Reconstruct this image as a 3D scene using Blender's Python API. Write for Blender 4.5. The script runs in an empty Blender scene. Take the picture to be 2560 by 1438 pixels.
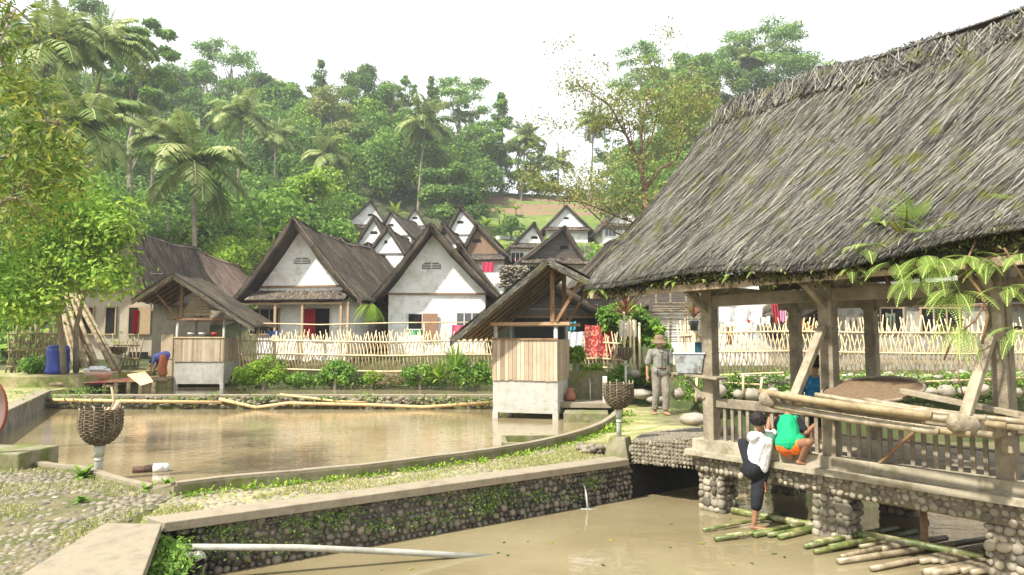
import bpy, math, random
import numpy as np
from mathutils import Vector, Matrix, noise as mnoise
S = bpy.context.scene; COL = S.collection
R = math.radians
# ------------------------------------------------------------ camera, sky, sun
FPX = 1707.0; CAMH = 1.6; PITCH = math.atan(131/FPX)
cd = bpy.data.cameras.new('camera'); cam = bpy.data.objects.new('camera', cd); COL.objects.link(cam)
cd.sensor_width = 36; cd.lens = 36*FPX/2560; cd.clip_end = 900; cd.clip_start = .05
cam.location = (0, 0, CAMH); cam.rotation_euler = (R(90)+PITCH, 0, 0); S.camera = cam
SUN_EL, SUN_AZ = R(52), R(231)      # azimuth clockwise from +Y (sun stands behind-left of the viewer)
w = bpy.data.worlds.new('World'); S.world = w; w.use_nodes = True
nt = w.node_tree; nt.nodes.clear()
sky = nt.nodes.new('ShaderNodeTexSky'); sky.sky_type = 'NISHITA'; sky.sun_disc = False
sky.sun_elevation = SUN_EL; sky.sun_rotation = SUN_AZ; sky.air_density = 1.2; sky.dust_density = 3.0
tc = nt.nodes.new('ShaderNodeTexCoord'); nz = nt.nodes.new('ShaderNodeTexNoise')
nz.inputs['Scale'].default_value = 1.6; nz.inputs['Detail'].default_value = 5
cr = nt.nodes.new('ShaderNodeValToRGB'); cr.color_ramp.elements[0].position = .3; cr.color_ramp.elements[0].color = (.88, .88, .88, 1)
cr.color_ramp.elements[1].position = .6; cr.color_ramp.elements[1].color = (1, 1, 1, 1)
mx = nt.nodes.new('ShaderNodeMixRGB'); mx.inputs['Color2'].default_value = (6.0, 6.15, 6.3, 1)
bg = nt.nodes.new('ShaderNodeBackground'); bg.inputs['Strength'].default_value = 0.12
wo = nt.nodes.new('ShaderNodeOutputWorld')
L = nt.links.new
L(tc.outputs['Generated'], nz.inputs['Vector']); L(nz.outputs['Fac'], cr.inputs['Fac']); L(cr.outputs['Color'], mx.inputs['Fac'])
L(sky.outputs['Color'], mx.inputs['Color1']); L(mx.outputs['Color'], bg.inputs['Color']); L(bg.outputs['Background'], wo.inputs['Surface'])
sl = bpy.data.lights.new('sun', 'SUN'); sl.energy = 4.6; sl.angle = R(2.0); sl.color = (1, .955, .87)
so = bpy.data.objects.new('sun', sl); COL.objects.link(so)
sdir = Vector((math.sin(SUN_AZ)*math.cos(SUN_EL), math.cos(SUN_AZ)*math.cos(SUN_EL), math.sin(SUN_EL)))
so.rotation_euler = sdir.to_track_quat('Z', 'Y').to_euler(); so.location = (-20, -10, 40)
S.view_settings.view_transform = 'Standard'; S.view_settings.look = 'None'; S.view_settings.gamma = 1
S.view_settings.exposure = 1.08
S.cycles.max_bounces = 6; S.cycles.transparent_max_bounces = 6; S.cycles.volume_bounces = 0

# ------------------------------------------------------------ helpers
FW = Vector((0, math.cos(PITCH), math.sin(PITCH))); UP = Vector((0, -math.sin(PITCH), math.cos(PITCH)))
def ray(px, py): return Vector(((px-1280)/FPX, 0, 0)) + UP*((719-py)/FPX) + FW
def Wz(px, py, z=0.):           # surveyed point on the level z
    r = ray(px, py); t = (z-CAMH)/r.z; return Vector((0, 0, CAMH)) + r*t
def Dy(px, py, Y):              # surveyed point at distance Y
    r = ray(px, py); return Vector((0, 0, CAMH)) + r*(Y/r.y)
rng = np.random.default_rng(7)
class MB:
    def __init__(s): s.v = []; s.f = []; s.m = []; s.t = []; s.tone = .5; s.mi = 0
    def add(s, vs, fs):
        n = len(s.v); s.v += [tuple(a) for a in vs]; s.f += [tuple(i+n for i in f) for f in fs]
        s.m += [s.mi]*len(fs); s.t += [s.tone]*len(fs)
    def box(s, c, d, rot=None, taper=1.0):
        c = Vector(c); x, y, z = (k/2 for k in d); vs = []
        for sz in (-1, 1):
            k = 1 if sz < 0 else taper
            for a, b in ((-1, -1), (1, -1), (1, 1), (-1, 1)):
                p = Vector((a*x*k, b*y*k, sz*z))
                if rot: p = rot @ p
                vs.append(c+p)
        s.add(vs, [(0, 3, 2, 1), (4, 5, 6, 7), (0, 1, 5, 4), (1, 2, 6, 5), (2, 3, 7, 6), (3, 0, 4, 7)])
    def beam(s, p, q, w, h, roll=0, up=None, taper=1):
        p = Vector(p); q = Vector(q); d = q-p; L = d.length; y = d.normalized()
        u = Vector(up or (0, 0, 1)); x = y.cross(u)
        if x.length < 1e-3: x = Vector((1, 0, 0))
        x.normalize(); z = x.cross(y); m = Matrix((x, z, y)).transposed()
        if roll: m = m @ Matrix.Rotation(roll, 3, 'Z')
        s.box((p+q)/2, (w, h, L), m, taper)
    def prism(s, poly, z0, z1):
        n = len(poly)
        b = [(p[0], p[1], z0 if not callable(z0) else z0(p)) for p in poly]; t = [(p[0], p[1], (p[2] if len(p) > 2 else z1)) for p in poly]
        a = sum(poly[i][0]*poly[(i+1) % n][1]-poly[(i+1) % n][0]*poly[i][1] for i in range(n))
        if a < 0: b.reverse(); t.reverse()
        s.add(b+t, [tuple(range(n-1, -1, -1)), tuple(range(n, 2*n))]+[(i, (i+1) % n, (i+1) % n+n, i+n) for i in range(n)])
    def tube(s, pts, r, n=8, caps=True, ell=1.0):
        pts = [Vector(p) for p in pts]; k = len(pts)
        if not hasattr(r, '__len__'): r = [r]*k
        vs = []; fs = []; px = None
        for i, p in enumerate(pts):
            d = (pts[min(i+1, k-1)]-pts[max(i-1, 0)])
            d = d.normalized() if d.length > 1e-9 else Vector((0, 0, 1))
            if px is None:
                px = d.cross(Vector((0, 0, 1)))
                if px.length < .05: px = d.cross(Vector((0, 1, 0)))
            px = (px-d*px.dot(d)).normalized(); py = d.cross(px)
            for j in range(n):
                a = 2*math.pi*j/n; vs.append(p+px*(math.cos(a)*r[i])+py*(math.sin(a)*r[i]*ell))
        for i in range(k-1):
            for j in range(n): a = i*n+j; b = i*n+(j+1) % n; fs.append((a, b, b+n, a+n))
        if caps: fs.append(tuple(range(n-1, -1, -1))); fs.append(tuple((k-1)*n+j for j in range(n)))
        s.add(vs, fs)
    def pipe(s, p, q, r, wall=.2, n=10, nodes=0, bend=0):   # hollow-ended cane with joint rings
        p = Vector(p); q = Vector(q); L = (q-p).length; pts = []; rr = []
        K = max(2, int(nodes)+1)
        for i in range(K+1):
            t = i/K; b = p.lerp(q, t)+Vector((0, 0, bend*math.sin(math.pi*t)))
            if nodes and 0 < i < K:
                e = min(.012, L*.01)/L
                for dt, k in ((-e, 1), (0, 1.13), (e, 1)): pts.append(p.lerp(q, t+dt)+Vector((0, 0, bend*math.sin(math.pi*t)))); rr.append(r*k)
            else: pts.append(b); rr.append(r)
        d = (q-p).normalized()
        pts = [p+d*min(.12, L*.2), p+d*.001]+pts+[q-d*.001, q-d*min(.12, L*.2)]; rr = [r*(1-wall)*.9, r*(1-wall)]+rr+[r*(1-wall), r*(1-wall)*.9]
        s.tube(pts, rr, n)
    def lathe(s, prof, c, n=20):
        c = Vector(c); vs = []; fs = []
        for (r, z) in prof:
            for j in range(n): a = 2*math.pi*j/n; vs.append(c+Vector((math.cos(a)*r, math.sin(a)*r, z)))
        for i in range(len(prof)-1):
            for j in range(n): a = i*n+j; b = i*n+(j+1) % n; fs.append((a, b, b+n, a+n))
        fs.append(tuple(range(n-1, -1, -1))); fs.append(tuple((len(prof)-1)*n+j for j in range(n)))
        s.add(vs, fs)
    def ball(s, c, r, rot=None, n=8, m=6, jit=0):
        c = Vector(c); r = r if hasattr(r, '__len__') else (r, r, r); vs = []; fs = []
        def P(x, y, z):
            p = Vector((x*r[0], y*r[1], z*r[2]))
            if jit: p *= 1+random.uniform(-jit, jit)
            if rot: p = rot @ p
            return c+p
        vs.append(P(0, 0, -1))
        for i in range(1, m):
            a = -math.pi/2+math.pi*i/m
            for j in range(n): b = 2*math.pi*j/n; vs.append(P(math.cos(a)*math.cos(b), math.cos(a)*math.sin(b), math.sin(a)))
        vs.append(P(0, 0, 1))
        for j in range(n): fs.append((0, 1+(j+1) % n, 1+j)); fs.append((len(vs)-1, 1+(m-2)*n+j, 1+(m-2)*n+(j+1) % n))
        for i in range(m-2):
            for j in range(n): a = 1+i*n+j; b = 1+i*n+(j+1) % n; fs.append((a, b, b+n, a+n))
        s.add(vs, fs)
    def cap(s, p, q, r1, r2=None, n=12):
        r2 = r1 if r2 is None else r2
        s.tube([p, q], [r1, r2], n); s.ball(p, r1*1.0, n=n, m=8); s.ball(q, r2*1.0, n=n, m=8)
def link(o, parent=None):
    COL.objects.link(o)
    if parent is not None: o.parent = parent
    return o
def part(name, mb, mat, parent=None, smooth=False, world=True, bevel=0):
    off = np.array(parent.get('_b', (0, 0, 0))) if (parent is not None and world) else np.zeros(3)
    me = bpy.data.meshes.new(name); V = np.array(mb.v, dtype=np.float64)-off
    me.from_pydata(V.tolist(), [], mb.f)
    for m in (mat if isinstance(mat, (list, tuple)) else [mat]): me.materials.append(m)
    if any(mb.m): me.polygons.foreach_set('material_index', np.array(mb.m, dtype=np.int32))
    at = me.attributes.new('tone', 'FLOAT', 'FACE'); at.data.foreach_set('value', np.array(mb.t, dtype=np.float32))
    if smooth: me.polygons.foreach_set('use_smooth', np.ones(len(me.polygons), dtype=bool))
    me.update(); o = bpy.data.objects.new(name, me); link(o, parent)
    if parent is not None and world: o['_b'] = list(off)
    if bevel:
        b = o.modifiers.new('bevel', 'BEVEL'); b.width = bevel; b.segments = 2; b.limit_method = 'ANGLE'
    if smooth == 'auto': pass
    return o
def npmesh(name, V, F, mat, parent=None, tone=None, smooth=False, world=True):
    off = np.array(parent.get('_b', (0, 0, 0))) if (parent is not None and world) else np.zeros(3)
    V = (V-off).astype(np.float32); F = F.astype(np.int32); k = F.shape[1]
    me = bpy.data.meshes.new(name); me.vertices.add(len(V)); me.vertices.foreach_set('co', V.ravel())
    me.loops.add(F.size); me.loops.foreach_set('vertex_index', F.ravel())
    me.polygons.add(len(F)); me.polygons.foreach_set('loop_start', np.arange(0, F.size, k, dtype=np.int32))
    me.polygons.foreach_set('loop_total', np.full(len(F), k, dtype=np.int32))
    if tone is not None:
        at = me.attributes.new('tone', 'FLOAT', 'FACE'); at.data.foreach_set('value', tone.astype(np.float32))
    if smooth: me.polygons.foreach_set('use_smooth', np.ones(len(F), dtype=bool))
    me.materials.append(mat); me.update(calc_edges=True); me.validate()
    o = bpy.data.objects.new(name, me); link(o, parent)
    if parent is not None and world: o['_b'] = list(off)
    return o
def thing(name, label, cat, loc=(0, 0, 0), rot=0, group=None, scale=None):
    o = bpy.data.objects.new(name, None); link(o); o.location = loc; o.rotation_euler = (0, 0, rot); o.empty_display_size = .1
    if scale: o.scale = (scale,)*3 if not hasattr(scale, '__len__') else scale
    o['label'] = label; o['category'] = cat; o['_b'] = [loc[0], loc[1], loc[2]]
    if group: o['group'] = group
    return o
def tag(o, label, cat, group=None, kind=None):
    if label: o['label'] = label
    if cat: o['category'] = cat
    if group: o['group'] = group
    if kind: o['kind'] = kind
    return o
def struct(name, mb, mat, smooth=False, bevel=0):
    o = part(name, mb, mat, None, smooth, bevel=bevel); o['kind'] = 'structure'; return o
def dup(root, loc, rotz=0, label=None, scale=None, group=None):
    r = root.copy(); COL.objects.link(r); r.location = loc; r.rotation_euler = (0, 0, rotz)
    if scale: r.scale = (scale,)*3 if not hasattr(scale, '__len__') else scale
    if label: r['label'] = label
    if group: r['group'] = group
    for ch in list(root.children):
        c = ch.copy(); COL.objects.link(c); c.parent = r
        for g in list(ch.children):
            d = g.copy(); COL.objects.link(d); d.parent = c
    return r

# ------------------------------------------------------------ materials
def mk(name):
    m = bpy.data.materials.new(name); m.use_nodes = True; n = m.node_tree; b = n.nodes['Principled BSDF']
    return m, n, b
def nd(n, t, **k):
    x = n.nodes.new('ShaderNode'+t)
    for a, v in k.items():
        if a in x.inputs: x.inputs[a].default_value = v
        else: setattr(x, a, v)
    return x
def ramp(n, cols, pos=None):
    c = n.nodes.new('ShaderNodeValToRGB'); e = c.color_ramp.elements
    k = len(cols); pos = pos or [i/(k-1) for i in range(k)]
    for i in range(k):
        if i >= 2: e.new(pos[i])
    for i in range(k): e[i].position = pos[i]; e[i].color = (*cols[i], 1)
    return c
def M(name, cols, scale=6, rough=.8, bump=.3, detail=6, stretch=(1, 1, 1), pos=None, bscale=None, dirt=None, dscale=1.5, dpos=(.5, .65), spec=.3, metal=0, bdist=.02):
    m, n, b = mk(name); l = n.links.new
    tcn = nd(n, 'TexCoord'); mp = nd(n, 'Mapping'); mp.inputs['Scale'].default_value = stretch
    l(tcn.outputs['Object'], mp.inputs['Vector'])
    nz = nd(n, 'TexNoise', Scale=scale, Detail=detail, Roughness=.65); l(mp.outputs[0], nz.inputs['Vector'])
    c = ramp(n, cols, pos or [.28+.44*i/(len(cols)-1) for i in range(len(cols))]); l(nz.outputs['Fac'], c.inputs['Fac']); out = c.outputs[0]
    if dirt:
        n2 = nd(n, 'TexNoise', Scale=dscale, Detail=7, Roughness=.7); l(tcn.outputs['Object'], n2.inputs['Vector'])
        c2 = ramp(n, [(0, 0, 0), (1, 1, 1)], list(dpos)); l(n2.outputs['Fac'], c2.inputs['Fac'])
        mxn = nd(n, 'MixRGB'); l(c2.outputs[0], mxn.inputs['Fac']); l(out, mxn.inputs['Color1']); mxn.inputs['Color2'].default_value = (*dirt, 1); out = mxn.outputs[0]
    l(out, b.inputs['Base Color']); b.inputs['Roughness'].default_value = rough; b.inputs['Specular IOR Level'].default_value = spec; b.inputs['Metallic'].default_value = metal
    if bump:
        n3 = nd(n, 'TexNoise', Scale=bscale or scale*2.5, Detail=6, Roughness=.6); l(mp.outputs[0], n3.inputs['Vector'])
        bp = nd(n, 'Bump', Strength=bump, Distance=bdist); l(n3.outputs['Fac'], bp.inputs['Height']); l(bp.outputs[0], b.inputs['Normal'])
    return m
def MT(name, cols, rough=.7, trans=0, spec=.25, var=.25, moss=None, mscale=.9, mpos=(.58, .7), nscale=.6):   # colour from the per-face tone attribute
    m, n, b = mk(name); l = n.links.new
    at = nd(n, 'Attribute'); at.attribute_name = 'tone'
    tcn = nd(n, 'TexCoord'); nz = nd(n, 'TexNoise', Scale=nscale, Detail=3); l(tcn.outputs['Object'], nz.inputs['Vector'])
    ma = nd(n, 'Math', operation='MULTIPLY_ADD'); l(nz.outputs['Fac'], ma.inputs[0]); ma.inputs[1].default_value = var*2; ma.inputs[2].default_value = -var
    ad = nd(n, 'Math', operation='ADD'); ad.use_clamp = True; l(at.outputs['Fac'], ad.inputs[0]); l(ma.outputs[0], ad.inputs[1])
    c = ramp(n, cols); l(ad.outputs[0], c.inputs['Fac']); out = c.outputs[0]
    if moss:
        n2 = nd(n, 'TexNoise', Scale=mscale, Detail=6, Roughness=.65); l(tcn.outputs['Object'], n2.inputs['Vector'])
        c2 = ramp(n, [(0, 0, 0), (1, 1, 1)], list(mpos)); l(n2.outputs['Fac'], c2.inputs['Fac'])
        mxn = nd(n, 'MixRGB'); l(c2.outputs[0], mxn.inputs['Fac']); l(out, mxn.inputs['Color1']); mxn.inputs['Color2'].default_value = (*moss, 1); out = mxn.outputs[0]
    l(out, b.inputs['Base Color']); b.inputs['Roughness'].default_value = rough; b.inputs['Specular IOR Level'].default_value = spec
    if trans:
        tr = nd(n, 'BsdfTranslucent'); l(out, tr.inputs['Color']); ms = nd(n, 'MixShader'); ms.inputs[0].default_value = trans
        l(b.outputs[0], ms.inputs[1]); l(tr.outputs[0], ms.inputs[2]); l(ms.outputs[0], n.nodes['Material Output'].inputs['Surface'])
    return m
def plain(name, col, rough=.6, spec=.3, **k):
    return M(name, [tuple(c*.85 for c in col), tuple(min(1, c*1.1) for c in col)], scale=k.get('scale', 9), rough=rough, bump=k.get('bump', .15), spec=spec)
m_wood = M('weathered_grey_wood', [(.13, .105, .07), (.24, .2, .14), (.34, .29, .21)], scale=5, stretch=(1, 1, 1), rough=.85, bump=.5, bscale=30, dirt=(.09, .085, .05), dscale=2.2, dpos=(.55, .75))
m_wood2 = M('brown_timber', [(.13, .07, .035), (.24, .14, .075), (.33, .21, .12)], scale=7, rough=.8, bump=.4)
m_plank = MT('pale_planks', [(.25, .175, .11), (.42, .33, .225), (.54, .45, .33)], var=.3, nscale=5)
m_bam = M('dry_bamboo', [(.42, .30, .15), (.6, .46, .26), (.72, .6, .38)], scale=4, rough=.45, bump=.1, spec=.5, dirt=(.25, .2, .11), dscale=5, dpos=(.58, .75))
m_bamg = M('green_bamboo', [(.04, .06, .015), (.1, .13, .03), (.25, .23, .08)], scale=7, rough=.45, bump=.15, spec=.5, dirt=(.42, .36, .22), dscale=6, dpos=(.5, .68))
m_bamw = M('wet_grey_bamboo', [(.11, .085, .05), (.26, .21, .13), (.42, .36, .25)], scale=8, rough=.4, bump=.15, spec=.5)
m_bamd = M('old_bamboo', [(.13, .095, .05), (.26, .2, .11), (.4, .31, .18)], scale=7, rough=.6, bump=.2)
m_thatch = MT('palm_thatch', [(.016, .015, .014), (.07, .065, .056), (.165, .155, .13), (.36, .34, .28)], rough=.9, spec=.15, var=.2, moss=(.115, .12, .02), mscale=4.5, mpos=(.53, .72), nscale=1.1)
m_thatch_h = MT('brown_thatch', [(.025, .02, .017), (.09, .072, .056), (.18, .15, .115), (.33, .275, .2)], rough=.9, spec=.15, var=.3, moss=(.12, .12, .04), mscale=.6, mpos=(.56, .78), nscale=.8)
m_thatch_p = MT('pinkish_thatch', [(.14, .085, .06), (.28, .19, .145), (.4, .3, .235), (.52, .41, .33)], rough=.9, spec=.15, var=.25, nscale=.5)
m_under = M('thatch_underside', [(.03, .022, .015), (.09, .065, .04)], scale=9, rough=.95, bump=.5)
m_white = M('limewashed_bamboo_wall', [(.64, .6, .53), (.79, .78, .75), (.86, .85, .83)], scale=2.2, rough=.9, bump=.7, bscale=26, dirt=(.36, .31, .22), dscale=3.4, dpos=(.54, .78))
m_white2 = M('dusty_white_wall', [(.58, .57, .54), (.7, .69, .66), (.78, .77, .75)], scale=2, rough=.9, bump=.3, bscale=20, dirt=(.36, .33, .28), dscale=1.1, dpos=(.5, .75))
m_greyw = M('grey_plaster_wall', [(.24, .22, .18), (.34, .31, .26), (.42, .4, .34)], scale=4, rough=.95, bump=.5, dirt=(.16, .14, .11), dscale=3)
m_tanw = M('tan_plaster_wall', [(.3, .25, .18), (.4, .34, .26), (.46, .4, .32)], scale=2, rough=.9, bump=.3)
m_brownw = M('brown_board_wall', [(.12, .075, .045), (.24, .155, .095), (.34, .23, .15)], scale=3, stretch=(7, 7, .6), rough=.85, bump=.4)
m_darkw = M('dark_board_wall', [(.05, .04, .033), (.11, .09, .075), (.17, .14, .12)], scale=3, stretch=(.6, .6, 9), rough=.85, bump=.4)
m_dark = M('painted_dark_interior', [(.006, .006, .007), (.014, .013, .012)], scale=3, rough=.6, bump=0, spec=.2)  # near-black colour standing in for unlit interiors
m_glass = M('dim_window_glass', [(.05, .055, .055), (.12, .13, .13)], scale=2, rough=.15, bump=0, spec=.6)
m_conc = M('weathered_concrete', [(.3, .29, .25), (.42, .4, .35), (.52, .5, .44)], scale=5, rough=.9, bump=.35, dirt=(.2, .19, .14), dscale=2.5, dpos=(.55, .75))
m_concl = M('pale_concrete_coping', [(.19, .155, .105), (.27, .225, .16), (.33, .285, .21)], scale=4, rough=.9, bump=.35, bscale=22, dirt=(.13, .12, .07), dscale=4, dpos=(.5, .78))
m_concm = M('mossy_concrete', [(.12, .11, .06), (.2, .18, .11), (.28, .25, .17)], scale=5, rough=.95, bump=.5, dirt=(.12, .14, .03), dscale=3.5, dpos=(.45, .6))
m_stone = MT('river_cobbles', [(.07, .062, .048), (.15, .13, .095), (.22, .19, .135), (.3, .26, .185)], rough=.75, var=.3, nscale=14, spec=.35)
m_stonew = MT('wet_dark_cobbles', [(.03, .027, .022), (.085, .075, .06), (.16, .14, .11), (.25, .21, .15)], rough=.33, var=.3, nscale=16, spec=.5)
m_stonep = MT('pale_pier_cobbles', [(.09, .08, .06), (.19, .165, .12), (.29, .255, .19), (.4, .34, .24)], rough=.7, var=.25, nscale=14)
m_mortar = M('dark_mortar', [(.012, .011, .008), (.035, .03, .02)], scale=14, rough=.95, bump=.6)
m_mortarl = M('sandy_mortar', [(.14, .12, .085), (.25, .21, .14)], scale=14, rough=.95, bump=.6)
m_path = M('sandy_grassy_path', [(.26, .22, .11), (.37, .31, .17), (.45, .38, .23)], scale=3, rough=.95, bump=.6, bscale=40, dirt=(.17, .2, .05), dscale=1.6, dpos=(.42, .6))
m_soil = M('hill_soil_and_grass', [(.022, .035, .01), (.05, .065, .02), (.12, .1, .05)], scale=.6, rough=.95, bump=.6, bscale=8)
m_earth = M('red_brown_field_soil', [(.13, .08, .045), (.21, .135, .085), (.14, .15, .05)], scale=1.1, rough=.95, bump=.6, bscale=5)
m_grassy = M('terrace_grass', [(.06, .1, .02), (.12, .17, .035), (.19, .2, .06)], scale=.9, rough=.95, bump=.7, bscale=8)
m_leaf_d = MT('dark_tree_leaves', [(.028, .07, .014), (.07, .15, .026), (.15, .26, .045), (.26, .37, .08)], trans=.35, var=.3, nscale=.25)
m_leaf_m = MT('mid_green_leaves', [(.04, .1, .014), (.11, .23, .03), (.21, .36, .055), (.34, .46, .095)], trans=.35, var=.3, nscale=.3)
m_leaf_l = MT('bright_leaves', [(.05, .12, .01), (.14, .27, .02), (.27, .41, .04), (.42, .5, .09)], trans=.35, var=.3, nscale=.8)
m_leaf_y = MT('yellowing_leaves', [(.04, .09, .012), (.1, .17, .025), (.2, .26, .04), (.36, .33, .06)], trans=.35, var=.3, nscale=1.2)
m_leaf_o = MT('olive_loose_leaves', [(.09, .13, .02), (.2, .25, .05), (.32, .35, .09), (.4, .34, .14)], trans=.3, var=.3, nscale=.3)
m_palm = MT('palm_fronds', [(.06, .12, .025), (.15, .23, .05), (.29, .36, .11), (.44, .44, .2)], trans=.3, rough=.5, var=.25, nscale=.5)
m_fern = MT('fern_green', [(.08, .16, .03), (.2, .32, .06), (.32, .45, .1), (.45, .52, .16)], trans=.4, var=.2, nscale=2)
m_bark = M('pale_bark', [(.12, .095, .07), (.24, .2, .15), (.36, .31, .25)], scale=4, stretch=(1, 1, .3), rough=.9, bump=.5)
m_barkr = M('reddish_bark', [(.1, .05, .03), (.2, .11, .07), (.33, .24, .17)], scale=3, rough=.9, bump=.4)
m_water = None
def water(name, c1, c2, rip, sc):
    m, n, b = mk(name); l = n.links.new; tcn = nd(n, 'TexCoord')
    nz = nd(n, 'TexNoise', Scale=.5, Detail=3); l(tcn.outputs['Object'], nz.inputs['Vector']); c = ramp(n, [c1, c2], [.35, .65]); l(nz.outputs['Fac'], c.inputs['Fac'])
    l(c.outputs[0], b.inputs['Base Color']); b.inputs['Roughness'].default_value = .035; b.inputs['IOR'].default_value = 1.33; b.inputs['Specular IOR Level'].default_value = .75
    mp = nd(n, 'Mapping'); mp.inputs['Scale'].default_value = (1, 1.7, 1); l(tcn.outputs['Object'], mp.inputs['Vector'])
    n1 = nd(n, 'TexNoise', Scale=sc, Detail=3, Roughness=.5); l(mp.outputs[0], n1.inputs['Vector'])
    n2 = nd(n, 'TexNoise', Scale=sc*4.5, Detail=2); l(mp.outputs[0], n2.inputs['Vector'])
    ad = nd(n, 'Math', operation='MULTIPLY_ADD'); l(n2.outputs['Fac'], ad.inputs[0]); ad.inputs[1].default_value = .22; l(n1.outputs['Fac'], ad.inputs[2])
    bp = nd(n, 'Bump', Strength=rip, Distance=.02); l(ad.outputs[0], bp.inputs['Height']); l(bp.outputs[0], b.inputs['Normal']); return m
m_water1 = water('muddy_pond_water', (.2, .155, .08), (.29, .235, .138), .3, 3.2)
m_water2 = water('olive_brown_pond_water', (.185, .15, .08), (.265, .22, .128), .28, 2.2)

# ------------------------------------------------------------ foliage and thatch generators (numpy)
def leaves(P, N, size, aspect=.5, droop=.0, rg=rng):
    n = len(P); size = size*(1+rg.uniform(-.35, .35, n)); N = N/np.linalg.norm(N, axis=1, keepdims=True)
    A = rg.normal(size=(n, 3)); A[:, 2] -= droop; A = A-N*(A*N).sum(1, keepdims=True); A /= np.linalg.norm(A, axis=1, keepdims=True)
    B = np.cross(N, A); s = size[:, None]
    V = np.stack([P, P+A*s*.45+B*s*aspect*.5-N*s*.07, P+A*s-N*s*.14, P+A*s*.45-B*s*aspect*.5-N*s*.07], 1).reshape(-1, 3)
    return V, np.arange(4*n).reshape(n, 4)
def blobcloud(blobs, n, rg, up=.35, shell=.7):
    blobs = np.array(blobs, dtype=float); vol = (blobs[:, 3]*blobs[:, 4]+blobs[:, 3]*blobs[:, 5]); k = rg.choice(len(blobs), n, p=vol/vol.sum())
    d = rg.normal(size=(n, 3)); d[:, 2] += up; d /= np.linalg.norm(d, axis=1, keepdims=True)
    r = shell+(1.08-shell)*rg.random(n)**.6; b = blobs[k]
    P = b[:, :3]+d*b[:, 3:]*r[:, None]; N = d*.8+rg.normal(size=(n, 3))*.45; N[:, 2] += .25
    ct = rg.random(len(blobs))[k]; tone = np.clip(.5+(ct-.5)*.35+rg.normal(size=n)*.17, 0, 1)
    return P, N, tone
def crown_blobs(kind, H, Rr, rg):
    bl = []
    if kind == 'dome':
        for i in range(26):
            a = rg.random()*6.28; e = rg.random(); rr = Rr*(.25+.72*rg.random()**.5)*math.cos(e*1.2); s = Rr*rg.uniform(.2, .36)
            hc = min(H*.8, Rr*2.3); bl.append((math.cos(a)*rr, math.sin(a)*rr, H-hc+hc*.93*math.sin(e*1.5)*rg.uniform(.75, 1.02)-s*.3, s, s, s*.65))
    elif kind == 'flat':
        for i in range(30):
            a = rg.random()*6.28; rr = Rr*rg.random()**.5; s = Rr*rg.uniform(.14, .3)
            lay = rg.choice([0, .4, .8, 1.2]); bl.append((math.cos(a)*rr*(.75+lay*.25), math.sin(a)*rr*(.75+lay*.25), H-Rr*(lay+.12)*.9-rr*.25+rg.normal()*Rr*.06, s*1.5, s*1.5, s*.36))
    elif kind == 'cone':
        for i in range(44):
            t = rg.random(); a = rg.random()*6.28; rr = Rr*(1-t)**.7*rg.uniform(.3, .85); s = Rr*rg.uniform(.2, .34)*(1-.5*t)
            hc = min(H*.8, Rr*3.2); bl.append((math.cos(a)*rr, math.sin(a)*rr, H-hc*(1-.95*t), s, s, s*.7))
    elif kind == 'loose':
        for i in range(46):
            a = rg.random()*6.28; rr = Rr*rg.random()**.6; s = Rr*rg.uniform(.1, .2)
            hc = min(H*.8, Rr*3.); bl.append((math.cos(a)*rr, math.sin(a)*rr, H-hc*(1-rg.random()*(.97-.25*rr/Rr)), s*1.25, s*1.25, s*.7))
    elif kind == 'bush':
        for i in range(16):
            a = rg.random()*6.28; e = rg.random(); rr = Rr*.75*rg.random()**.5; s = Rr*rg.uniform(.25, .42)
            bl.append((math.cos(a)*rr, math.sin(a)*rr, H*.2+H*.65*rg.random()*(1-.5*rr/Rr), s, s, s*.75))
    return bl
def make_tree(name, label, cat, kind, H, Rr, mat, loc, n, leaf, trunk=True, seed=0, scale=None, group=None, rot=0, asp=.55, bark=None):
    rg = np.random.default_rng(seed); t = thing(name, label, cat, loc, rot, group, scale); bl = crown_blobs(kind, H, Rr, rg)
    P, N, tone = blobcloud(bl, n, rg, shell=.55 if kind != 'flat' else .2); V, F = leaves(P, N, leaf, asp, rg=rg)
    npmesh('crown', V, F, mat, t, tone, world=False)
    if trunk:
        mb = MB(); r0 = min(.24, H*.018+.05)
        top = Vector((rg.normal()*.02*H, rg.normal()*.02*H, H*.86)); mid = Vector((rg.normal()*.03*H, 0, H*.45))
        mb.tube([(0, 0, -1.5), (0, 0, 0), mid, top], [r0*1.5, r0*1.2, r0*.8, r0*.25], 8)
        for b in bl[:14 if kind != 'bush' else 6]:
            s0 = Vector((0, 0, 0)).lerp(mid, rg.uniform(.7, 1)) if rg.random() < .4 else mid.lerp(top, rg.uniform(0, .8))
            e = Vector(b[:3]); mb.tube([s0, s0.lerp(e, .5)+Vector((0, 0, -.03*H)), e], [r0*.4, r0*.25, r0*.1], 5, caps=False)
        part('trunk', mb, bark or m_bark, t, True, world=False)
    return t
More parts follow.
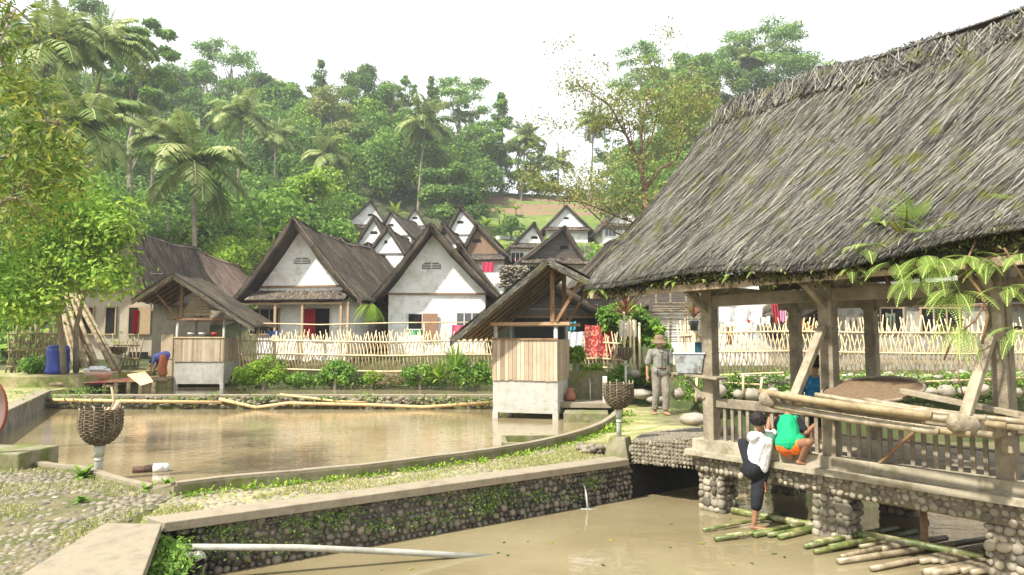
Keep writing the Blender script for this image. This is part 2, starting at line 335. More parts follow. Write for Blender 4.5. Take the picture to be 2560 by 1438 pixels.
def fronds(rg, K, length, droop, spread, leafw, leafl, pairs=26, up0=1.1, hang=.7, taper=True, el=None):
    Vs = []; Ts = []
    for k in range(K):
        a = 2*math.pi*k/K+rg.normal()*.18; e0 = rg.uniform(*(el or (-.25, up0))); Lf = length*rg.uniform(.8, 1.08)
        p = np.zeros(3); d = np.array([math.cos(a)*math.cos(e0), math.sin(a)*math.cos(e0), math.sin(e0)]); st = Lf/pairs; tn = rg.uniform(.25, .75)
        for i in range(pairs):
            d = d+np.array([0, 0, -droop/pairs*(.4+1.4*i/pairs)]); d /= np.linalg.norm(d); q = p+d*st
            side = np.cross(d, [0, 0, 1]); side /= (np.linalg.norm(side)+1e-6); upv = np.cross(side, d); t = i/pairs
            wdt = leafl*(math.sin(math.pi*min(1, .12+t*.88)**.8)*.9+.15) if taper else leafl*(1-t)**.9
            for sg in (-1, 1):
                tip = p+side*sg*wdt*spread+d*wdt*.45-np.array([0, 0, 1])*wdt*hang*rg.uniform(.6, 1.2)+upv*.02
                b2 = p+d*leafw; mid = (p+tip)/2+upv*wdt*.12
                Vs += [p, mid-d*leafw*.4, tip, mid+d*leafw*.8]; Ts.append(np.clip(tn+rg.normal()*.12, 0, 1))
            # midrib
            Vs += [p+side*leafw*.22, q+side*leafw*.18, q-side*leafw*.18, p-side*leafw*.22]; Ts.append(.9)
            p = q
    V = np.array(Vs); return V, np.arange(len(V)).reshape(-1, 4), np.array(Ts)
def make_palm(label, loc, H, fl=4.2, seed=0, lean=(0, 0), scale=None, K=20, trunk=True, group='palms on the hillside'):
    rg = np.random.default_rng(seed); t = thing('palm_tree', label, 'palm tree', loc, 0, group, scale)
    V, F, T = fronds(rg, K, fl, 1.7, .8, fl*.045, fl*.3, pairs=28, up0=1.3, hang=.55)
    V2, F2, T2 = fronds(rg, 4, fl*.8, .5, .5, fl*.03, fl*.16, pairs=20, el=(1.2, 1.5), hang=.1); T2 *= .6
    top = np.array([lean[0], lean[1], H]); V = np.concatenate([V, V2])+top; F = np.concatenate([F, F2+len(V)-len(V2)]); T = np.concatenate([T, T2])
    npmesh('crown', V, F, m_palm, t, T, world=False)
    mb = MB(); pts = [(0, 0, -2)]+[(lean[0]*s**1.5, lean[1]*s**1.5, H*s) for s in (0, .2, .4, .6, .8, 1)]; mb.tube(pts, [.24, .22, .17, .15, .14, .13, .16], 8)
    part('trunk', mb, m_bark, t, True, world=False)
    if seed % 2: 
        mb = MB()
        for i in range(7): a = i*.9; mb.ball((lean[0]+math.cos(a)*.3, lean[1]+math.sin(a)*.3, H-.25), .15)
        part('coconuts', mb, m_wood2, t, True, world=False)
    return t
def make_banana(label, loc, H, seed=0, scale=None, K=8, group='banana plants'):
    rg = np.random.default_rng(seed); t = thing('banana_plant', label, 'banana plant', loc, 0, group, scale); Vs = []; Ts = []
    for k in range(K):
        a = 6.28*k/K+rg.normal()*.3; e = rg.uniform(.5, 1.4); Lf = H*.55*rg.uniform(.7, 1.1); p = np.array([0, 0, H*.5]); d = np.array([math.cos(a)*math.cos(e), math.sin(a)*math.cos(e), math.sin(e)]); tn = rg.uniform(.3, .9); m = 10
        for i in range(m):
            d = d+np.array([0, 0, -.13]); d /= np.linalg.norm(d); q = p+d*Lf/m; side = np.cross(d, [0, 0, 1]); side /= np.linalg.norm(side)+1e-6
            w0 = H*.075*math.sin(math.pi*max(.08, i/m)**.7); w1 = H*.075*math.sin(math.pi*min(.97, (i+1)/m)**.7); z = np.array([0, 0, 1])
            for sg in (-1, 1): Vs += [p, q, q+side*sg*w1+z*w1*.25, p+side*sg*w0+z*w0*.25]; Ts.append(np.clip(tn+rg.normal()*.08, 0, 1))
            p = q
    V = np.array(Vs); npmesh('leaves', V, np.arange(len(V)).reshape(-1, 4), m_leaf_l, t, np.array(Ts), world=False)
    mb = MB(); mb.tube([(0, 0, -.5), (0, 0, H*.3), (0, 0, H*.55)], [H*.04, H*.033, H*.015], 8); part('stem', mb, m_leaf_o, t, True, world=False)
    return t
def strands(Sf, n, rg, ln, wd, lift, slant=0., sl_var=.12, vmin=0., vmax=1., tone=(.5, .22), udir=1.0, ulen=1.0, vlen=1.0, seg=3, clampv=1.04):
    """thin reed strips laid down the slope surface Sf(u,v)->(x,y,z) arrays; u along the ridge, v down the slope"""
    u = rg.random(n); v = vmin+(vmax-vmin)*rg.random(n); L_ = ln*rg.uniform(.5, 1.3, n)/vlen; sl = slant+rg.normal(size=n)*sl_var
    Vs = []; du = 1e-3
    h0 = lift*rg.random(n); w = wd*rg.uniform(.6, 1.5, n)
    for i in range(seg+1):
        t = i/seg; vv = np.clip(v+L_*t, 0, clampv); uu = np.clip(u+sl*L_*t*vlen/ulen, 0, 1)
        p = Sf(uu, vv); pu = Sf(np.clip(uu+du, 0, 1+du), vv)-p; pu /= np.linalg.norm(pu, axis=1, keepdims=True)+1e-9; pv = Sf(uu, vv+du)-p; pv /= np.linalg.norm(pv, axis=1, keepdims=True)+1e-9
        nn = np.cross(pu, pv); nn *= np.where(nn[:, 2:3] < 0, -1, 1); wt = (1-.6*t)
        hh = (h0+.012+lift*.5*math.sin(math.pi*t)*rg.random(n))[:, None]
        Vs += [p+nn*hh-pu*(w*wt/2)[:, None], p+nn*hh+pu*(w*wt/2)[:, None]]
    V = np.stack(Vs, 1); k = 2*(seg+1); idx = np.arange(n)[:, None]*k
    F = np.concatenate([np.stack([idx[:, 0]+2*i, idx[:, 0]+2*i+1, idx[:, 0]+2*i+3, idx[:, 0]+2*i+2], 1) for i in range(seg)])
    tn = np.clip(tone[0]+rg.normal(size=n)*tone[1], 0, 1); return V.reshape(-1, 3), F, np.tile(tn, seg)
def slab(Sf, nu, nv, th, jit=0, rg=rng):
    U, Vv = np.meshgrid(np.linspace(0, 1, nu+1), np.linspace(0, 1, nv+1), indexing='ij'); u = U.ravel(); v = Vv.ravel()
    P = Sf(u, v); e = 1e-3; pu = Sf(u+e, v)-P; pv = Sf(u, v+e)-P; nn = np.cross(pu, pv); nn /= np.linalg.norm(nn, axis=1, keepdims=True)+1e-12; nn *= np.where(nn[:, 2:3] < 0, -1, 1)
    if jit: P = P+nn*rg.normal(size=(len(P), 1))*jit
    Q = P-nn*th; n = len(P); V = np.concatenate([P, Q]); F = []
    def id(i, j): return i*(nv+1)+j
    for i in range(nu):
        for j in range(nv): a, b, c, d = id(i, j), id(i+1, j), id(i+1, j+1), id(i, j+1); F.append((a, b, c, d)); F.append((d+n, c+n, b+n, a+n))
    for i in range(nu):
        for j in (0, nv): a, b = id(i, j), id(i+1, j); F.append((a, b, b+n, a+n))
    for j in range(nv):
        for i in (0, nu): a, b = id(i, j), id(i, j+1); F.append((a, b, b+n, a+n))
    return V, np.array(F)
def joinnp(parts):
    Vs, Fs, Ts, o = [], [], [], 0
    for V, F, T in parts: Vs.append(V); Fs.append(F+o); Ts.append(T if T is not None else np.full(len(F), .25)); o += len(V)
    return np.concatenate(Vs), np.concatenate(Fs), np.concatenate(Ts)
def stones(mb, pts, r, rg, flat=.6, normal=(0, 0, 1), tone=(.5, .22), n=7, m=5, sink=.25):
    nq = Vector(normal).normalized().to_track_quat('Z', 'Y').to_matrix()
    for p in pts:
        s = r*rg.uniform(.62, 1.32); e = rg.uniform(.58, 1.0); rot = nq @ Matrix.Rotation(rg.random()*6.28, 3, 'Z')
        mb.tone = float(np.clip(tone[0]+rg.normal()*tone[1], 0, 1)); mb.ball(Vector(p), (s, s*e, s*flat), rot, n, m)
def inpoly(x, y, poly):
    c = False; j = len(poly)-1
    for i in range(len(poly)):
        xi, yi, xj, yj = poly[i][0], poly[i][1], poly[j][0], poly[j][1]
        if (yi > y) != (yj > y) and x < (xj-xi)*(y-yi)/(yj-yi)+xi: c = not c
        j = i
    return c
def scatter(poly, step, rg, jit=.35):
    xs = [p[0] for p in poly]; ys = [p[1] for p in poly]; out = []; y = min(ys); r = 0
    while y < max(ys):
        x = min(xs)+(step/2 if r % 2 else 0)
        while x < max(xs):
            a, b = x+rg.normal()*step*jit*.5, y+rg.normal()*step*jit*.5
            if inpoly(a, b, poly): out.append((a, b))
            x += step
        y += step*.87; r += 1
    return out
# ------------------------------------------------------------ terrain
CP = [(-600, 250), (0, 270), (400, 330), (700, 350), (900, 335), (1080, 420), (1170, 470), (1330, 482), (1450, 486), (1560, 478), (1680, 380), (1800, 320), (2000, 300), (4500, 300)]
def crest(px): y = np.interp(px, [c[0] for c in CP], [c[1] for c in CP]); return CAMH+(850-y)/FPX*115
def sst(a, b, x): t = np.clip((x-a)/(b-a), 0, 1); return t*t*(3-2*t)
def hgt(x, y):
    x = np.asarray(x, float); y = np.asarray(y, float); px = 1280+FPX*x/np.maximum(y, 1)
    cz = crest(px); base = np.interp(y, [27, 50, 75, 85], [.65, 5, 11.5, 15.5]); t = np.clip((y-85)/30, 0, 1)
    base = np.where(y > 85, 15.5+(cz-15.5)*t**.9, base); base = np.where(y > 115, cz-(y-115)*.35, base); base = np.maximum(base, .3)
    terr = (px > 1170) & (px < 1640) & (y > 80) & (y < 114); base = np.where(terr, np.floor(base/.9)*.9+.9*sst(.72, 1, (base/.9) % 1), base)
    yb = np.interp(x, [1.2, 2.2, 3.4, 4.6], [24., 17., 16.2, 13.9]); low = np.where(x < -12.9, .12, -.7)
    k = sst(0, 1, (y-yb)/1.7); return low*(1-k)+base*k+.0*x
ys = np.concatenate([np.arange(13, 30, .35), np.arange(30, 116, 1.0), np.arange(118, 160, 6), [200, 300, 500, 800]]); pxs = np.concatenate([np.arange(-2200, -200, 100), np.arange(-200, 2700, 22), np.arange(2700, 5000, 100)])
PX, YY = np.meshgrid(pxs, ys, indexing='ij'); XX = (PX-1280)/FPX*YY
ZZ = hgt(XX, YY)+np.where(YY > 26, rng.normal(size=YY.shape)*.05, 0); a, b = YY.shape
idx = np.arange(a*b).reshape(a, b); F = np.stack([idx[:-1, :-1], idx[1:, :-1], idx[1:, 1:], idx[:-1, 1:]], -1).reshape(-1, 4)
o = npmesh('hillside', np.stack([XX.ravel(), YY.ravel(), ZZ.ravel()], 1), F, m_soil, smooth=True); o['kind'] = 'structure'
o.data.materials.append(m_earth); o.data.materials.append(m_grassy)
fx = PX.ravel()[F[:, 0]]; fy = YY.ravel()[F[:, 0]]; mi = np.zeros(len(F), int)
inb = (fx > 1150) & (fx < 1660) & (fy > 76) & (fy < 117); mi[inb] = 2; mi[inb & (((fy > 94) & (fy < 112) & ((fy % 7) > 1.5)))] = 1
o.data.polygons.foreach_set('material_index', mi.astype(np.int32))
mb = MB(); mb.add([(-800, -800, -1.5), (800, -800, -1.5), (800, 800, -1.5), (-800, 800, -1.5)], [(0, 1, 2, 3)]); struct('ground', mb, m_soil)
# ------------------------------------------------------------ ponds and water
KERB = [(-6.3, 8.95), (-5.2, 8.45), (-4.35, 7.75), (-3.47, 7.18), (-3.10, 7.49), (-1.79, 8.18), (-.27, 9.39), (.45, 10.2), (1.03, 11.09), (1.55, 12.2), (1.94, 13.4), (2.25, 14.6), (2.44, 15.9)]
CA, CB = Vector((-2.987, 6.006)), Vector((1.543, 9.134)); cdir = (CB-CA).normalized(); cn = Vector((-cdir.y, cdir.x))
mb = MB(); mb.add([(-15, 6.4, -.25), (-3.3, 6.4, -.25), (3.0, 11.6, -.25), (3.0, 18.7, -.25), (-15, 18.7, -.25)], [(0, 1, 2, 3, 4)]); struct('upper_pond_water', mb, m_water1)
mb = MB(); mb.add([(-14, 18.7, -.1), (2, 18.7, -.1), (2, 25.2, -.1), (-14, 25.2, -.1)], [(0, 1, 2, 3)]); struct('back_pond_water', mb, m_water2)
mb = MB(); mb.add([(-3.1, 1, -.5), (9, 1, -.5), (16, 15, -.5), (3.3, 15, -.5), (2.2, 10.6, -.5), (1.4, 9.5, -.5), (-3.1, 6.3, -.5)], [(0, 1, 2, 3, 4, 5, 6)]); struct('lower_pond_water', mb, m_water2)
# path between the ponds, with its cobbles
cbk = [(CB+cn*.3).to_tuple(), (CA+cn*.3-cdir*.15).to_tuple()]
PATH = KERB[3:]+[(2.5, 17.3), (4.3, 17.3), (4.1, 14.6), (3.6, 13.2), (3.3, 10.9), (2.0, 10.3), (1.62, 9.6), cbk[0], cbk[1]]
mb = MB(); mb.prism(PATH, -1.3, 0.0); rg = np.random.default_rng(3); mb.mi = 1
pp = [(x, y) for x, y in scatter(PATH, .085, rg) if y < 10.6]; stones(mb, [(x, y, -.006) for x, y in pp], .043, rg, flat=.42, tone=(.7, .17), n=6, m=4)
o = struct('path', mb, [m_path, m_stone], smooth=True)
LEFT = [(-2.95, .5), (-3.36, 4.7), (-3.42, 6.1), (-3.47, 7.12), (-4.35, 7.7), (-5.2, 8.4), (-6.3, 8.9), (-8.1, 9.2), (-12, 9), (-12, .5)]

mb = MB(); mb.prism(LEFT, -1.3, -.01); mb.mi = 1
pp = [(x, y) for x, y in scatter(LEFT, .078, rg) if y > 3.6 and x > -1.0*y]
for (x, y) in pp:
    r_ = .041+.013*float(mnoise.noise(Vector((x*.9, y*.9, 3))))
    if mnoise.noise(Vector((x*.8, y*.8, 7))) > .38 and rg.random() < .7: continue
    stones(mb, [(x, y, -.014)], r_, rg, flat=.42, tone=(.5, .2), n=8, m=5)
struct('cobbled_yard', mb, [m_path, m_stone], smooth=True)
mb = MB(); mb.prism([(-7.9, 9.25), (-8.9, 11.3), (-10.25, 13.95), (-12.95, 19.1), (-12.95, 25.5), (-30, 25.5), (-30, 5), (-12.05, 8.9)], -1.3, .18); mb.prism([(-12.98, 20.6), (-12.98, 25.6), (-30, 25.6), (-30, 20.6)], -1, .5); mb.prism([(-12.1, 22.6), (-12.1, 25.4), (-12.97, 25.4), (-12.97, 22.6)], -1, .2); struct('left_yard_ground', mb, m_path)
# kerb along the near shore
def wallline(mb, pts, w, z0, z1, tops=None, jit=0):
    n = len(pts); L_, R_ = [], []
    for i in range(n):
        p = Vector(pts[i][:2]); a = Vector(pts[max(i-1, 0)][:2]); b = Vector(pts[min(i+1, n-1)][:2]); d = (b-a).normalized(); nn = Vector((-d.y, d.x)); L_.append(p+nn*w/2); R_.append(p-nn*w/2)
    for i in range(n-1):
        za = tops[i] if tops else z1; zb = tops[i+1] if tops else z1
        vs = [(*R_[i], z0), (*R_[i+1], z0), (*L_[i+1], z0), (*L_[i], z0), (*R_[i], za), (*R_[i+1], zb), (*L_[i+1], zb), (*L_[i], za)]
        fs = [(0, 3, 2, 1), (4, 5, 6, 7), (0, 1, 5, 4), (2, 3, 7, 6)]
        if i == 0: fs.append((3, 0, 4, 7))
        if i == n-2: fs.append((1, 2, 6, 5))
        mb.add(vs, fs)
def densify(pts, st):
    out = []
    for a, b in zip(pts[:-1], pts[1:]):
        a = Vector(a); b = Vector(b); k = max(1, int((b-a).length/st)); out += [tuple(a.lerp(b, i/k)) for i in range(k)]
    return out+[tuple(pts[-1])]
kd = densify(KERB, .3); tops = [.11+.012*mnoise.noise(Vector((i*.8, 0, 0)))-(.08 if p[0] < -3.6 else 0) for i, p in enumerate(kd)]
t = thing('pond_kerb', 'mossy concrete kerb curving along the near shore of the upper pond', 'kerb', (-1.8, 8.2, 0))
mb = MB(); wallline(mb, kd, .12, -1.2, 0, tops); part('kerb_body', mb, m_concm, t)
mb = MB(); wallline(mb, kd, .15, 0, 0, [a+.035 for a in tops]); mb2 = MB(); 
for i in range(len(kd)-1): pass
mb = MB(); n_ = len(kd)
for i in range(n_-1):
    a = Vector(kd[i]); b = Vector(kd[i+1]); mb.beam((a.x, a.y, tops[i]+.014), (b.x, b.y, tops[i+1]+.014), .1, .03)
part('kerb_cap', mb, m_concl, t)
# coping and cobbled retaining wall of the lower pond
t = thing('retaining_wall', 'cobble retaining wall with pale concrete coping around the lower pond', 'wall', (CA.x, CA.y, 0))
mb = MB(); A = CA; B = CB
def p2(v, z): return (v.x, v.y, z)
mb.prism([tuple(A), tuple(B), tuple(B+cn*.3), tuple(A+cn*.3-cdir*.1)], -.05, .035)
W1, W2 = Vector((-2.38, 4.2)), Vector((-2.78, 4.2))
mb.prism([tuple(A-cdir*.02), tuple(A+cn*.3-cdir*.42), (-3.05, 3.2), (-2.62, 3.2), (-2.47, 4.7)], -.05, .030)
part('coping', mb, m_concl, t, bevel=.008)
mb = MB(); A2 = A+cn*.09; B2 = B+cn*.09-cdir*.0; mb.prism([tuple(A2), tuple(B2+cdir*1.5), tuple(B2+cn*.1+cdir*1.5), tuple(A2+cn*.18)], -1.2, -.051)  # bare dark end runs on under the footbridge, standing in for shade
mb.prism([(-2.62, 3.2), (-2.5, 4.7), (-3.02, 6.0), (-3.3, 6.0), (-2.95, 3.2)], -1.2, -.052); mb.mi = 1
rg = np.random.default_rng(5); Lw = (B2-A2).length+.12; nf = Vector((-cn.x, -cn.y, .0)); z = -.085; row = 0
while z > -.62:
    s = rg.uniform(0, .06)
    while s < Lw:
        r_ = rg.uniform(.028, .044)*(1+.15*(z < -.3)); p = A2+cdir*s; stones(mb, [(p.x, p.y, z+rg.normal()*.006)], r_, rg, flat=.9, normal=nf, tone=(.55, .27), n=8, m=6); s += r_*1.8
    z -= .066; row += 1
part('cobble_face', mb, [m_mortar, m_stonew], t, smooth=True)
# plants on the wall: a creeper
P = []; N = []
for k in range(60):
    s = rg.uniform(0, Lw); dens = .5+.5*mnoise.noise(Vector((s*1.3, 1.7, 0)))+(.25 if s < 2.6 else 0)-(.25 if s > 4.2 else 0)
    if rg.random() > dens: continue
    zc = -.08-rg.random()*.26; c = A2+cdir*s
    for j in range(int(rg.uniform(40, 120))):
        q = c+cdir*rg.normal()*.11-cn*rg.uniform(.03, .08); P.append((q.x, q.y, zc+rg.normal()*.055)); N.append((-cn.x+rg.normal()*.5, -cn.y+rg.normal()*.5, .6+rg.normal()*.4))
V, F = leaves(np.array(P), np.array(N), .026, .6); o = npmesh('creeper', V, F, m_leaf_m, tone=rng.random(len(F))); tag(o, 'small-leaved green creeper spreading over the dark cobble retaining wall', 'creeper', kind='stuff')
# far wall and left wall of the upper pond
t = thing('far_pond_wall', 'low mossy stone dam wall between the upper pond and the back pond', 'wall', (-6, 18.7, -.25))
mb = MB(); wallline(mb, densify([(-12.95, 18.72), (-6.5, 18.74), (-.6, 18.68), (1.5, 18.5)], .6), .34, -1.2, .09); part('wall_body', mb, m_concm, t)
mb = MB(); 
for k in range(420):
    x = -12.8+13.6*rg.random(); mb.tone = rg.random(); mb.ball((x, 18.53, -.2+rg.random()*.26), (rg.uniform(.05, .1), .05, rg.uniform(.035, .06)), n=6, m=4)
part('stone_facing', mb, m_stone, t, True)
mb = MB(); mb.box((-6.2, 18.72, .105), (13.3, .3, .03)); part('top_slab', mb, m_concl, t)
t = thing('left_pond_wall', 'dark stained concrete wall on the left side of the upper pond', 'wall', (-11.5, 16.5, -.25))
mb = MB(); wallline(mb, densify([(-7.8, 9.3), (-8.9, 11.3), (-10.3, 13.97), (-12.95, 19.1)], .8), .24, -1.2, .17); part('wall_body', mb, M('stained_dark_concrete', [(.07, .065, .05), (.17, .155, .12), (.3, .28, .22)], scale=3, rough=.9, bump=.4), t)
mb = MB(); wallline(mb, [(-7.8, 9.3), (-8.9, 11.3), (-10.3, 13.97), (-12.95, 19.1)], .3, .172, .215); part('coping', mb, m_concl, t)
mb = MB(); mb.box((-7.2, 8.95, 0.03), (2.3, .7, .35), Matrix.Rotation(-.05, 3, 'Z')); o = part('concrete_block', mb, m_concm, bevel=.02); tag(o, 'low mossy concrete block at the left end of the near shore', 'block')
# small concrete inlet box beside the kerb
t = thing('inlet_box', 'open concrete box standing in the upper pond beside the curved kerb', 'inlet box', (.4, 10.9, -.25)); mb = MB()
wallline(mb, [(-.12, 11.0), (-.15, 11.75), (1.15, 11.85)], .1, -1, -.02); wallline(mb, [(-.12, 11.0), (.9, 10.85)], .1, -1, -.022); part('box_wall', mb, m_concm, t)
# ------------------------------------------------------------ bridge slab, basket base etc
t = thing('stone_footbridge', 'cobble-paved stone footbridge between the path and the pavilion', 'footbridge', (1.9, 9.2, 0))
bp = [(1.62, 9.3, .25), (2.36, 8.76, .335), (3.35, 10.3, .3), (2.9, 11.0, .22), (2.0, 10.6, .16)]
mb = MB(); mb.prism(bp, lambda p: p[2]-.3, 0); part('slab', mb, m_mortarl, t)
mb = MB(); rg = np.random.default_rng(9)
def zslab(x, y): # inverse-distance over the corner heights
    ww = [(1/((x-p[0])**2+(y-p[1])**2+.01), p[2]) for p in bp]; return sum(a*b for a, b in ww)/sum(a for a, b in ww)
plane_z = lambda x, y: .25+.1*((x-1.62)*.8-(y-9.3)*.35)
# exact heights come from a fan triangulation: keep stones half sunk on a fitted plane
A_ = np.array([[p[0], p[1], 1] for p in bp]); co = np.linalg.lstsq(A_, np.array([p[2] for p in bp]), rcond=None)[0]
stones(mb, [(x, y, co[0]*x+co[1]*y+co[2]+.004) for x, y in scatter(bp, .055, rg)], .03, rg, flat=.45, tone=(.45, .12), n=6, m=4)
e0, e1 = Vector(bp[0][:2]), Vector(bp[1][:2]); ed = (e1-e0).normalized(); en = Vector((ed.y, -ed.x))
for zz in np.arange(-.02, .3, .05):
    s = 0
    while s < (e1-e0).length: p = e0+ed*s+en*.0; zt = .25+(.085*s/.9); stones(mb, [(p.x, p.y, min(zz, zt-.02))], .028, rg, flat=.7, normal=(en.x, en.y, 0), tone=(.5, .2)); s += .052
part('paving_cobbles', mb, m_stone, t, True)
mb = MB(); mb.prism([(1.85, 9.9), (3.0, 10.7), (3.9, 13), (2.35, 13.2), (1.6, 11.9)], -.5, .0)  # ramp of trodden earth
vs = [(1.75, 9.75, .17), (2.9, 10.9, .21), (3.45, 12.6, .03), (2.3, 13.2, .004), (1.5, 11.6, .004), (1.35, 10.4, .004)]
mb = MB(); mb.prism(vs, lambda p: -.6, 0); struct('path_ramp', mb, m_path)
# lower stone steps at the kerb end
mb = MB(); rg = np.random.default_rng(12)
for k in range(60): s = rg.random(); mb.tone = rg.uniform(.3, .8); mb.ball((1.05+.6*s+rg.normal()*.05, 9.85-.35*s+rg.normal()*.05, .04+rg.random()*.08), (.06, .05, .04), n=7, m=5)
o = part('stone_step', mb, m_stone, smooth=True); tag(o, 'rough little step of cobbles beside the basket post base', 'step')
# ------------------------------------------------------------ the big pavilion
PO = Vector((2.33, 8.71)); pu_ = Vector((.625, -.781)).normalized(); pv_ = Vector((.781, .625)).normalized()
def T(u, v, z): q = PO+pu_*u+pv_*v; return Vector((q.x, q.y, z))
pav = thing('pavilion', 'big open timber pavilion with grey palm-thatch roof over the lower pond', 'pavilion', T(1.7, .9, -.5))
def tf(U, V_, Z): return np.stack([PO.x+pu_.x*U+pv_.x*V_, PO.y+pu_.y*U+pv_.y*V_, Z], 1)
def roofF(u, v):
    U = -.1+5.7*u+v*(-1.2+.1*u); Vv = .93-1.4*v; Z = 4.86+.14*u+.04*np.sin(u*9)-2.42*v-.1*np.sin(np.pi*np.clip(v, 0, 1)); Z = Z+.04*np.sin(u*13+v*3)*v-.18*np.maximum(v-.95, 0); return tf(U, Vv, Z)
def roofB(u, v):
    U = -.1+5.7*u+v*(-.3); Vv = .93+1.4*v; Z = 4.86+.14*u-2.45*v-.1*np.sin(np.pi*np.clip(v, 0, 1)); return tf(U, Vv, Z)
rg = np.random.default_rng(21); ps = []
V, F = slab(roofF, 60, 30, .2, jit=.012, rg=rg); ps.append((V, F, rg.uniform(.0, .2, len(F)))); V, F = slab(roofB, 20, 12, .18, rg=rg); ps.append((V, F, None))
for (n_, ln, wd, li, sl, vm, tn) in ((52000, .6, .007, .045, -.32, 1., (.48, .3)), (9000, .5, .013, .06, -.15, 1., (.4, .28)), (9000, .9, .0065, .06, -.45, 1., (.62, .28))):
    ps.append(strands(roofF, n_, rg, ln, wd, li, slant=sl, sl_var=.13, vmax=vm, tone=tn, ulen=5.7, vlen=2.8))
ps.append(strands(roofF, 4500, rg, .28, .014, .05, slant=-.2, sl_var=.3, vmin=.93, vmax=1.0, tone=(.35, .25), ulen=5.7, vlen=2.8, clampv=1.06))
ps.append(strands(roofB, 3000, rg, .6, .014, .05, tone=(.5, .25), ulen=5.7, vlen=2.8))
# ridge bundle: reeds laid along and across the ridge
def ridge(u, v): a = (v-.5)*2.6; U = -.14+5.7*u; off = .3*np.sin(a); return tf(U, .93+off, 4.93+.14*u+.05*np.sin(u*9)+.025*np.sin(u*31)-1.75*np.sqrt(off*off+.006)+.06)
ps.append(strands(ridge, 6500, rg, .34, .01, .05, slant=0, sl_var=1.0, tone=(.44, .28), ulen=5.7, vlen=.5))
ps.append(strands(roofF, 2000, rg, .42, .01, .08, slant=-.5, sl_var=.8, vmax=.1, tone=(.6, .28), ulen=5.7, vlen=2.8))
V, F, Tn = joinnp(ps); roof_o = npmesh('roof', V, F, m_thatch, pav, Tn)
# verge fringe and dark root mat hanging at the eave
uu = rg.random(5200); P = roofF(uu, 1+.0*uu); P[:, 2] -= .05+.15*rg.random(5200)*(.6+.8*np.abs(np.sin(uu*23+np.sin(uu*61)))); P += rg.normal(size=P.shape)*.025
V, F = leaves(P, rg.normal(size=P.shape)+np.array([-.7, -.5, 0]), .06, .3, droop=1.5, rg=rg); npmesh('eave_root_mat', V, F, MT('dark_moss_and_roots', [(.012, .012, .01), (.03, .03, .02), (.06, .065, .02), (.16, .18, .04)], var=.3, nscale=3), pav, rg.random(len(F)))
# timbers
def post(u, v, z0, z1, w, nm='post', r=0, mat=None):
    mb = MB(); mb.beam(T(u, v, z0), T(u, v, z1), w, w*1.0, up=(pv_.x, pv_.y, 0)); return part(nm, mb, mat or m_wood, pav, bevel=.006)
for (u, v) in ((.165, .08), (1.68, .08), (3.27, .08)): post(u, v, .2, 2.3, .15)
for (u, v) in ((.33, 1.85), (1.36, 1.85), (3.3, 1.85)): post(u, v, .2, 2.3, .13)
post(4.6, .08, .2, 2.3, .15); post(4.6, 1.85, .2, 2.3, .13)
mb = MB(); mb.beam(T(3.33, -.1, .62), T(3.3, -.12, 2.3), .08, .08, up=(pv_.x, pv_.y, 0)); part('outer_prop', mb, m_wood, pav, bevel=.005)
def pbeam(nm, a, b, w, h, mat=None):
    mb = MB(); mb.beam(a, b, w, h); return part(nm, mb, mat or m_wood, pav, bevel=.006)
pbeam('tie_beam', T(-.05, .08, 2.09), T(4.7, .08, 2.09), .1, .14); pbeam('tie_beam', T(.1, 1.85, 2.09), T(4.7, 1.85, 2.09), .1, .14)
for u in (.165, 1.68, 3.27): pbeam('cross_beam', T(u, -.3, 2.235), T(u, 2.1, 2.235), .08, .1)
pbeam('eave_plate', T(-1.42, -.43, 2.215), T(4.3, -.43, 2.27), .05, .085, M('pale_eave_board', [(.2, .14, .08), (.33, .25, .16), (.42, .34, .23)], scale=6, bump=.3))
pbeam('eave_plate', T(-.45, 2.3, 2.2), T(4.9, 2.3, 2.25), .05, .08)
pbeam('wall_plate', T(-.9, .08, 2.335), T(4.7, .08, 2.36), .09, .08); pbeam('ridge_beam', T(-.05, .93, 4.55), T(5.4, .93, 4.65), .1, .12)
for i in range(13):
    u = -.05+i*.42; pbeam('rafter', T(u, .93, 4.6), T(u-1.12, -.42, 2.25), .05, .07, m_wood2)
    if u < 4.8: pbeam('rafter', T(u, .93, 4.6), T(u-.2, 2.28, 2.24), .05, .07, m_wood2)
for (u, v) in ((.165, .08), (1.68, .08), (3.27, .08), (1.36, 1.85), (.33, 1.85)):
    for s in (-1, 1): pbeam('knee_brace', T(u+s*.03, v, 1.98), T(u+s*.3, v, 2.27), .06, .08)
    if v < 1: pbeam('knee_brace', T(u, v-.03, 1.95), T(u, -.38, 2.2), .06, .08)
# rail, balusters, sill
pbeam('rail', T(.24, .1, .82), T(1.61, .1, .82), .07, .11); pbeam('rail', T(1.75, .1, .82), T(3.2, .1, .82), .07, .11); pbeam('rail', T(3.34, .1, .82), T(4.55, .1, .82), .07, .11)
def balrow(u0, u1, v):
    n_ = int((u1-u0)/.098)
    for i in range(1, n_):
        u = u0+(u1-u0)*i/n_; mb = MB(); mb.beam(T(u, v, .35), T(u, v, .77), .038, .03, up=(pv_.x, pv_.y, 0)); part('baluster', mb, m_wood, pav)
balrow(.24, 1.61, .1); balrow(1.75, 3.2, .1); balrow(3.34, 4.2, .1)
pbeam('sill', T(-.05, .06, .3), T(4.7, .06, .3), .2, .13, M('worn_grey_sill', [(.22, .19, .13), (.33, .29, .21), (.43, .38, .28)], scale=3, bump=.4, dirt=(.17, .15, .09), dscale=4))
pbeam('ledge', T(-.1, -.02, .205), T(4.75, -.02, .205), .24, .07, bpy.data.materials['worn_grey_sill'])
mb = MB(); mb.prism([tuple(T(a, b, 0)[:2]) for a, b in ((0, .17), (4.6, .17), (4.6, 1.95), (0, 1.95))], .2, .34); part('deck', mb, m_wood, pav)
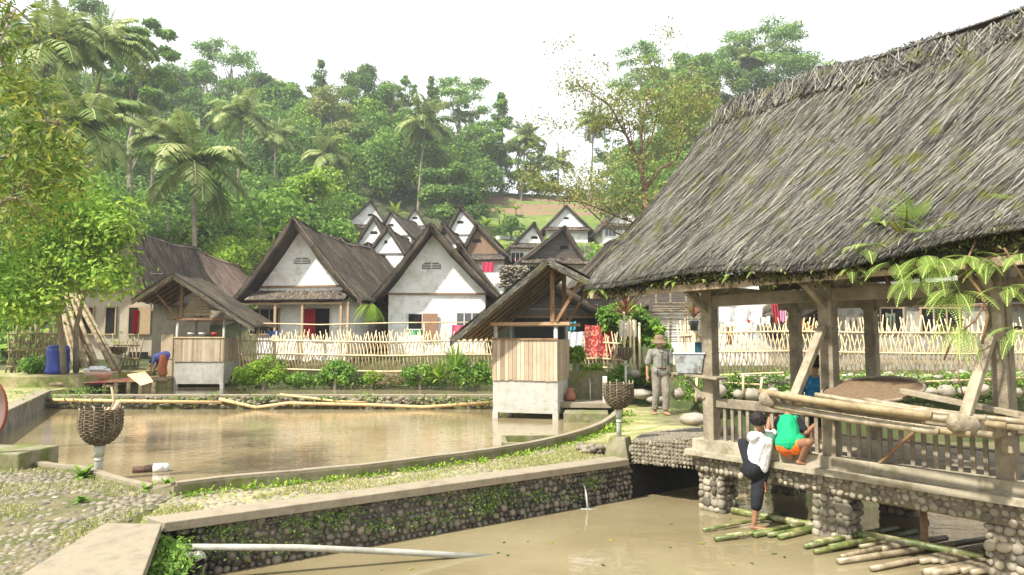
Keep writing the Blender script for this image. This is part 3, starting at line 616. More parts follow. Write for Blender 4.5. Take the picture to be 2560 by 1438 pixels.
pbeam('sill', T(-.0, 1.9, .3), T(4.7, 1.9, .3), .12, .12)
# stone beam and piers under it
sb = MB(); rg = np.random.default_rng(31); sb.beam(T(0, .1, .07), T(4.7, .1, .07), .26, .2); sb.beam(T(0, 1.8, .07), T(4.7, 1.8, .07), .26, .2); sb.mi = 1
u = 0
for zz in (.14, .075, .01):
    u = rg.uniform(0, .04)
    while u < 4.5: r_ = rg.uniform(.03, .045); stones(sb, [T(u, -.034, zz+rg.normal()*.008)], r_, rg, flat=.42, normal=(-pv_.x, -pv_.y, 0), tone=(.5, .2)); u += r_*1.85
part('stone_beam', sb, [m_mortarl, m_stonep], pav, True)
for (u0, u1, v0, v1) in ((0.02, .33, -.0, .32), (1.5, 1.84, 0, .32), (3.1, 3.5, 0, .34), (.05, .35, 1.6, 1.95), (1.5, 1.85, 1.6, 1.95), (3.1, 3.5, 1.6, 1.95)):
    pm = MB(); pm.prism([tuple(T(a, b, 0)[:2]) for a, b in ((u0+.012, v0+.012), (u1-.012, v0+.012), (u1-.012, v1-.012), (u0+.012, v1-.012))], -1.0, -.02); pm.mi = 1
    z = .0
    while z > -.62:
        r_ = rg.uniform(.042, .055)
        for (a0, a1, fx_, nv) in ((u0, u1, lambda s, v0=v0: (s, v0+.01), -pv_), (u0, u1, lambda s, v1=v1: (s, v1-.01), pv_)):
            s = a0+.02
            while s < a1: q = fx_(s, ); stones(pm, [T(q[0], q[1], z+rg.normal()*.008)], r_*rg.uniform(.85, 1.15), rg, flat=.6, normal=(nv.x, nv.y, 0), tone=(.5, .26), n=8, m=6); s += r_*rg.uniform(1.5, 2.1)
        for ue, nv in ((u0+.01, -pu_), (u1-.01, pu_)):
            s = v0+.04
            while s < v1: stones(pm, [T(ue, s, z+rg.normal()*.008)], r_*rg.uniform(.85, 1.15), rg, flat=.8, normal=(nv.x, nv.y, 0), tone=(.5, .22), n=8, m=6); s += r_*1.85
        z -= .078
    part('stone_pier', pm, [m_mortarl, m_stonep], pav, True)
mb = MB(); mb.beam(T(2.45, .35, -.6), T(2.45, .35, .0), .05, .05); part('support_stake', mb, m_wood2, pav)
# shelf on the left post
pbeam('shelf_board', T(-.3, .0, 1.17)+Vector((0, 0, 0)), T(.42, -.05, 1.13), .22, .03); pbeam('shelf_brace', T(-.12, -.02, 1.13), T(.12, -.0, .87), .03, .04)
# ------------------------------------------------------------ rack outside the rail
rk = thing('bamboo_rack', 'timber rack holding bamboo poles outside the pavilion railing', 'rack', T(2.5, -.5, .8))
def rbeam(nm, a, b, w, h, mat=None):
    mb = MB(); mb.beam(a, b, w, h); return part(nm, mb, mat or m_wood, rk, bevel=.008)
m_rough = M('pale_rough_timber', [(.17, .135, .09), (.29, .24, .165), (.38, .32, .23)], scale=5, bump=.7, bscale=18, dirt=(.16, .13, .08), dscale=4)
mb = MB(); mb.tube([T(1.62, -1.15, 1.03), T(1.64, -.85, .98), T(1.66, -.45, .93), T(1.68, -.05, .86), T(1.68, .3, .84)], [.045, .055, .05, .055, .05], 8, ell=1.5); part('bracket_log', mb, m_rough, rk, True)
mb = MB(); mb.tube([T(3.22, -1.05, .94), T(3.26, -.7, .89), T(3.28, -.3, .84), T(3.3, .25, .8)], [.045, .055, .06, .055], 8, ell=1.6); part('bracket_log', mb, m_rough, rk, True)
rbeam('diagonal_strut', T(1.66, -.62, 1.03), T(1.67, -.02, 1.74), .09, .07, m_rough); rbeam('diagonal_strut', T(3.22, -.85, .86), T(3.26, -.02, 1.78), .085, .07, m_rough)
rbeam('lower_strut', T(2.2, -.02, .36), T(2.72, -.25, .83), .03, .03, m_wood2)
rg = np.random.default_rng(41)
poles = [(-1.08, 1.09, 1.55, 3.1, .042), (-.93, 1.05, 1.6, 3.22, .035), (-.75, 1.02, 1.68, 3.2, .032), (-.58, 1.0, 1.72, 3.45, .035), (-.42, .985, 1.7, 3.55, .036), (-.28, .96, 1.75, 3.6, .034), (-.16, .95, 1.74, 3.62, .03), (-.66, 1.06, 1.9, 3.35, .03), (-1.0, .955, 1.62, 3.12, .036), (-.86, .94, 1.6, 3.3, .033), (-.7, .93, 1.8, 3.4, .035), (-.5, 1.03, 2.3, 3.6, .03)]
for i, (v, z, u0, u1, r_) in enumerate(poles):
    mb = MB(); mb.pipe(T(u0, v, z), T(u1, v+rg.normal()*.03, z-.1), r_*.82, nodes=7, n=12, bend=-.015); o = part('bamboo_pole', mb, m_bamw if i % 3 else m_bamd, None, True)
    tag(o, 'grey bamboo pole lying on the rack outside the pavilion railing', 'bamboo pole', 'bamboo poles stored on the rack')
mb = MB(); mb.beam(T(2.55, -.3, 1.12), T(3.5, -.15, .95), .13, .05); o = part('plank', mb, m_rough, bevel=.006); tag(o, 'thick sawn plank slanting across the rack behind the bamboo poles', 'plank')
# winnowing tray
tr = thing('winnowing_tray', 'large round woven winnowing tray leaning on the bamboo rack', 'tray', T(2.15, .28, 1.02))
rot = (Matrix.Rotation(0, 3, 'Z')); mb = MB(); nvec = (Vector((-pv_.x*.22, -pv_.y*.22, .96))).normalized(); q3 = nvec.to_track_quat('Z', 'Y').to_matrix(); c0 = T(2.15, -.0, 1.09)
vs = [c0]+[c0+q3 @ Vector((math.cos(a)*.46, math.sin(a)*.46, 0)) for a in np.linspace(0, 2*math.pi, 41)[:-1]]; vs2 = [v-nvec*.012 for v in vs]
mb.add(vs+vs2, [(0, i, i % 40+1) for i in range(1, 41)]+[(41, i % 40+42, i+41) for i in range(1, 41)]+[(i, i+41, i % 40+42, i % 40+1) for i in range(1, 41)]); part('woven_disc', mb, M('woven_brown_mat', [(.1, .065, .035), (.18, .12, .07), (.25, .18, .11)], scale=40, bump=.6, rough=.9), tr)
mb = MB(); ring = [c0+q3 @ Vector((math.cos(a)*.47, math.sin(a)*.47, .01)) for a in np.linspace(0, 2*math.pi, 49)]; mb.tube(ring, .016, 6, caps=False); part('rim', mb, m_wood, tr, True)
# storage boxes on the shelf
t = thing('storage_box', 'translucent plastic box full of odds and ends on the pavilion shelf', 'storage box', T(-.05, -.02, 1.18))
mat_tr = M('milky_plastic', [(.3, .33, .33), (.42, .45, .45)], scale=5, rough=.35, bump=0, spec=.5, dirt=(.13, .12, .1), dscale=7, dpos=(.45, .6))
mb = MB(); mb.box(T(-.08, -.02, 1.30), (.3, .2, .25), Matrix.Rotation(-.3, 3, 'Z'), 1.25); part('box_body', mb, mat_tr, t, bevel=.01)
mb = MB(); mb.box(T(-.08, -.02, 1.43), (.4, .27, .016), Matrix.Rotation(-.3, 3, 'Z')); part('box_rim', mb, plain('pale_plastic', (.5, .54, .56), .4), t, bevel=.004)
mb = MB(); pc = T(-.19, -.13, 1.33); mb.box(pc, (.1, .004, .09), Matrix.Rotation(-.3, 3, 'Z')); part('paper_label', mb, plain('old_paper', (.55, .5, .4), .9), t)
mb = MB(); mb.box(T(.0, .16, 1.43), (.2, .12, .26), Matrix.Rotation(-.3, 3, 'Z')); mb.box(T(.0, .16, 1.565), (.21, .13, .012), Matrix.Rotation(-.3, 3, 'Z')); o = part('crate', mb, plain('dark_teal_plastic', (.012, .07, .1), .4), bevel=.006); tag(o, 'dark teal plastic crate behind the translucent box on the shelf', 'crate')
# ------------------------------------------------------------ houses of the village
m_frame = plain('white_painted_frame', (.62, .6, .55), .7); m_fwood = plain('tan_wood_frame', (.38, .27, .16), .7)
def house(label, apx, apy, Y, wl, wr, hh, L_, yaw=0., inset=.8, gm=None, wm=None, tm=None, gw=.8, ns=900, feats=(), vent='slot', wallw=None, thick=.24, groups=None, cat='house', bottom=None, ventpx=None, gcut=None):
    inset = inset*(.4 if Y > 40 else .72 if Y < 30 and vent else 1)
    ap = Dy(apx, apy, Y); gz = float(hgt(ap.x, Y+1)); gz = max(gz, .3) if Y > 20 else gz
    t = thing('village_house', label, cat, (ap.x, Y, gz), yaw, groups); s = Y/FPX; zt = ap.z-gz; Hr = hh*s; XL, XR = wl*s, wr*s; th = thick
    rg = np.random.default_rng(int(apx*7+apy)); ps = []; tm = tm or m_thatch_h
    for sg, X in ((-1, XL), (1, XR)):
        def Sf(u, v, sg=sg, X=X): return np.stack([sg*X*v, u*L_+.0*v, zt-Hr*(1.12*v-.12*v*v)-.03*L_*np.sin(np.pi*u)*(1-v)+.03*np.sin(u*17+v*5)], 1)
        V, F = slab(Sf, 10, 6, th, jit=.012, rg=rg); ps.append((V, F, rg.uniform(.05, .3, len(F)))); vl = math.hypot(X, Hr)
        ps.append(strands(Sf, int(ns*.6), rg, .5+.012*Y, .016+.0006*Y, .04, sl_var=.12, tone=(.5, .24), ulen=L_, vlen=vl, seg=2))
        def Sv(u, v, sg=sg, X=X): p = Sf(u*0, v); p[:, 1] = -.03+.05*u; p[:, 2] -= th*u*1.1; return p
        q = strands(Sv, int(ns*.22), rg, .45+.01*Y, .018+.0006*Y, .015, sl_var=.03, tone=(.42, .25), ulen=.2, vlen=vl, seg=2); ps.append(q)
    V, F, Tn = joinnp(ps); npmesh('roof', V, F, tm, t, Tn, world=False)
    k = Hr/((XL+XR)/2); gl, gr = XL*gw, XR*gw; ztg = zt-th*1.25; zg = zt-Hr*gw-th*1.2; zb = -1.2
    if gcut: zg = Dy(apx, gcut, Y+inset).z-gz
    yf_ = inset; mb = MB(); y = inset; mb.add([(-gl, y, zg), (gr, y, zg), (0, y, ztg), (-gl, y+.1, zg), (gr, y+.1, zg), (0, y+.1, ztg)], [(0, 1, 2), (5, 4, 3), (0, 3, 4, 1), (1, 4, 5, 2), (2, 5, 3, 0)]); part('gable', mb, gm or m_white, t, world=False)
    mb = MB(); ww = wallw or .97; y1 = max(L_-.5, inset+1.2)
    mb.box((0+(gr-gl)/2, (inset+.04+y1)/2, (zg+zb)/2), ((gl+gr)*ww, y1-inset-.04, zg-zb)); part('wall', mb, wm or m_white, t, world=False)
    mb = MB(); mb.box(((gr-gl)/2, inset-.02, zg+.02), (gl+gr, .05, .07)); part('gable_beam', mb, m_wood2 if Y < 40 else m_darkw, t, world=False)
    if Y < 40:
        mb = MB(); mb.box((.02, yf_-.008, (zg+ztg)/2-.1), (.018, .012, ztg-zg-.5)); mb.box((0, yf_-.006, zg+(ztg-zg)*.3), ((gl+gr)*.62, .01, .012)); part('wall_seam', mb, m_white2, t, world=False)
    # barge boards
    for sg, X in ((-1, XL), (1, XR)):
        mb = MB(); mb.beam((sg*.02, inset*.45, zt-th*1.15), (sg*X*.93, inset*.45, zt-Hr*.95-th*1.15), .06, .09); part('barge_board', mb, m_wood2 if Y < 60 else m_wood, t, world=False)
    def loc(px, py, d=0): p = Dy(px, py, Y+inset-d); return p.x-ap.x, p.z-gz
    yf = inset-.005
    if vent:
        vx, vz, vw, vh = 0, zt-Hr*.52, .42, .16
        if ventpx: (a, b), (c, d) = loc(ventpx[0], ventpx[1]), loc(ventpx[2], ventpx[3]); vx, vz, vw, vh = (a+c)/2, (b+d)/2, abs(c-a)/2, abs(b-d)/2
        elif Y > 40: vw, vh = .3, .13
        mb = MB(); mb.add([(vx-vw, yf-.006, vz-vh), (vx+vw, yf-.006, vz-vh), (vx+vw, yf-.006, vz+vh*.4), (vx+vw*.7, yf-.006, vz+vh), (vx-vw*.7, yf-.006, vz+vh), (vx-vw, yf-.006, vz+vh*.4)], [(0, 1, 2, 3, 4, 5)]); v = part('gable_vent', mb, m_dark, t, world=False)  # near-black polygon paints the darkness behind the vent
        if Y < 40:
            mb = MB()
            for i in range(3): mb.box((vx, yf-.02, vz-vh*.6+i*vh*.55), (vw*1.9, .02, .035))
            mb.box((vx, yf-.02, vz), (.035, .02, vh*1.8)); part('slat', mb, m_white2, v, world=False)
    for f in feats:
        kd_ = f[0]
        if kd_ in ('win', 'door', 'win_light'):
            (a, b), (c, d) = loc(f[1], f[2]), loc(f[3], f[4]); npn = f[5]; fm = f[6] if len(f) > 6 else m_fwood; cx, cz = (a+c)/2, (b+d)/2; W_, H_ = abs(c-a), abs(b-d); fw_ = .05
            mb = MB()
            for (x, z, w_, h_) in ((cx, cz+H_/2, W_+2*fw_, fw_), (cx, cz-H_/2, W_+2*fw_, fw_), (a, cz, fw_, H_-fw_), (c, cz, fw_, H_-fw_)): mb.box((x, inset-.0, z), (w_, .07, h_))
            for i in range(1, npn): mb.box((a+(c-a)*i/npn, inset+.0, cz), (.05, .06, H_-fw_))
            nm = 'door' if kd_ == 'door' else 'window'; fr = part(nm, mb, fm, t, world=False)
            mb = MB(); mb.box((cx, inset+.012, cz), (W_-.01, .06, H_-.01)); part('pane' if nm == 'window' else 'opening', mb, m_glass if kd_ == 'win_light' else m_dark, fr, world=False)  # dark box paints the unlit room; the wall stays uncut
        elif kd_ == 'panel':
            (a, b), (c, d) = loc(f[1], f[2]), loc(f[3], f[4]); mb = MB(); mb.box(((a+c)/2, inset-.05, (b+d)/2), (abs(c-a), .04, abs(b-d)))
            o = part(f[6], mb, f[5], t, world=False)
        elif kd_ == 'curtain':
            (a, b), (c, d) = loc(f[1], f[2]), loc(f[3], f[4]); mb = MB(); n_ = 14; vs = []
            for i in range(n_+1):
                x = a+(c-a)*i/n_; yy = inset-.08+.03*math.sin(i*2.1); vs += [(x, yy, b), (x, yy+.01*math.sin(i), d)]
            mb.add(vs, [(2*i, 2*i+2, 2*i+3, 2*i+1) for i in range(n_)]); part('curtain', mb, f[5], t, world=False)
        elif kd_ == 'awning':
            z1 = loc(apx, f[1])[1]; z2 = loc(apx, f[2], inset)[1]
            def Sa(u, v): return np.stack([-gl*1.02+(gl+gr)*1.04*u, inset-.02-v*(inset*.9+.15), z1+(z2-z1)*v], 1)
            V, F = slab(Sa, 12, 3, .1, jit=.008, rg=rg); q = strands(Sa, max(200, ns//5), rg, .35, .02+.0005*Y, .03, sl_var=.2, tone=(.45, .25), ulen=gl+gr, vlen=1.0, seg=2)
            V, F, Tn = joinnp([(V, F, rg.uniform(.05, .3, len(F))), q]); npmesh('awning', V, F, tm, t, Tn, world=False)
            mb = MB(); mb.box(((gr-gl)/2, .02, z2-.14), ((gl+gr)*1.0, .06, .07)); part('awning_beam', mb, m_fwood, t, world=False)
        elif kd_ == 'post':
            x, z = loc(f[1], f[2], inset); mb = MB(); mb.box((x, .05, (z+zb)/2), (.09, .09, z-zb)); part('veranda_post', mb, m_fwood, t, world=False)
    return t
m_red = plain('red_curtain_cloth', (.35, .015, .03), .9); m_wdoor = plain('brown_wooden_shutter', (.3, .17, .1), .7, bump=.3)
GV = 'thatched village houses'
house('large white gable house with a mossy thatch awning and a red door curtain', 732, 540, 27, 154, 178, 208, 8.6, -.14, 1.0, ns=9000, gw=.76, feats=[('awning', 727, 750), ('win', 612, 772, 688, 836, 3), ('door', 784, 770, 823, 850, 1, m_frame), ('curtain', 757, 772, 787, 842, m_red), ('post', 685, 756), ('post', 757, 756), ('post', 858, 756), ('post', 876, 756)], ventpx=(729, 645, 771, 660), groups=GV)
house('white gable house with a brown wooden shutter and pale double windows', 1076, 556, 28, 142, 178, 188, 8, .02, .95, ns=9000, gw=.8, feats=[('win', 1021, 784, 1057, 824, 1, m_frame), ('panel', 1058, 784, 1095, 850, m_wdoor, 'shutter'), ('win_light', 1142, 782, 1200, 818, 3, m_frame)], ventpx=(1056, 657, 1103, 673), groups=GV, gcut=736)
house('tan-walled house in the shade behind the leafy tree and leaning bamboo', 300, 550, 27, 262, 84, 205, 7.6, .06, .9, gm=m_tanw, wm=m_tanw, ns=8000, feats=[('win', 270, 768, 292, 836, 1), ('win', 326, 768, 350, 836, 1), ('curtain', 338, 775, 350, 832, m_red), ('panel', 351, 768, 378, 836, m_fwood, 'shutter'), ('win', 212, 768, 238, 836, 1), ('panel', 330, 880, 372, 905, m_dark, 'cellar_shade_panel')], vent=None, thick=.2, groups=GV)  # cellar panel is painted near-black for the shade inside
house('house with a pinkish brown thatch roof behind the small left hut', 462, 608, 35, 100, 115, 150, 12, .0, .8, gm=m_tanw, wm=m_tanw, tm=m_thatch_p, ns=5000, vent=None, groups=GV)
house('house whose bare thatch slope shows right behind the awning house', 850, 590, 34, 90, 122, 140, 7, -.12, .7, ns=3500, gm=m_darkw, groups=GV)
house('house half hidden behind the right roof slope of the wooden shutter house', 1150, 606, 34, 90, 118, 150, 7, .0, .6, ns=3000, gm=m_brownw, groups=GV)
house('grey plastered gable house with a small black window beside the bare tree', 1600, 540, 31, 160, 150, 175, 8, .05, .9, gm=m_greyw, wm=m_darkw, ns=6000, feats=[('win', 1412, 762, 1495, 820, 4, m_fwood)], ventpx=(1551, 631, 1592, 652), thick=.3, groups=GV)
house('small dark-roofed house with drooping eaves below the two white gables', 918, 604, 42, 34, 72, 84, 6, .25, .5, gm=m_darkw, ns=1500, groups=GV, thick=.35)
house('small white gable house with a tiny square opening', 968, 563, 50, 62, 56, 78, 6, -.1, .6, gm=m_white, ns=900, ventpx=(960, 601, 968, 609), groups=GV)
house('dusty white gable house half hidden behind its neighbour with the tiny opening', 934, 536, 57, 60, 50, 88, 6, -.05, .5, gm=m_white2, ns=900, groups=GV)
house('highest white board gable house on the left with a window band below', 928, 498, 72, 78, 52, 76, 7, .22, .7, gm=m_white2, wm=m_white2, ns=900, feats=[('awning', 562, 572), ('win', 872, 580, 905, 601, 2, m_frame)], groups=GV, thick=.2)
house('white gable house with an oval vent below the banana plants', 975, 524, 66, 48, 70, 75, 7, -.22, .6, gm=m_white2, ns=900, groups=GV)
house('small bright white gable house with a square vent at the back row', 1037, 518, 80, 36, 34, 52, 6, .0, .6, gm=m_white, ns=700, feats=[('awning', 566, 574)], groups=GV, thick=.2)
house('tall grey gable house with double roof edges in the middle of the slope', 1150, 513, 62, 48, 84, 82, 8, -.12, .6, gm=m_white2, ns=1300, groups=GV, thick=.3)
house('little roof of dark thatch peeking behind the wooden shutter house ridge', 1106, 553, 52, 22, 46, 58, 6, -.1, .4, gm=m_darkw, ns=600, groups=GV)
house('brown board gable house above a bright white wall with pink washing', 1191, 556, 47, 50, 86, 88, 6, -.1, .7, gm=m_brownw, wm=m_white, ns=1600, feats=[('awning', 640, 650), ('win', 1206, 655, 1226, 676, 1)], groups=GV)
house('tiny white gable house behind the hanging white sheet', 1283, 552, 86, 36, 30, 36, 6, .0, .5, gm=m_white, ns=500, groups=GV, thick=.18)
house('white gable house with a two-pane vent and a window row below', 1337, 553, 61, 78, 40, 78, 7, .1, .7, gm=m_white, wm=m_white, ns=1100, feats=[('awning', 608, 620), ('win', 1268, 632, 1310, 662, 4, m_frame)], groups=GV)
house('dark board gable house with shaggy thatch and white lower wall', 1413, 562, 45, 136, 66, 108, 7, .16, .8, gm=m_darkw, wm=m_white, ns=2600, feats=[('awning', 645, 660), ('win', 1310, 667, 1338, 690, 2, m_frame)], groups=GV)
house('wide white gable house standing alone at the foot of the terraces', 1416, 511, 78, 66, 70, 66, 8, .0, .8, gm=m_white2, wm=m_white2, ns=1200, feats=[('awning', 567, 576)], groups=GV, thick=.22)
house('white gable house with pale glass windows below the bare tree branches', 1563, 507, 75, 74, 80, 76, 8, .12, .8, gm=m_white2, wm=m_white, ns=1100, feats=[('awning', 559, 566), ('win_light', 1512, 572, 1540, 592, 3, m_frame)], groups=GV, thick=.22)
house('white-walled house seen under the pavilion eave behind the washing', 1850, 560, 25, 150, 190, 190, 7, .1, .8, gm=m_white, wm=m_white, ns=3000, groups=GV)
house('long low house behind the right bamboo fence', 2330, 520, 21, 330, 330, 260, 6, .0, 1.0, gm=m_white2, wm=m_greyw, ns=3000, gw=.85, feats=[('win', 2170, 770, 2260, 830, 3), ('win', 2300, 770, 2400, 830, 3), ('win', 1990, 780, 2080, 830, 2)], groups=GV)
house('low shed roof with shade-painted dark walls directly behind the centre bath hut', 1385, 700, 26, 120, 150, 92, 4, .1, .9, gm=m_darkw, wm=m_dark, ns=2500, groups=GV, vent=None)  # walls painted near-black as the shaded veranda seen through the hut
# hill stone wall between the houses
mb = MB(); rg = np.random.default_rng(51)
for k in range(380):
    p = Dy(rg.uniform(1250, 1320), rg.uniform(665, 720), 42+rg.random()); mb.tone = rg.uniform(.2, .9); mb.ball(p, (.11, .1, .07), n=6, m=4)
o = part('rubble_wall', mb, m_stone, smooth=True); tag(o, 'pale rubble stone wall below the white-walled house with pink washing', 'wall')
# ------------------------------------------------------------ bath huts over the ponds
def hut(label, loc, rot, wd, dp, zc, zp, zbm, ax, az, lx, lz, rx, rz, plank, legz, tm, seed, front=.55, kp=None):
    t = thing('bath_hut', label, 'hut', (loc[0], loc[1], loc[2]), rot); z0 = loc[2]; rg = np.random.default_rng(seed); Z = lambda z: z-z0
    mb = MB()
    for x in (.06, wd-.06):
        for y in (.06, dp-.06): mb.box((x, y, (legz-.6-z0+Z(legz+.16))/2), (.14, .14, Z(legz+.16)-(legz-.6-z0)))
    part('concrete_leg', mb, m_conc, t, world=False, bevel=.01)
    mb = MB()
    for (c, d) in (((wd/2, .04, 0), (wd, .08)), ((wd/2, dp-.04, 0), (wd-.01, .078)), ((.04, dp/2, 0), (.078, dp-.16)), ((wd-.04, dp/2, 0), (.078, dp-.16))): mb.box((c[0], c[1], (Z(legz+.13)+Z(zc))/2), (d[0], d[1], Z(zc)-Z(legz+.13)))
    mb.box((wd/2, dp/2, Z(legz+.2)), (wd-.17, dp-.17, .06)); part('concrete_wall', mb, m_conc, t, world=False, bevel=.008)
    for x in (.05, wd-.05):
        for y in (.05, dp-.05):
            mb = MB(); mb.tube([(x, y, Z(zc)-.3), (x, y, Z(zbm))], .05, 10); part('corner_post', mb, m_conc, t, True, world=False)
    mb = MB(); n_ = plank
    for i in range(n_):
        mb.tone = float(np.clip(.55+rg.normal()*.25, 0, 1)); x = wd*(i+.5)/n_
        mb.box((x, -.02, (Z(zc)-.0+Z(zp))/2+rg.normal()*.006), (wd/n_*.92, .018, Z(zp)-Z(zc)+.03))
    m_ = int(n_*.9)
    for i in range(m_):
        mb.tone = float(np.clip(.4+rg.normal()*.2, 0, 1)); y = dp*(i+.5)/m_
        for x in (wd+.01, -.01): mb.box((x, y, (Z(zc)+Z(zp))/2), (.018, dp/m_*.92, Z(zp)-Z(zc)+.02))
    part('plank_screen', mb, m_plank, t, world=False)
    mb = MB(); mb.box((wd/2, -.035, Z(zp)+.02), (wd+.04, .05, .04)); part('top_rail', mb, m_bam if n_ > 20 else m_wood2, t, world=False)
    for y in (.0, dp):
        mb = MB(); mb.box((wd/2+.12*(1 if ax > wd/2 else -1), y, Z(zbm)), (wd+.35, .09, .08)); part('tie_beam', mb, m_wood2 if plank > 20 else m_pl1, t, world=False, bevel=.004)
        mb = MB(); mb.box((kp, y, (Z(zbm)+Z(az)-.2)/2), (.1, .09, Z(az)-.2-Z(zbm))); part('king_post', mb, m_wood2, t, world=False, bevel=.004)
        mb = MB(); s = 1 if rx-ax < ax-lx else -1; ex = (rx if s > 0 else lx); mb.beam((kp+.1*s, y-.05, Z(zbm)+.05), (ax+(ex-ax)*.62, y-.05, Z(az)+((rz if s > 0 else lz)-az)*.62-.12), .05, .07); part('strut', mb, m_wood2, t, world=False)
    ps = []; y0, y1 = -front, dp+.45; Lr = y1-y0
    for (ex, ez) in ((lx, lz), (rx, rz)):
        def Sf(u, v, ex=ex, ez=ez): return np.stack([ax+(ex-ax)*v, y0+Lr*u, Z(az)+(ez-az)*(1.06*v-.06*v*v)+.02*np.sin(u*11+v*4)], 1)
        V, F = slab(Sf, 10, 6, .11, jit=.01, rg=rg); ps.append((V, F, rg.uniform(.1, .35, len(F)))); vl = math.hypot(ex-ax, ez-az)
        ps.append(strands(Sf, 4200, rg, .65, .014, .05, sl_var=.18, tone=(.55, .24), ulen=Lr, vlen=vl, clampv=1.07))
        def Sv(u, v, Sf=Sf): p = Sf(u*0, v); p[:, 1] -= .04-.02*u; p[:, 2] -= .15*u; return p
        ps.append(strands(Sv, 1500, rg, .5, .013, .02, sl_var=.06, tone=(.5, .25), ulen=.15, vlen=vl, clampv=1.07))
        for i in range(6):
            y = y0+.12+i*(Lr-.24)/5; mb = MB(); s = 1 if ex > ax else -1; mb.beam((ax+s*.04, y, Z(az)-.16), (ex-s*.06, y, Z(ez)-.13), .04, .05); part('rafter', mb, m_wood2, t, world=False)
    V, F, Tn = joinnp(ps); npmesh('roof', V, F, tm, t, Tn, world=False); return t
m_pl1 = plain('orange_brown_beam', (.4, .26, .15), .7, bump=.3)
h1 = hut('plank-screened bath hut with a steep palm-thatch roof at the pond corner', (-.457, 16.43, -.25), math.atan2(-.255, .967), 1.575, 1.5, .66, 1.6, 1.98, 1.45, 3.45, -.74, 1.72, 2.55, 2.88, 16, -.25, m_thatch, 61, kp=1.46)
h2 = hut('bath hut with a fine bamboo-strip screen above grey concrete on the left', (-12.06, 24.5, -.1), 0, 1.78, 1.55, .84, 1.67, 2.34, .1, 3.9, -1.2, 3.05, 2.85, 2.15, 34, -.1, m_thatch_h, 62, kp=.2)
mb = MB(); 
for i in range(12): mb.tone = .3+.4*random.random(); mb.box((-11.35+.0*i, 24.6, 2.5+i*.055), (1.15-i*.07, .03, .035), Matrix.Rotation(random.uniform(-.03, .03), 3, 'Y'))
o = part('stacked_sticks', mb, m_plank); tag(o, 'bundle of thin bamboo sticks stored under the roof of the left hut', 'sticks')
mb = MB(); mb.box((-12.38, 24.6, .95), (.42, .05, 1.7)); mb.box((-12.38, 24.565, .95), (.44, .02, .05)); o = part('wooden_door', mb, m_plank); tag(o, 'tall narrow plank door panel standing beside the left hut', 'door')
# shelf of pots inside the left hut
rg = np.random.default_rng(3)
for i, (x, c, l) in enumerate([(-11.6, (.6, .62, .6), 'pale plastic dipper on the shelf inside the left hut'), (-11.2, (.65, .65, .66), 'white bowl on the shelf inside the left hut'), (-10.75, (.6, .05, .04), 'red basin on the shelf inside the left hut')]):
    mb = MB(); mb.lathe([(.05, 0), (.12, .1), (.13, .14), (.11, .12)], (x, 24.75, 1.72), 14); o = part('basin', mb, plain('basin_plastic_'+str(i), c, .4), smooth=True); tag(o, l, 'basin')
# slab, tap wall and posts to the right of the centre hut
t = thing('washing_place', 'mossy concrete washing slab with a tap wall beside the centre hut', 'washing place', (1.7, 16.9, -.25))
mb = MB(); mb.box((1.75, 16.75, .06), (1.25, 1.0, .12), Matrix.Rotation(-.1, 3, 'Z')); part('slab', mb, m_concl, t, bevel=.01)
mb = MB(); mb.box((1.85, 17.35, .35), (1.1, .1, .95), Matrix.Rotation(-.1, 3, 'Z')); part('back_wall', mb, m_concm, t, bevel=.01)
mb = MB(); mb.box((1.7, 15.85, -.25), (1.0, .75, .42), Matrix.Rotation(-.12, 3, 'Z')); part('lower_block', mb, m_concm, t, bevel=.015)
mb = MB(); mb.tube([(1.92, 17.25, .62), (1.92, 17.1, .62), (1.93, 17.02, .55)], .012, 6); part('tap', mb, m_conc, t)
mb = MB(); mb.tube([(1.93, 17.0, .56), (1.93, 16.98, .12)], [.008, .012], 6)
mw = plain('falling_water', (.7, .75, .78), .08); part('water_jet', mb, mw, t, True)
mb = MB(); mb.lathe([(.09, 0), (.14, .03), (.13, .12), (.1, .2), (.085, .24), (.09, .3), (.07, .3)], (1.42, 16.8, .125), 16); o = part('clay_pot', mb, plain('terracotta', (.36, .15, .08), .8), smooth=True); tag(o, 'brown clay pot on the washing slab beside the centre hut', 'pot')
mb = MB(); mb.box((2.22, 16.45, .38), (.1, .1, .7)); mb.box((2.22, 16.45, .05), (.24, .24, .12)); o = part('white_post', mb, plain('whitewashed_concrete', (.62, .6, .54), .8), bevel=.01); tag(o, 'short whitewashed post at the corner of the washing slab', 'post')
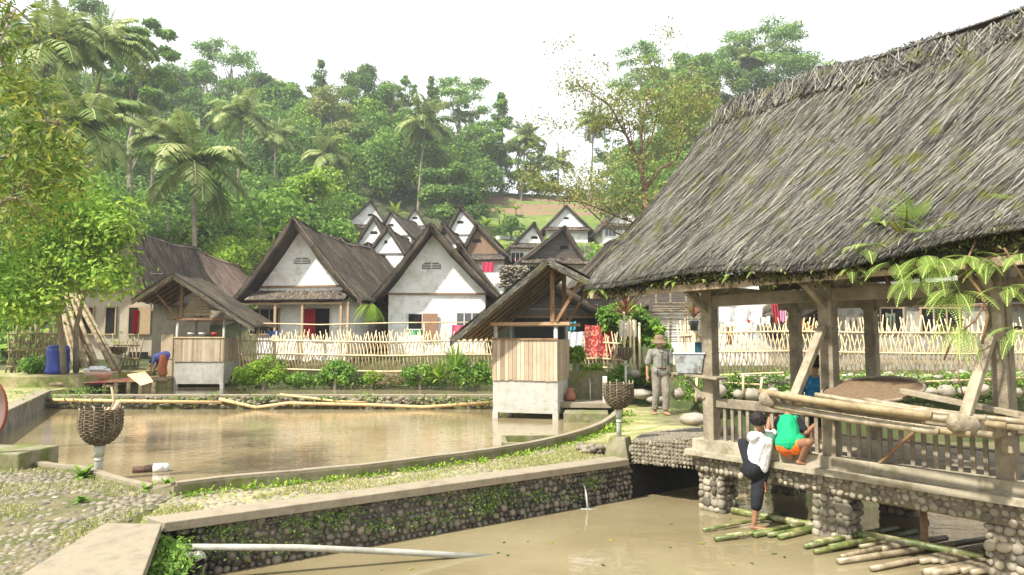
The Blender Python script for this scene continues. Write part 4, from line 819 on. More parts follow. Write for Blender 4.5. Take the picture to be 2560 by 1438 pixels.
# ------------------------------------------------------------ bamboo fences
def fence(label, pts, z0, z1, rails, n, seed, lean=.3, r=.016, mat=None, wob=.12, sag=0):
    rg = np.random.default_rng(seed); t = thing('bamboo_fence', label, 'fence', (pts[0][0], pts[0][1], z0)); P = [Vector(p) for p in pts]; seg = [(b-a).length for a, b in zip(P[:-1], P[1:])]; tot = sum(seg)
    def at(s):
        s = max(0, min(tot-1e-4, s))
        for a, b, l in zip(P[:-1], P[1:], seg):
            if s <= l: return a.lerp(b, s/l), (b-a).normalized()
            s -= l
    mb = MB(); mat = mat or m_bam
    for i in range(n):
        s = tot*(i+.5)/n; sg = 1 if i % 2 else -1; ln = lean*sg*rg.uniform(.5, 1.3); p, d = at(s); nn = Vector((-d.y, d.x)); off = nn*(sg*.03)
        h = (z1-z0)*rg.uniform(1-wob, 1+wob); a = p+off-d*ln/2; b = p+off+d*ln/2; mb.tube([(a.x, a.y, z0-.15), (b.x, b.y, z0+h)], [r*rg.uniform(.8, 1.3), r*rg.uniform(.6, 1)], 6)
    part('crossed_stakes', mb, mat, t, True)
    for zr in rails:
        mb = MB(); k = max(2, int(tot/1.6)); pp = [at(tot*i/k)[0] for i in range(k+1)]
        mb.tube([(p.x, p.y-.055, zr+.03*math.sin(i*1.7)) for i, p in enumerate(pp)], [r*1.35*(1+.15*(i % 2)) for i in range(k+1)], 8); part('rail', mb, mat, t, True)
    return t
A_ = Dy(596, 900, 25.1); B_ = Dy(1236, 900, 23.6)
fence('crossed-stake bamboo fence in front of the white houses beyond the back pond', [(A_.x, A_.y), (B_.x, B_.y)], .5, 1.85, (.52, 1.07, 1.55), 150, 71, lean=.32, r=.019)
A_ = Dy(1780, 900, 17.2); B_ = Dy(2640, 900, 15.6)
fence('tall pale bamboo lattice fence on the stony bank behind the pavilion', [(A_.x, A_.y), (B_.x, B_.y)], .72, 2.05, (1.3, 1.78), 150, 72, lean=.3, r=.015)
mb = MB(); mb.tube([(A_.x, A_.y-.1, .72), ((A_.x+B_.x)/2, (A_.y+B_.y)/2-.1, .76), (B_.x+1, B_.y-.1, .7)], .022, 8); o = part('bamboo_pole', mb, plain('whitish_bamboo', (.72, .68, .58), .5), smooth=True); tag(o, 'long whitish bamboo pole along the foot of the fence behind the pavilion', 'bamboo pole')  # whitish is the cane's own colour
A_ = Dy(1450, 900, 20.5); B_ = Dy(1560, 900, 18.6)
fence('short broken bamboo fence with batik cloth near the walking man', [(A_.x, A_.y), (B_.x, B_.y)], .75, 1.75, (.8, 1.05, 1.5), 22, 73, lean=.35, r=.017)
A_ = Dy(1700, 900, 17.6); B_ = Dy(1775, 900, 17.3)
fence('bamboo gate-post fence stub to the right of the walking man', [(A_.x, A_.y), (B_.x, B_.y)], .5, 2.0, (1.25, 1.7), 18, 74, lean=.12, r=.02)
A_ = Dy(20, 900, 23.0); B_ = Dy(160, 900, 24.2)
fence('old bamboo fence on the left behind the blue barrel', [(A_.x, A_.y), (B_.x, B_.y)], .4, 2.0, (.7, 1.25, 1.8), 34, 75, lean=.25, r=.022, mat=m_bamd)
A_ = Dy(285, 900, 25.6); B_ = Dy(350, 900, 25.6)
fence('short dark bamboo fence in front of the tan house', [(A_.x, A_.y), (B_.x, B_.y)], .4, 1.7, (.9, 1.4), 14, 76, lean=.2, r=.02, mat=m_bamd)
t = thing('slat_fence', 'screen of horizontal split-bamboo slats behind the walking man', 'fence', tuple(Dy(1640, 850, 20)))
mb = MB(); 
for i in range(22): a = Dy(1632, 757+i*4.6, 20.2); b = Dy(1758, 757+i*4.7, 20.2); mb.beam(a+Vector((0, .02*(i % 2), rng.normal()*.012)), b+Vector((0, .02*(i % 2), rng.normal()*.012)), .02, .03)
part('slats', mb, m_bamw, t)
for px in (1640, 1676, 1715, 1752): mb = MB(); mb.beam(Dy(px, 730, 20.24), Dy(px, 870, 20.24), .05, .05, up=(0, 1, 0)); part('upright', mb, m_wood, t)
m_dg = Dy(1632, 757, 20.2)
mb = MB(); mb.box(Dy(1700, 742, 20.9), (1.9, .1, .9)); o = part('dark_shed', mb, m_darkw); tag(o, 'dark lean-to shed showing above the horizontal slat screen', 'shed')
# horizontal pole over the middle fence
mb = MB(); mb.tube([Dy(636, 808, 25.4), Dy(800, 812, 25.2), Dy(1000, 807, 24.9), Dy(1225, 806, 24.5)], .022, 8)
for px in (868, 1060): mb.tube([Dy(px, 808, 25.2), Dy(px, 900, 25.2)], .02, 6)
o = part('drying_pole', mb, m_bam, smooth=True); tag(o, 'long bamboo drying pole above the middle fence', 'pole')
# ------------------------------------------------------------ cloths
def cloth(label, px0, py0, px1, py1, Y, col, cat='cloth', nm='hanging_cloth', pat=None, wav=.03, skew=0, grp=None):
    mb = MB(); n_ = 12; m_ = 5; a = Dy(px0, py0, Y); b = Dy(px1, py1, Y); rg_ = random.Random(px0*3+py0); ph = rg_.random()*6
    for k in range(2):
        vs = []
        for i in range(n_+1):
            for j in range(m_+1):
                x = a.x+(b.x-a.x)*i/n_+skew*j/m_; z = a.z+(b.z-a.z)*j/m_-.03*math.sin(math.pi*i/n_)*(1-j/m_)+(.03*math.sin(i*1.9+ph) if j == m_ else 0); vs.append((x, Y+wav*math.sin(i*1.4+ph+j*.3)+k*.006, z))
        mb.add(vs, [(i*(m_+1)+j, i*(m_+1)+j+1, (i+1)*(m_+1)+j+1, (i+1)*(m_+1)+j) for i in range(n_) for j in range(m_)])
    o = part(nm, mb, pat or plain('cloth_%d_%d' % (px0, py0), col, .95, .1), smooth=True); tag(o, label, cat, grp); return o
m_batik = M('red_batik', [(.42, .03, .04), (.45, .05, .05), (.62, .45, .3)], scale=14, rough=.95, bump=.1, pos=[.3, .52, .6], detail=3)
cloth('red batik cloth with cream dots hung on the broken bamboo fence', 1462, 812, 1545, 892, 19.35, 0, pat=m_batik)
cloth('white shirt hanging beside the red batik cloth', 1418, 828, 1462, 868, 20.4, (.75, .76, .78), 'shirt')
cloth('teal cloth hanging on the line above the white shirt', 1416, 803, 1440, 826, 20.4, (.06, .3, .36))
cloth('white t-shirt drying on a pole above the far basket', 1548, 800, 1592, 842, 18.3, (.78, .77, .72), 'shirt')
cloth('pink cloth hanging below the pale windows of the wooden shutter house', 1130, 812, 1178, 838, 27.2, (.6, .12, .18))
cloth('pink-red cloth drying on the far white wall', 1206, 655, 1234, 680, 46.5, (.5, .05, .1))
cloth('small red cloth under the far window row', 1272, 648, 1288, 662, 60, (.45, .03, .05))
cloth('white sheet drying between the far houses', 1240, 590, 1296, 612, 80, (.8, .8, .8))
cloth('green and white cloth on the fence below the dark window', 1022, 824, 1056, 838, 25.0, (.12, .38, .2))
cloth('maroon plaid cloth hanging high behind the pavilion', 1928, 757, 1948, 808, 18.4, (.35, .05, .06), skew=.05)
cloth('bright white sheet tied behind the lattice fence', 1800, 768, 1905, 806, 18.6, (.8, .79, .76), wav=.06)
cloth('grey-white shirt on the line behind the lattice fence', 1890, 790, 1925, 812, 18.3, (.6, .6, .6), 'shirt')
cloth('small red cloth beside the bright white sheet', 1868, 798, 1882, 806, 18.2, (.6, .02, .05))
cloth('white and magenta cloth next to the maroon plaid one', 1950, 765, 1966, 804, 18.4, (.6, .3, .45))
cloth('patterned brown sarong hanging behind the lattice fence stakes', 1815, 815, 1834, 862, 17.5, (.3, .18, .13))
cloth('blue-grey trousers hanging behind the lattice fence', 1862, 808, 1890, 850, 17.5, (.5, .55, .65), 'trousers')
cloth('black trousers hanging behind the lattice fence', 1912, 815, 1955, 850, 17.5, (.02, .02, .03), 'trousers')
cloth('grey-green bag of cloth slung over the fence on the right', 2215, 782, 2240, 822, 16.6, (.13, .15, .11), 'bag', 'cloth_bag', wav=.05)
cloth('drab brown rag slung over the lattice fence between two posts', 2112, 792, 2150, 822, 16.7, (.2, .18, .15), 'rag', 'rag', wav=.05)
cloth('blue cloth on the fence in front of the awning house windows', 670, 826, 698, 842, 25.6, (.12, .16, .4))
mb = MB(); mb.tube([Dy(1796, 762, 18.7), Dy(1920, 790, 18.6), Dy(1985, 745, 18.6)], .006, 5); o = part('clothesline', mb, m_fwood); tag(o, 'thin clothesline sagging behind the pavilion', 'clothesline')
mb = MB(); mb.tube([Dy(1958, 745, 18.5), Dy(1975, 812, 18.5)], .03, 8); o = part('leaning_pole', mb, m_bam, smooth=True); tag(o, 'slanting bamboo pole propping the clothesline behind the pavilion', 'pole')
# ------------------------------------------------------------ baskets on pipes
def basket(label, x, y, zb, zt, r, pole_z0, seed, pr=.045, stake=.09, mat=None):
    t = thing('post_basket', label, 'basket', (x, y, pole_z0)); rg = np.random.default_rng(seed); H_ = zt-zb; mat = mat or M('wicker_brown', [(.035, .025, .016), (.1, .075, .045), (.2, .155, .1)], scale=16, rough=.8, bump=.3)
    prof = lambda t_: r*math.sqrt(max(0, 1-(1-min(1, .1+.9*t_/.62))**2)) if t_ < .62 else r*(1.0-.05*(t_-.62))
    mb = MB(); rows = int(H_/.021); ns = 13
    for i in range(rows+1):
        t_ = i/rows; z = zb+H_*t_; pts = []; R_ = prof(t_)
        for j in range(ns*2+1): a = math.pi*j/ns; k = (1 if (j+i) % 2 else -1)*.009; pts.append((x+math.cos(a)*(R_+k), y+math.sin(a)*(R_+k), z))
        mb.tube(pts, .0095, 5, caps=False)
    part('weave', mb, mat, t, True)
    mb = MB()
    for j in range(ns):
        a = 2*math.pi*j/ns+.1; e = rg.uniform(.3, 1); mb.tube([(x+math.cos(a)*prof(k/6), y+math.sin(a)*prof(k/6), zb+H_*k/6) for k in range(7)]+[(x+math.cos(a)*r, y+math.sin(a)*r, zt+stake*e)], .008, 5)
    part('upright_stakes', mb, m_bamw, t, True)
    mb = MB(); mb.lathe([(r*.36, zb-.01), (r*.2, zb-.04)], (x, y, 0), 12); mb.lathe([(r*.5, 0), (r*.1, .02)], (x, y, zb+H_*.75), 12); part('basket_bottom', mb, mat, t)
    mb = MB(); mb.tube([(x, y, pole_z0), (x, y, zb-.02)], pr, 12); mb.tube([(x, y, zb-.16), (x, y, zb-.0)], [pr*1.15, pr*1.4], 12); mb.tube([(x, y, pole_z0+(zb-pole_z0)*.55), (x, y, pole_z0+(zb-pole_z0)*.6)], pr*1.1, 12); part('pipe_post', mb, M('scuffed_pale_pipe', [(.2, .22, .18), (.42, .42, .36), (.55, .53, .46)], scale=6, rough=.7, bump=.2), t, True)
    return t
b1 = Wz(250, 1185); bz = lambda px, py, Y: Dy(px, py, Y).z
basket('dark wicker basket on a pale pipe at the left near shore', b1.x-.02, b1.y, bz(250, 1108, b1.y), bz(250, 1024, b1.y), .232, -.1, 81, stake=.06)
mb = MB(); bb = Vector((b1.x, b1.y, 0)); zb_ = bz(250, 1030, b1.y)
mb.tube([(b1.x+.05, b1.y, zb_-.1), (b1.x+.12, b1.y+.02, zb_+.12), (b1.x+.09, b1.y, zb_+.3)], .012, 6); mb.tube([(b1.x+.1, b1.y-.05, zb_-.08), (b1.x+.2, b1.y-.02, zb_+.12)], .03, 6); mb.tube([(b1.x+.05, b1.y-.12, zb_-.08), (b1.x+.14, b1.y-.1, zb_+.06)], .02, 6)
o = part('dry_husks', mb, plain('pale_husk', (.5, .38, .25), .9), smooth=True); tag(o, 'pale dry husks and a stick lying in the left wicker basket', 'husks')
b2 = Wz(1550, 1140, .0)
basket('wicker basket on a scuffed pipe at the end of the footbridge', b2.x-.01, b2.y, bz(1547, 1018, b2.y), bz(1547, 960, b2.y), .205, .2, 82, pr=.035, stake=.05)
mb = MB(); mb.box((b2.x, b2.y, .12), (.36, .36, .3), Matrix.Rotation(-.5, 3, 'Z'), .62); o = part('post_footing', mb, m_concm, bevel=.012); tag(o, 'tapered concrete footing under the footbridge basket', 'footing')
b3 = Dy(1565, 1000, 16.8); basket('small far wicker basket on a bamboo post by the fence', b3.x, 16.8, bz(1565, 898, 16.8), bz(1565, 870, 16.8), .17, .1, 83, pr=.03, stake=.04)
b4 = Dy(292, 930, 24.6); basket('dark basket on a post in the shade in front of the tan house', b4.x, 24.6, bz(292, 884, 24.6), bz(292, 868, 24.6), .3, .2, 84, stake=.02)
# ------------------------------------------------------------ floating log, pipes, spout
lg = Wz(372, 1180, -.25); t = thing('floating_log', 'short dark log capped with a pale can floating near the shore', 'log', (lg.x, lg.y, -.25))
mb = MB(); mb.tube([(lg.x-.19, lg.y-.06, -.215), (lg.x+.08, lg.y+.02, -.205)], [.05, .06], 12); part('log_body', mb, M('black_brown_bark', [(.03, .02, .015), (.1, .06, .04), (.16, .09, .06)], scale=14, bump=.8), t, True)
mb = MB(); mb.tube([(lg.x+.06, lg.y+.015, -.205), (lg.x+.2, lg.y+.05, -.2)], [.068, .066], 14); mb.ball((lg.x+.2, lg.y+.05, -.2), .066, n=12, m=8); part('can', mb, plain('pale_dirty_can', (.6, .6, .55), .5), t, True)
mp_ = M('grey_pvc', [(.2, .19, .15), (.34, .33, .28), (.44, .43, .39)], scale=5, rough=.4, bump=.1, spec=.5, dirt=(.22, .19, .1), dscale=4, dpos=(.55, .8))
pa, pb_ = Wz(448, 1368, -.18), Wz(1235, 1394, -.53); mb = MB(); mb.tube([pa, pa.lerp(pb_, .35)+Vector((0, 0, .03)), pa.lerp(pb_, .7)+Vector((0, 0, .02)), pb_], .029, 14); o = part('water_pipe', mb, mp_, smooth=True); tag(o, 'long grey plastic pipe dipping into the lower pond', 'pipe')
q = Wz(440, 1384, -.24); e = Wz(505, 1388, -.26); mb = MB(); d_ = (e-q); mb.tube([q, q+d_*.7, q+d_*.9+Vector((0, -.01, 0)), e+Vector((.005, -.03, -.02)), e+Vector((.01, -.055, -.035))], [.036, .036, .042, .046, .048], 14, caps=False); mb.tube([e+Vector((.01, -.053, -.034)), e+Vector((-.01, 0, 0))], [.042, .04], 14); o = part('elbow_pipe', mb, mp_, smooth=True); tag(o, 'short open-mouthed elbow pipe sticking out under the coping corner', 'pipe')
mb = MB(); e = e+Vector((.012, -.056, -.036)); mb.ball(e, (.04, .004, .04), n=12, m=6); o2 = part('mouth', mb, m_dark, None, True); o2.parent = o  # dark disc paints the shaded hollow of the pipe
sp = Wz(1455, 1222, -.15); sp = Vector((.885, 8.76, -.2)); se = Vector((.945, 8.70, -.5)); mb = MB(); k = [(0, 0), (.25, .05), (.5, .18), (.75, .45), (1, 1)]
mb.tube([(sp.x+(se.x-sp.x)*a, sp.y+(se.y-sp.y)*a, sp.z+(-.5-sp.z)*b_) for a, b_ in k], [.006, .008, .009, .011, .016], 8); 
o = part('water_spout', mb, plain('white_water', (.55, .56, .52), .1), smooth=True); tag(o, 'thin jet of water falling from the cobble wall into the lower pond', 'water spout')
mb = MB(); rg = np.random.default_rng(8)
for k in range(50): a = rg.random()*6.28; r_ = rg.random()*.09; mb.ball((se.x+math.cos(a)*r_*1.2, se.y-abs(math.sin(a))*r_*.7, -.497), (rg.uniform(.003, .009),)*2+(.003,), n=6, m=4)
o2 = part('splash', mb, bpy.data.materials['white_water'], None, True); o2.parent = o; o2['kind'] = 'stuff'
# bamboo rails along the far wall
for i, (pl, l) in enumerate([([(130, 1000), (300, 1003), (555, 1006)], 'straight bamboo pole along the left half of the far pond wall'), ([(548, 998), (640, 1019), (720, 1008), (920, 1012), (1060, 1018), (1232, 1006)], 'bent bamboo pole sagging along the right half of the far pond wall'), ([(700, 986), (840, 1003), (915, 1006)], 'short bamboo pole leaning on the middle of the far pond wall')]):
    mb = MB(); pts = [Dy(a, b_, 18.4) for a, b_ in pl]; mb.tube(pts, .045 if i < 2 else .03, 10); o = part('bamboo_pole', mb, plain('orange_bamboo_%d' % i, (.6, .42, .2), .45), smooth=True); tag(o, l, 'bamboo pole')
# ------------------------------------------------------------ bamboo raft poles in the lower pond
rg = np.random.default_rng(91)
RP = [((1758, 1325), (1880, 1302), .02, 0), ((1815, 1340), (1935, 1322), .02, 0), ((1788, 1348), (1900, 1330), .024, 0), ((1885, 1338), (2000, 1312), .033, 0), ((1920, 1338), (2010, 1322), .025, 0), ((1948, 1343), (2045, 1318), .033, 0), ((1900, 1300), (1940, 1290), .02, 0),
 ((2012, 1366), (2110, 1345), .026, 0), ((2035, 1358), (2160, 1335), .034, 0), ((2036, 1380), (2100, 1366), .024, 0), ((2075, 1369), (2205, 1345), .034, 0), ((2150, 1367), (2250, 1350), .022, 1), ((2103, 1392), (2230, 1363), .024, 1), ((2095, 1404), (2320, 1370), .03, 1), ((2202, 1373), (2300, 1356), .03, 1), ((2178, 1422), (2370, 1383), .026, 1), ((2205, 1387), (2340, 1366), .026, 1),
 ((2300, 1404), (2390, 1388), .028, 2), ((2330, 1403), (2400, 1392), .024, 2), ((2352, 1405), (2440, 1392), .028, 2), ((2310, 1432), (2450, 1405), .034, 2), ((2330, 1434), (2460, 1412), .034, 2), ((2402, 1428), (2480, 1412), .032, 2), ((2428, 1432), (2510, 1416), .03, 2)]
for i, (a, b_, r_, k) in enumerate(RP):
    p = Wz(*a, -.47); q = Wz(*b_, -.455); q = p+(q-p)*1.7; mb = MB(); mb.pipe(p, q, r_*.95, nodes=3, n=12); o = part('raft_cane', mb, (m_bamg, m_bamw, m_bamw)[k], smooth=True)
    tag(o, ['mossy green bamboo cane floating by the left pier of the pavilion', 'speckled grey-green bamboo cane floating beneath the pavilion edge', 'grey dry bamboo cane floating at the bottom right corner'][k] , 'bamboo cane', ['green raft canes near the left pier', 'speckled raft canes in the middle', 'grey raft canes at the bottom right'][k])
p = Wz(1830, 1276, -.46); q = Wz(2460, 1392, -.42); mb = MB(); mb.pipe(p, p.lerp(q, .44), .04, nodes=5, n=12); mb.pipe(p.lerp(q, .46), q, .04, nodes=5, n=12); o = part('long_cane', mb, m_bamg, smooth=True); tag(o, 'long dark green bamboo cane lying along the foot of the piers', 'bamboo cane')
for i, (a, b_) in enumerate([((1700, 1285), (1800, 1268)), ((2380, 1395), (2400, 1392))][:1]): pass
# ------------------------------------------------------------ left yard things
bc = Dy(143, 934, 22.1); bz0 = bc.z; t = thing('blue_barrel', 'blue plastic barrel with a rounded lid in front of the leaning bamboo', 'barrel', (bc.x, bc.y, bz0))
mb = MB(); rb = 25/FPX*bc.y; hb = 70/FPX*bc.y; mb.lathe([(rb*.93, 0), (rb*1.05, .04), (rb*1.06, hb*.15), (rb*1.0, hb*.2), (rb, hb*.75), (rb*1.02, hb*.8), (rb*.95, hb*.93), (rb*.8, hb), (rb*.1, hb*1.01)], (bc.x, bc.y, bz0), 28); part('barrel_body', mb, plain('faded_blue_plastic', (.02, .045, .3), .45, .4, scale=2), t, True)
mb = MB(); mb.lathe([(rb*.98, hb*.84), (rb*1.0, hb*.86), (rb*.98, hb*.88)], (bc.x, bc.y, bz0), 28); part('hoop', mb, plain('grey_blue_ring', (.1, .14, .35), .4), t, True)
LB = [((165, 735), (215, 925), .05), ((175, 735), (250, 932), .05), ((185, 735), (285, 925), .055), ((155, 790), (240, 905), .04), ((150, 740), (200, 918), .045), ((200, 740), (300, 930), .045), ((160, 800), (190, 932), .05), ((205, 760), (270, 905), .04), ((168, 735), (232, 928), .06)]
for i, (a, b_, r_) in enumerate(LB):
    mb = MB(); mb.pipe(Dy(b_[0], b_[1], 22.3+i*.09), Dy(a[0], a[1], 24.6), r_*1.35, nodes=8, n=10); o = part('leaning_cane', mb, m_bamd, smooth=True); tag(o, 'thick bamboo cane leaning in the bundle behind the blue barrel' , 'bamboo cane', 'bamboo canes leaning behind the blue barrel')
# bamboo platform over the back pond with washing things
t = thing('bamboo_platform', 'low bamboo platform over the back pond on the left', 'platform', tuple(Dy(280, 950, 21)))
m0 = Dy(130, 948, 20.0); 
for i in range(10):
    mb = MB(); a = Wz(122+i*11, 962-i*2.2, .28); mb.pipe(a, a+Vector((2.2-.05*i, 2.6+.1*i, -.02)), .06, nodes=4, n=8); part('platform_cane', mb, m_bamd, t, True)
mb = MB(); mb.tube([Wz(210, 960, .24), Wz(340, 948, .26)], .045, 8); mb.tube([Wz(268, 966, .18), Wz(330, 955, .2)], .045, 8); mb.tube([Wz(330, 935, .35), Wz(435, 940, .2)], .05, 8); part('edge_cane', mb, m_bam, t, True)
for px in (262, 290, 322, 352, 385): mb = MB(); p = Dy(px, 950, 21.2); mb.tube([(p.x, 21.2, -.5), (p.x, 21.2, .3)], .06, 8); part('stilt', mb, m_bamd, t, True)
m_mat = M('red_yellow_floral_mat', [(.55, .03, .09), (.62, .2, .2), (.65, .5, .08), (.6, .45, .4)], scale=4.5, rough=.9, bump=.1, pos=[.35, .48, .58, .66])
mb = MB(); a = [Wz(165, 957, .32), Wz(330, 950, .33), Wz(385, 930, .33), Wz(245, 932, .36)]; a[1] = Wz(340, 952, .33)
mb.add([tuple(v) for v in a]+[tuple(v-Vector((0, 0, .03))) for v in a], [(0, 1, 2, 3), (7, 6, 5, 4), (0, 4, 5, 1), (1, 5, 6, 2), (2, 6, 7, 3), (3, 7, 4, 0)]); o = part('floral_mat', mb, m_mat); tag(o, 'red and yellow floral mat spread on the bamboo platform', 'mat')
mb = MB(); a = [Dy(318, 938, 20.2), Dy(362, 930, 20.4), Dy(382, 955, 19.4), Dy(352, 964, 19.3)]; mb.add([tuple(v) for v in a]+[tuple(v+Vector((0, .02, .02))) for v in a], [(0, 1, 2, 3), (7, 6, 5, 4), (0, 4, 5, 1), (1, 5, 6, 2), (2, 6, 7, 3), (3, 7, 4, 0)]); o = part('orange_mat', mb, plain('pale_orange_mat', (.7, .4, .22), .9)); tag(o, 'pale orange mat corner drooping over the platform edge', 'mat')
def bowl(label, px, py, z, r, col, h=.5, cat='basin', nm='basin', Y=None):
    p = Wz(px, py, z); mb = MB(); mb.lathe([(r*.6, 0), (r*.9, r*h*.6), (r*1.05, r*h), (r*1.02, r*h*1.02), (r*.85, r*h*.6), (r*.5, r*.08)], p, 20); o = part(nm, mb, plain('bowl_%d_%d' % (px, py), col, .4), smooth=True); tag(o, label, cat); return p
p = bowl('wide pink-cream basin on the floral mat', 245, 948, .36, .42, (.6, .4, .32), .55)
mb = MB(); rg = np.random.default_rng(4)
for k in range(26): mb.ball(p+Vector((rg.normal()*.14, rg.normal()*.14, .27+rg.random()*.1)), (rg.uniform(.06, .12), .08, .05), n=8, m=6)
o = part('wet_laundry', mb, plain('white_wet_cloth', (.7, .7, .74), .7), smooth=True); tag(o, 'heap of white wet laundry in the pink-cream basin', 'laundry')
def hat(label, px, py, z, r, col):
    p = Wz(px, py, z); mb = MB(); mb.lathe([(r, 0), (r*.98, r*.1), (r*.6, r*.45), (r*.3, r*.75), (r*.05, r*.9)], p, 20); o = part('upturned_pot', mb, plain('pot_%d' % px, col, .3, .5), smooth=True); tag(o, label, 'pot')
hat('shiny pale metal pot lid on the basket behind the laundry', 300, 926, .45, .17, (.7, .66, .62)); hat('bluish enamel bowl upside down next to the shiny pot lid', 318, 928, .45, .16, (.35, .48, .55))
p = Wz(306, 934, .38); mb = MB(); mb.box(p, (.6, .4, .1), Matrix.Rotation(.1, 3, 'Z')); o = part('wicker_tray', mb, plain('wicker_tan', (.4, .26, .14), .8), bevel=.02); tag(o, 'tan wicker tray carrying the pot lid and enamel bowl', 'tray')
p = Wz(385, 930, .32); mb = MB()
for i in range(6): mb.beam(Wz(350, 930-i, .34), Wz(420, 925-i*1.2, .36), .03, .03)
o = part('blue_rack', mb, plain('pale_blue_plastic', (.2, .42, .62), .4)); tag(o, 'pale blue plastic dish rack at the right end of the platform', 'rack')
bowl('black bucket beside the bending person', 390, 918, .3, .22, (.01, .012, .014), 1.1, 'bucket', 'bucket'); bowl('small teal basin beside the bending person', 378, 905, .35, .13, (.05, .4, .42), .6); bowl('black pan in the opening below the tan house', 352, 905, .4, .25, (.012, .012, .014), .6, 'pan', 'pan')
# bamboo step platform with red bucket, right of the man
t = thing('bamboo_walkway', 'small bamboo walkway beside the walking man', 'walkway', tuple(Wz(1720, 1008, .05)))
for i in range(4): mb = MB(); mb.pipe(Wz(1690, 1000+i*4, .05), Wz(1790, 1004+i*5, .05), .05, nodes=3, n=10); part('cane', mb, m_bam, t, True)
for px in (1728, 1740): mb = MB(); mb.pipe(Wz(px, 1022, -.08), Wz(px+8, 1005, -.08), .055, n=10); part('cross_cane', mb, m_bamd, t, True)
bowl('red plastic bucket on the bamboo walkway', 1719, 1003, .1, .085, (.62, .03, .05), 1.2, 'bucket', 'bucket')
for i, (a, b_) in enumerate([((1742, 940), (1740, 1005)), ((1858, 935), (1858, 985)), ((1905, 945), (1900, 990))]): mb = MB(); mb.tube([Dy(*a, 14.6), Dy(*b_, 14.5)], .025, 8); o = part('stake', mb, m_bam, smooth=True); tag(o, 'thin bamboo stake standing upright among the bank stones', 'stake', 'bamboo stakes on the stony bank')
for i, (a, b_, l) in enumerate([((1800, 938), (1960, 932), 'thin bamboo pole lying on the stony bank just right of the left post'), ((1950, 968), (2560, 945), 'long thin bamboo rail crossing behind the tray'), ((1790, 955), (1900, 962), 'short bamboo rail low on the stony bank')]): mb = MB(); mb.tube([Dy(*a, 15.0), Dy(*b_, 14.6)], .022, 8); o = part('bamboo_pole', mb, m_bam, smooth=True); tag(o, l, 'bamboo pole')
# bank boulders
rg = np.random.default_rng(101); proto = None
def boulder(px, py, Y, r, sq, seed):
    rgs = random.Random(seed); mb = MB(); p = Dy(px, py, Y); mb.tone = rgs.uniform(.55, .95); mb.ball((0, 0, 0), (r, r*.8, r*sq), n=14, m=10)
    mb.v = [tuple(Vector(v)*(1+.18*mnoise.noise(Vector(v)*(2.2/r)+Vector((seed, 0, 0))))) for v in mb.v]; mb.v = [(v[0]+p.x, v[1]+Y, v[2]+p.z) for v in mb.v]
    o = part('boulder', mb, M('boulder_stone_%d' % (seed % 3), [(.16, .14, .11), (.28, .25, .2), (.38, .33, .25)], scale=6, bump=.4) if seed < 3 else bpy.data.materials['boulder_stone_%d' % (seed % 3)], smooth=True); return o
BL = [(1727, 952, 15.5, .17, .75, 'large round boulder left of the pavilion post with plants around it'), (1697, 985, 15.0, .17, .8, 'squat grey boulder directly behind the red bucket'), (1750, 990, 14.6, .14, .7, 'small boulder between the red bucket and the pavilion post')]
for i, (px, py, Y, r_, sq, l) in enumerate(BL): tag(boulder(px, py, Y, r_, sq, i), l, 'boulder')
k = 3
for row, (py0, Y, rr) in enumerate([(985, 14.6, .14), (968, 15.0, .13), (950, 15.4, .12)]):
    px = 1795+row*12
    while px < 2560:
        r_ = rr*rg.uniform(.7, 1.35); o = boulder(px, py0+rg.normal()*4-(px-1800)*.015, Y, r_, rg.uniform(.55, .8), k); tag(o, 'rounded river boulder in the stony bank behind the pavilion', 'boulder', 'river boulders of the bank behind the pavilion'); k += 1; px += r_*2.2*FPX/Y*rg.uniform(.9, 1.2)
for i, (px, py, Y, r_, l) in enumerate([(1600, 985, 16.6, .3, 'long pale boulder behind the walking man on the left'), (1640, 1000, 16.0, .22, 'flat pale boulder at the back edge of the path'), (1580, 935, 17.5, .28, 'rounded boulder in the greenery behind the far basket'), (1735, 1048, 12.6, .28, 'flat mossy boulder at the corner of the pavilion post')]): tag(boulder(px, py, Y, r_, .4, 200+i*3), l, 'boulder')
# rusty sheet at the far left edge
t = thing('rusty_scoop', 'rusty curved metal scoop hanging in at the left edge', 'scoop', tuple(Dy(4, 1000, 3.3))); mb = MB(); pts = [Dy(-32+48*math.sin(a), 1020-75*math.cos(a), 3.3) for a in np.linspace(.0, 3.0, 14)]; mb.tube(pts, .006, 6); part('rim', mb, plain('rust', (.2, .06, .03), .7), t, True)
mb = MB(); vs = [tuple(p) for p in pts]+[tuple(Dy(-32, 1020, 3.3)+Vector((0, .06, 0)))]; mb.add(vs+[(a, b_+.012, c) for a, b_, c in vs], [(i, i+1, 14) for i in range(13)]+[(i+16-1+1, 14+15, i+15) for i in range(13)]); part('scoop_plate', mb, plain('grey_rusty_plate', (.16, .1, .085), .7), t)
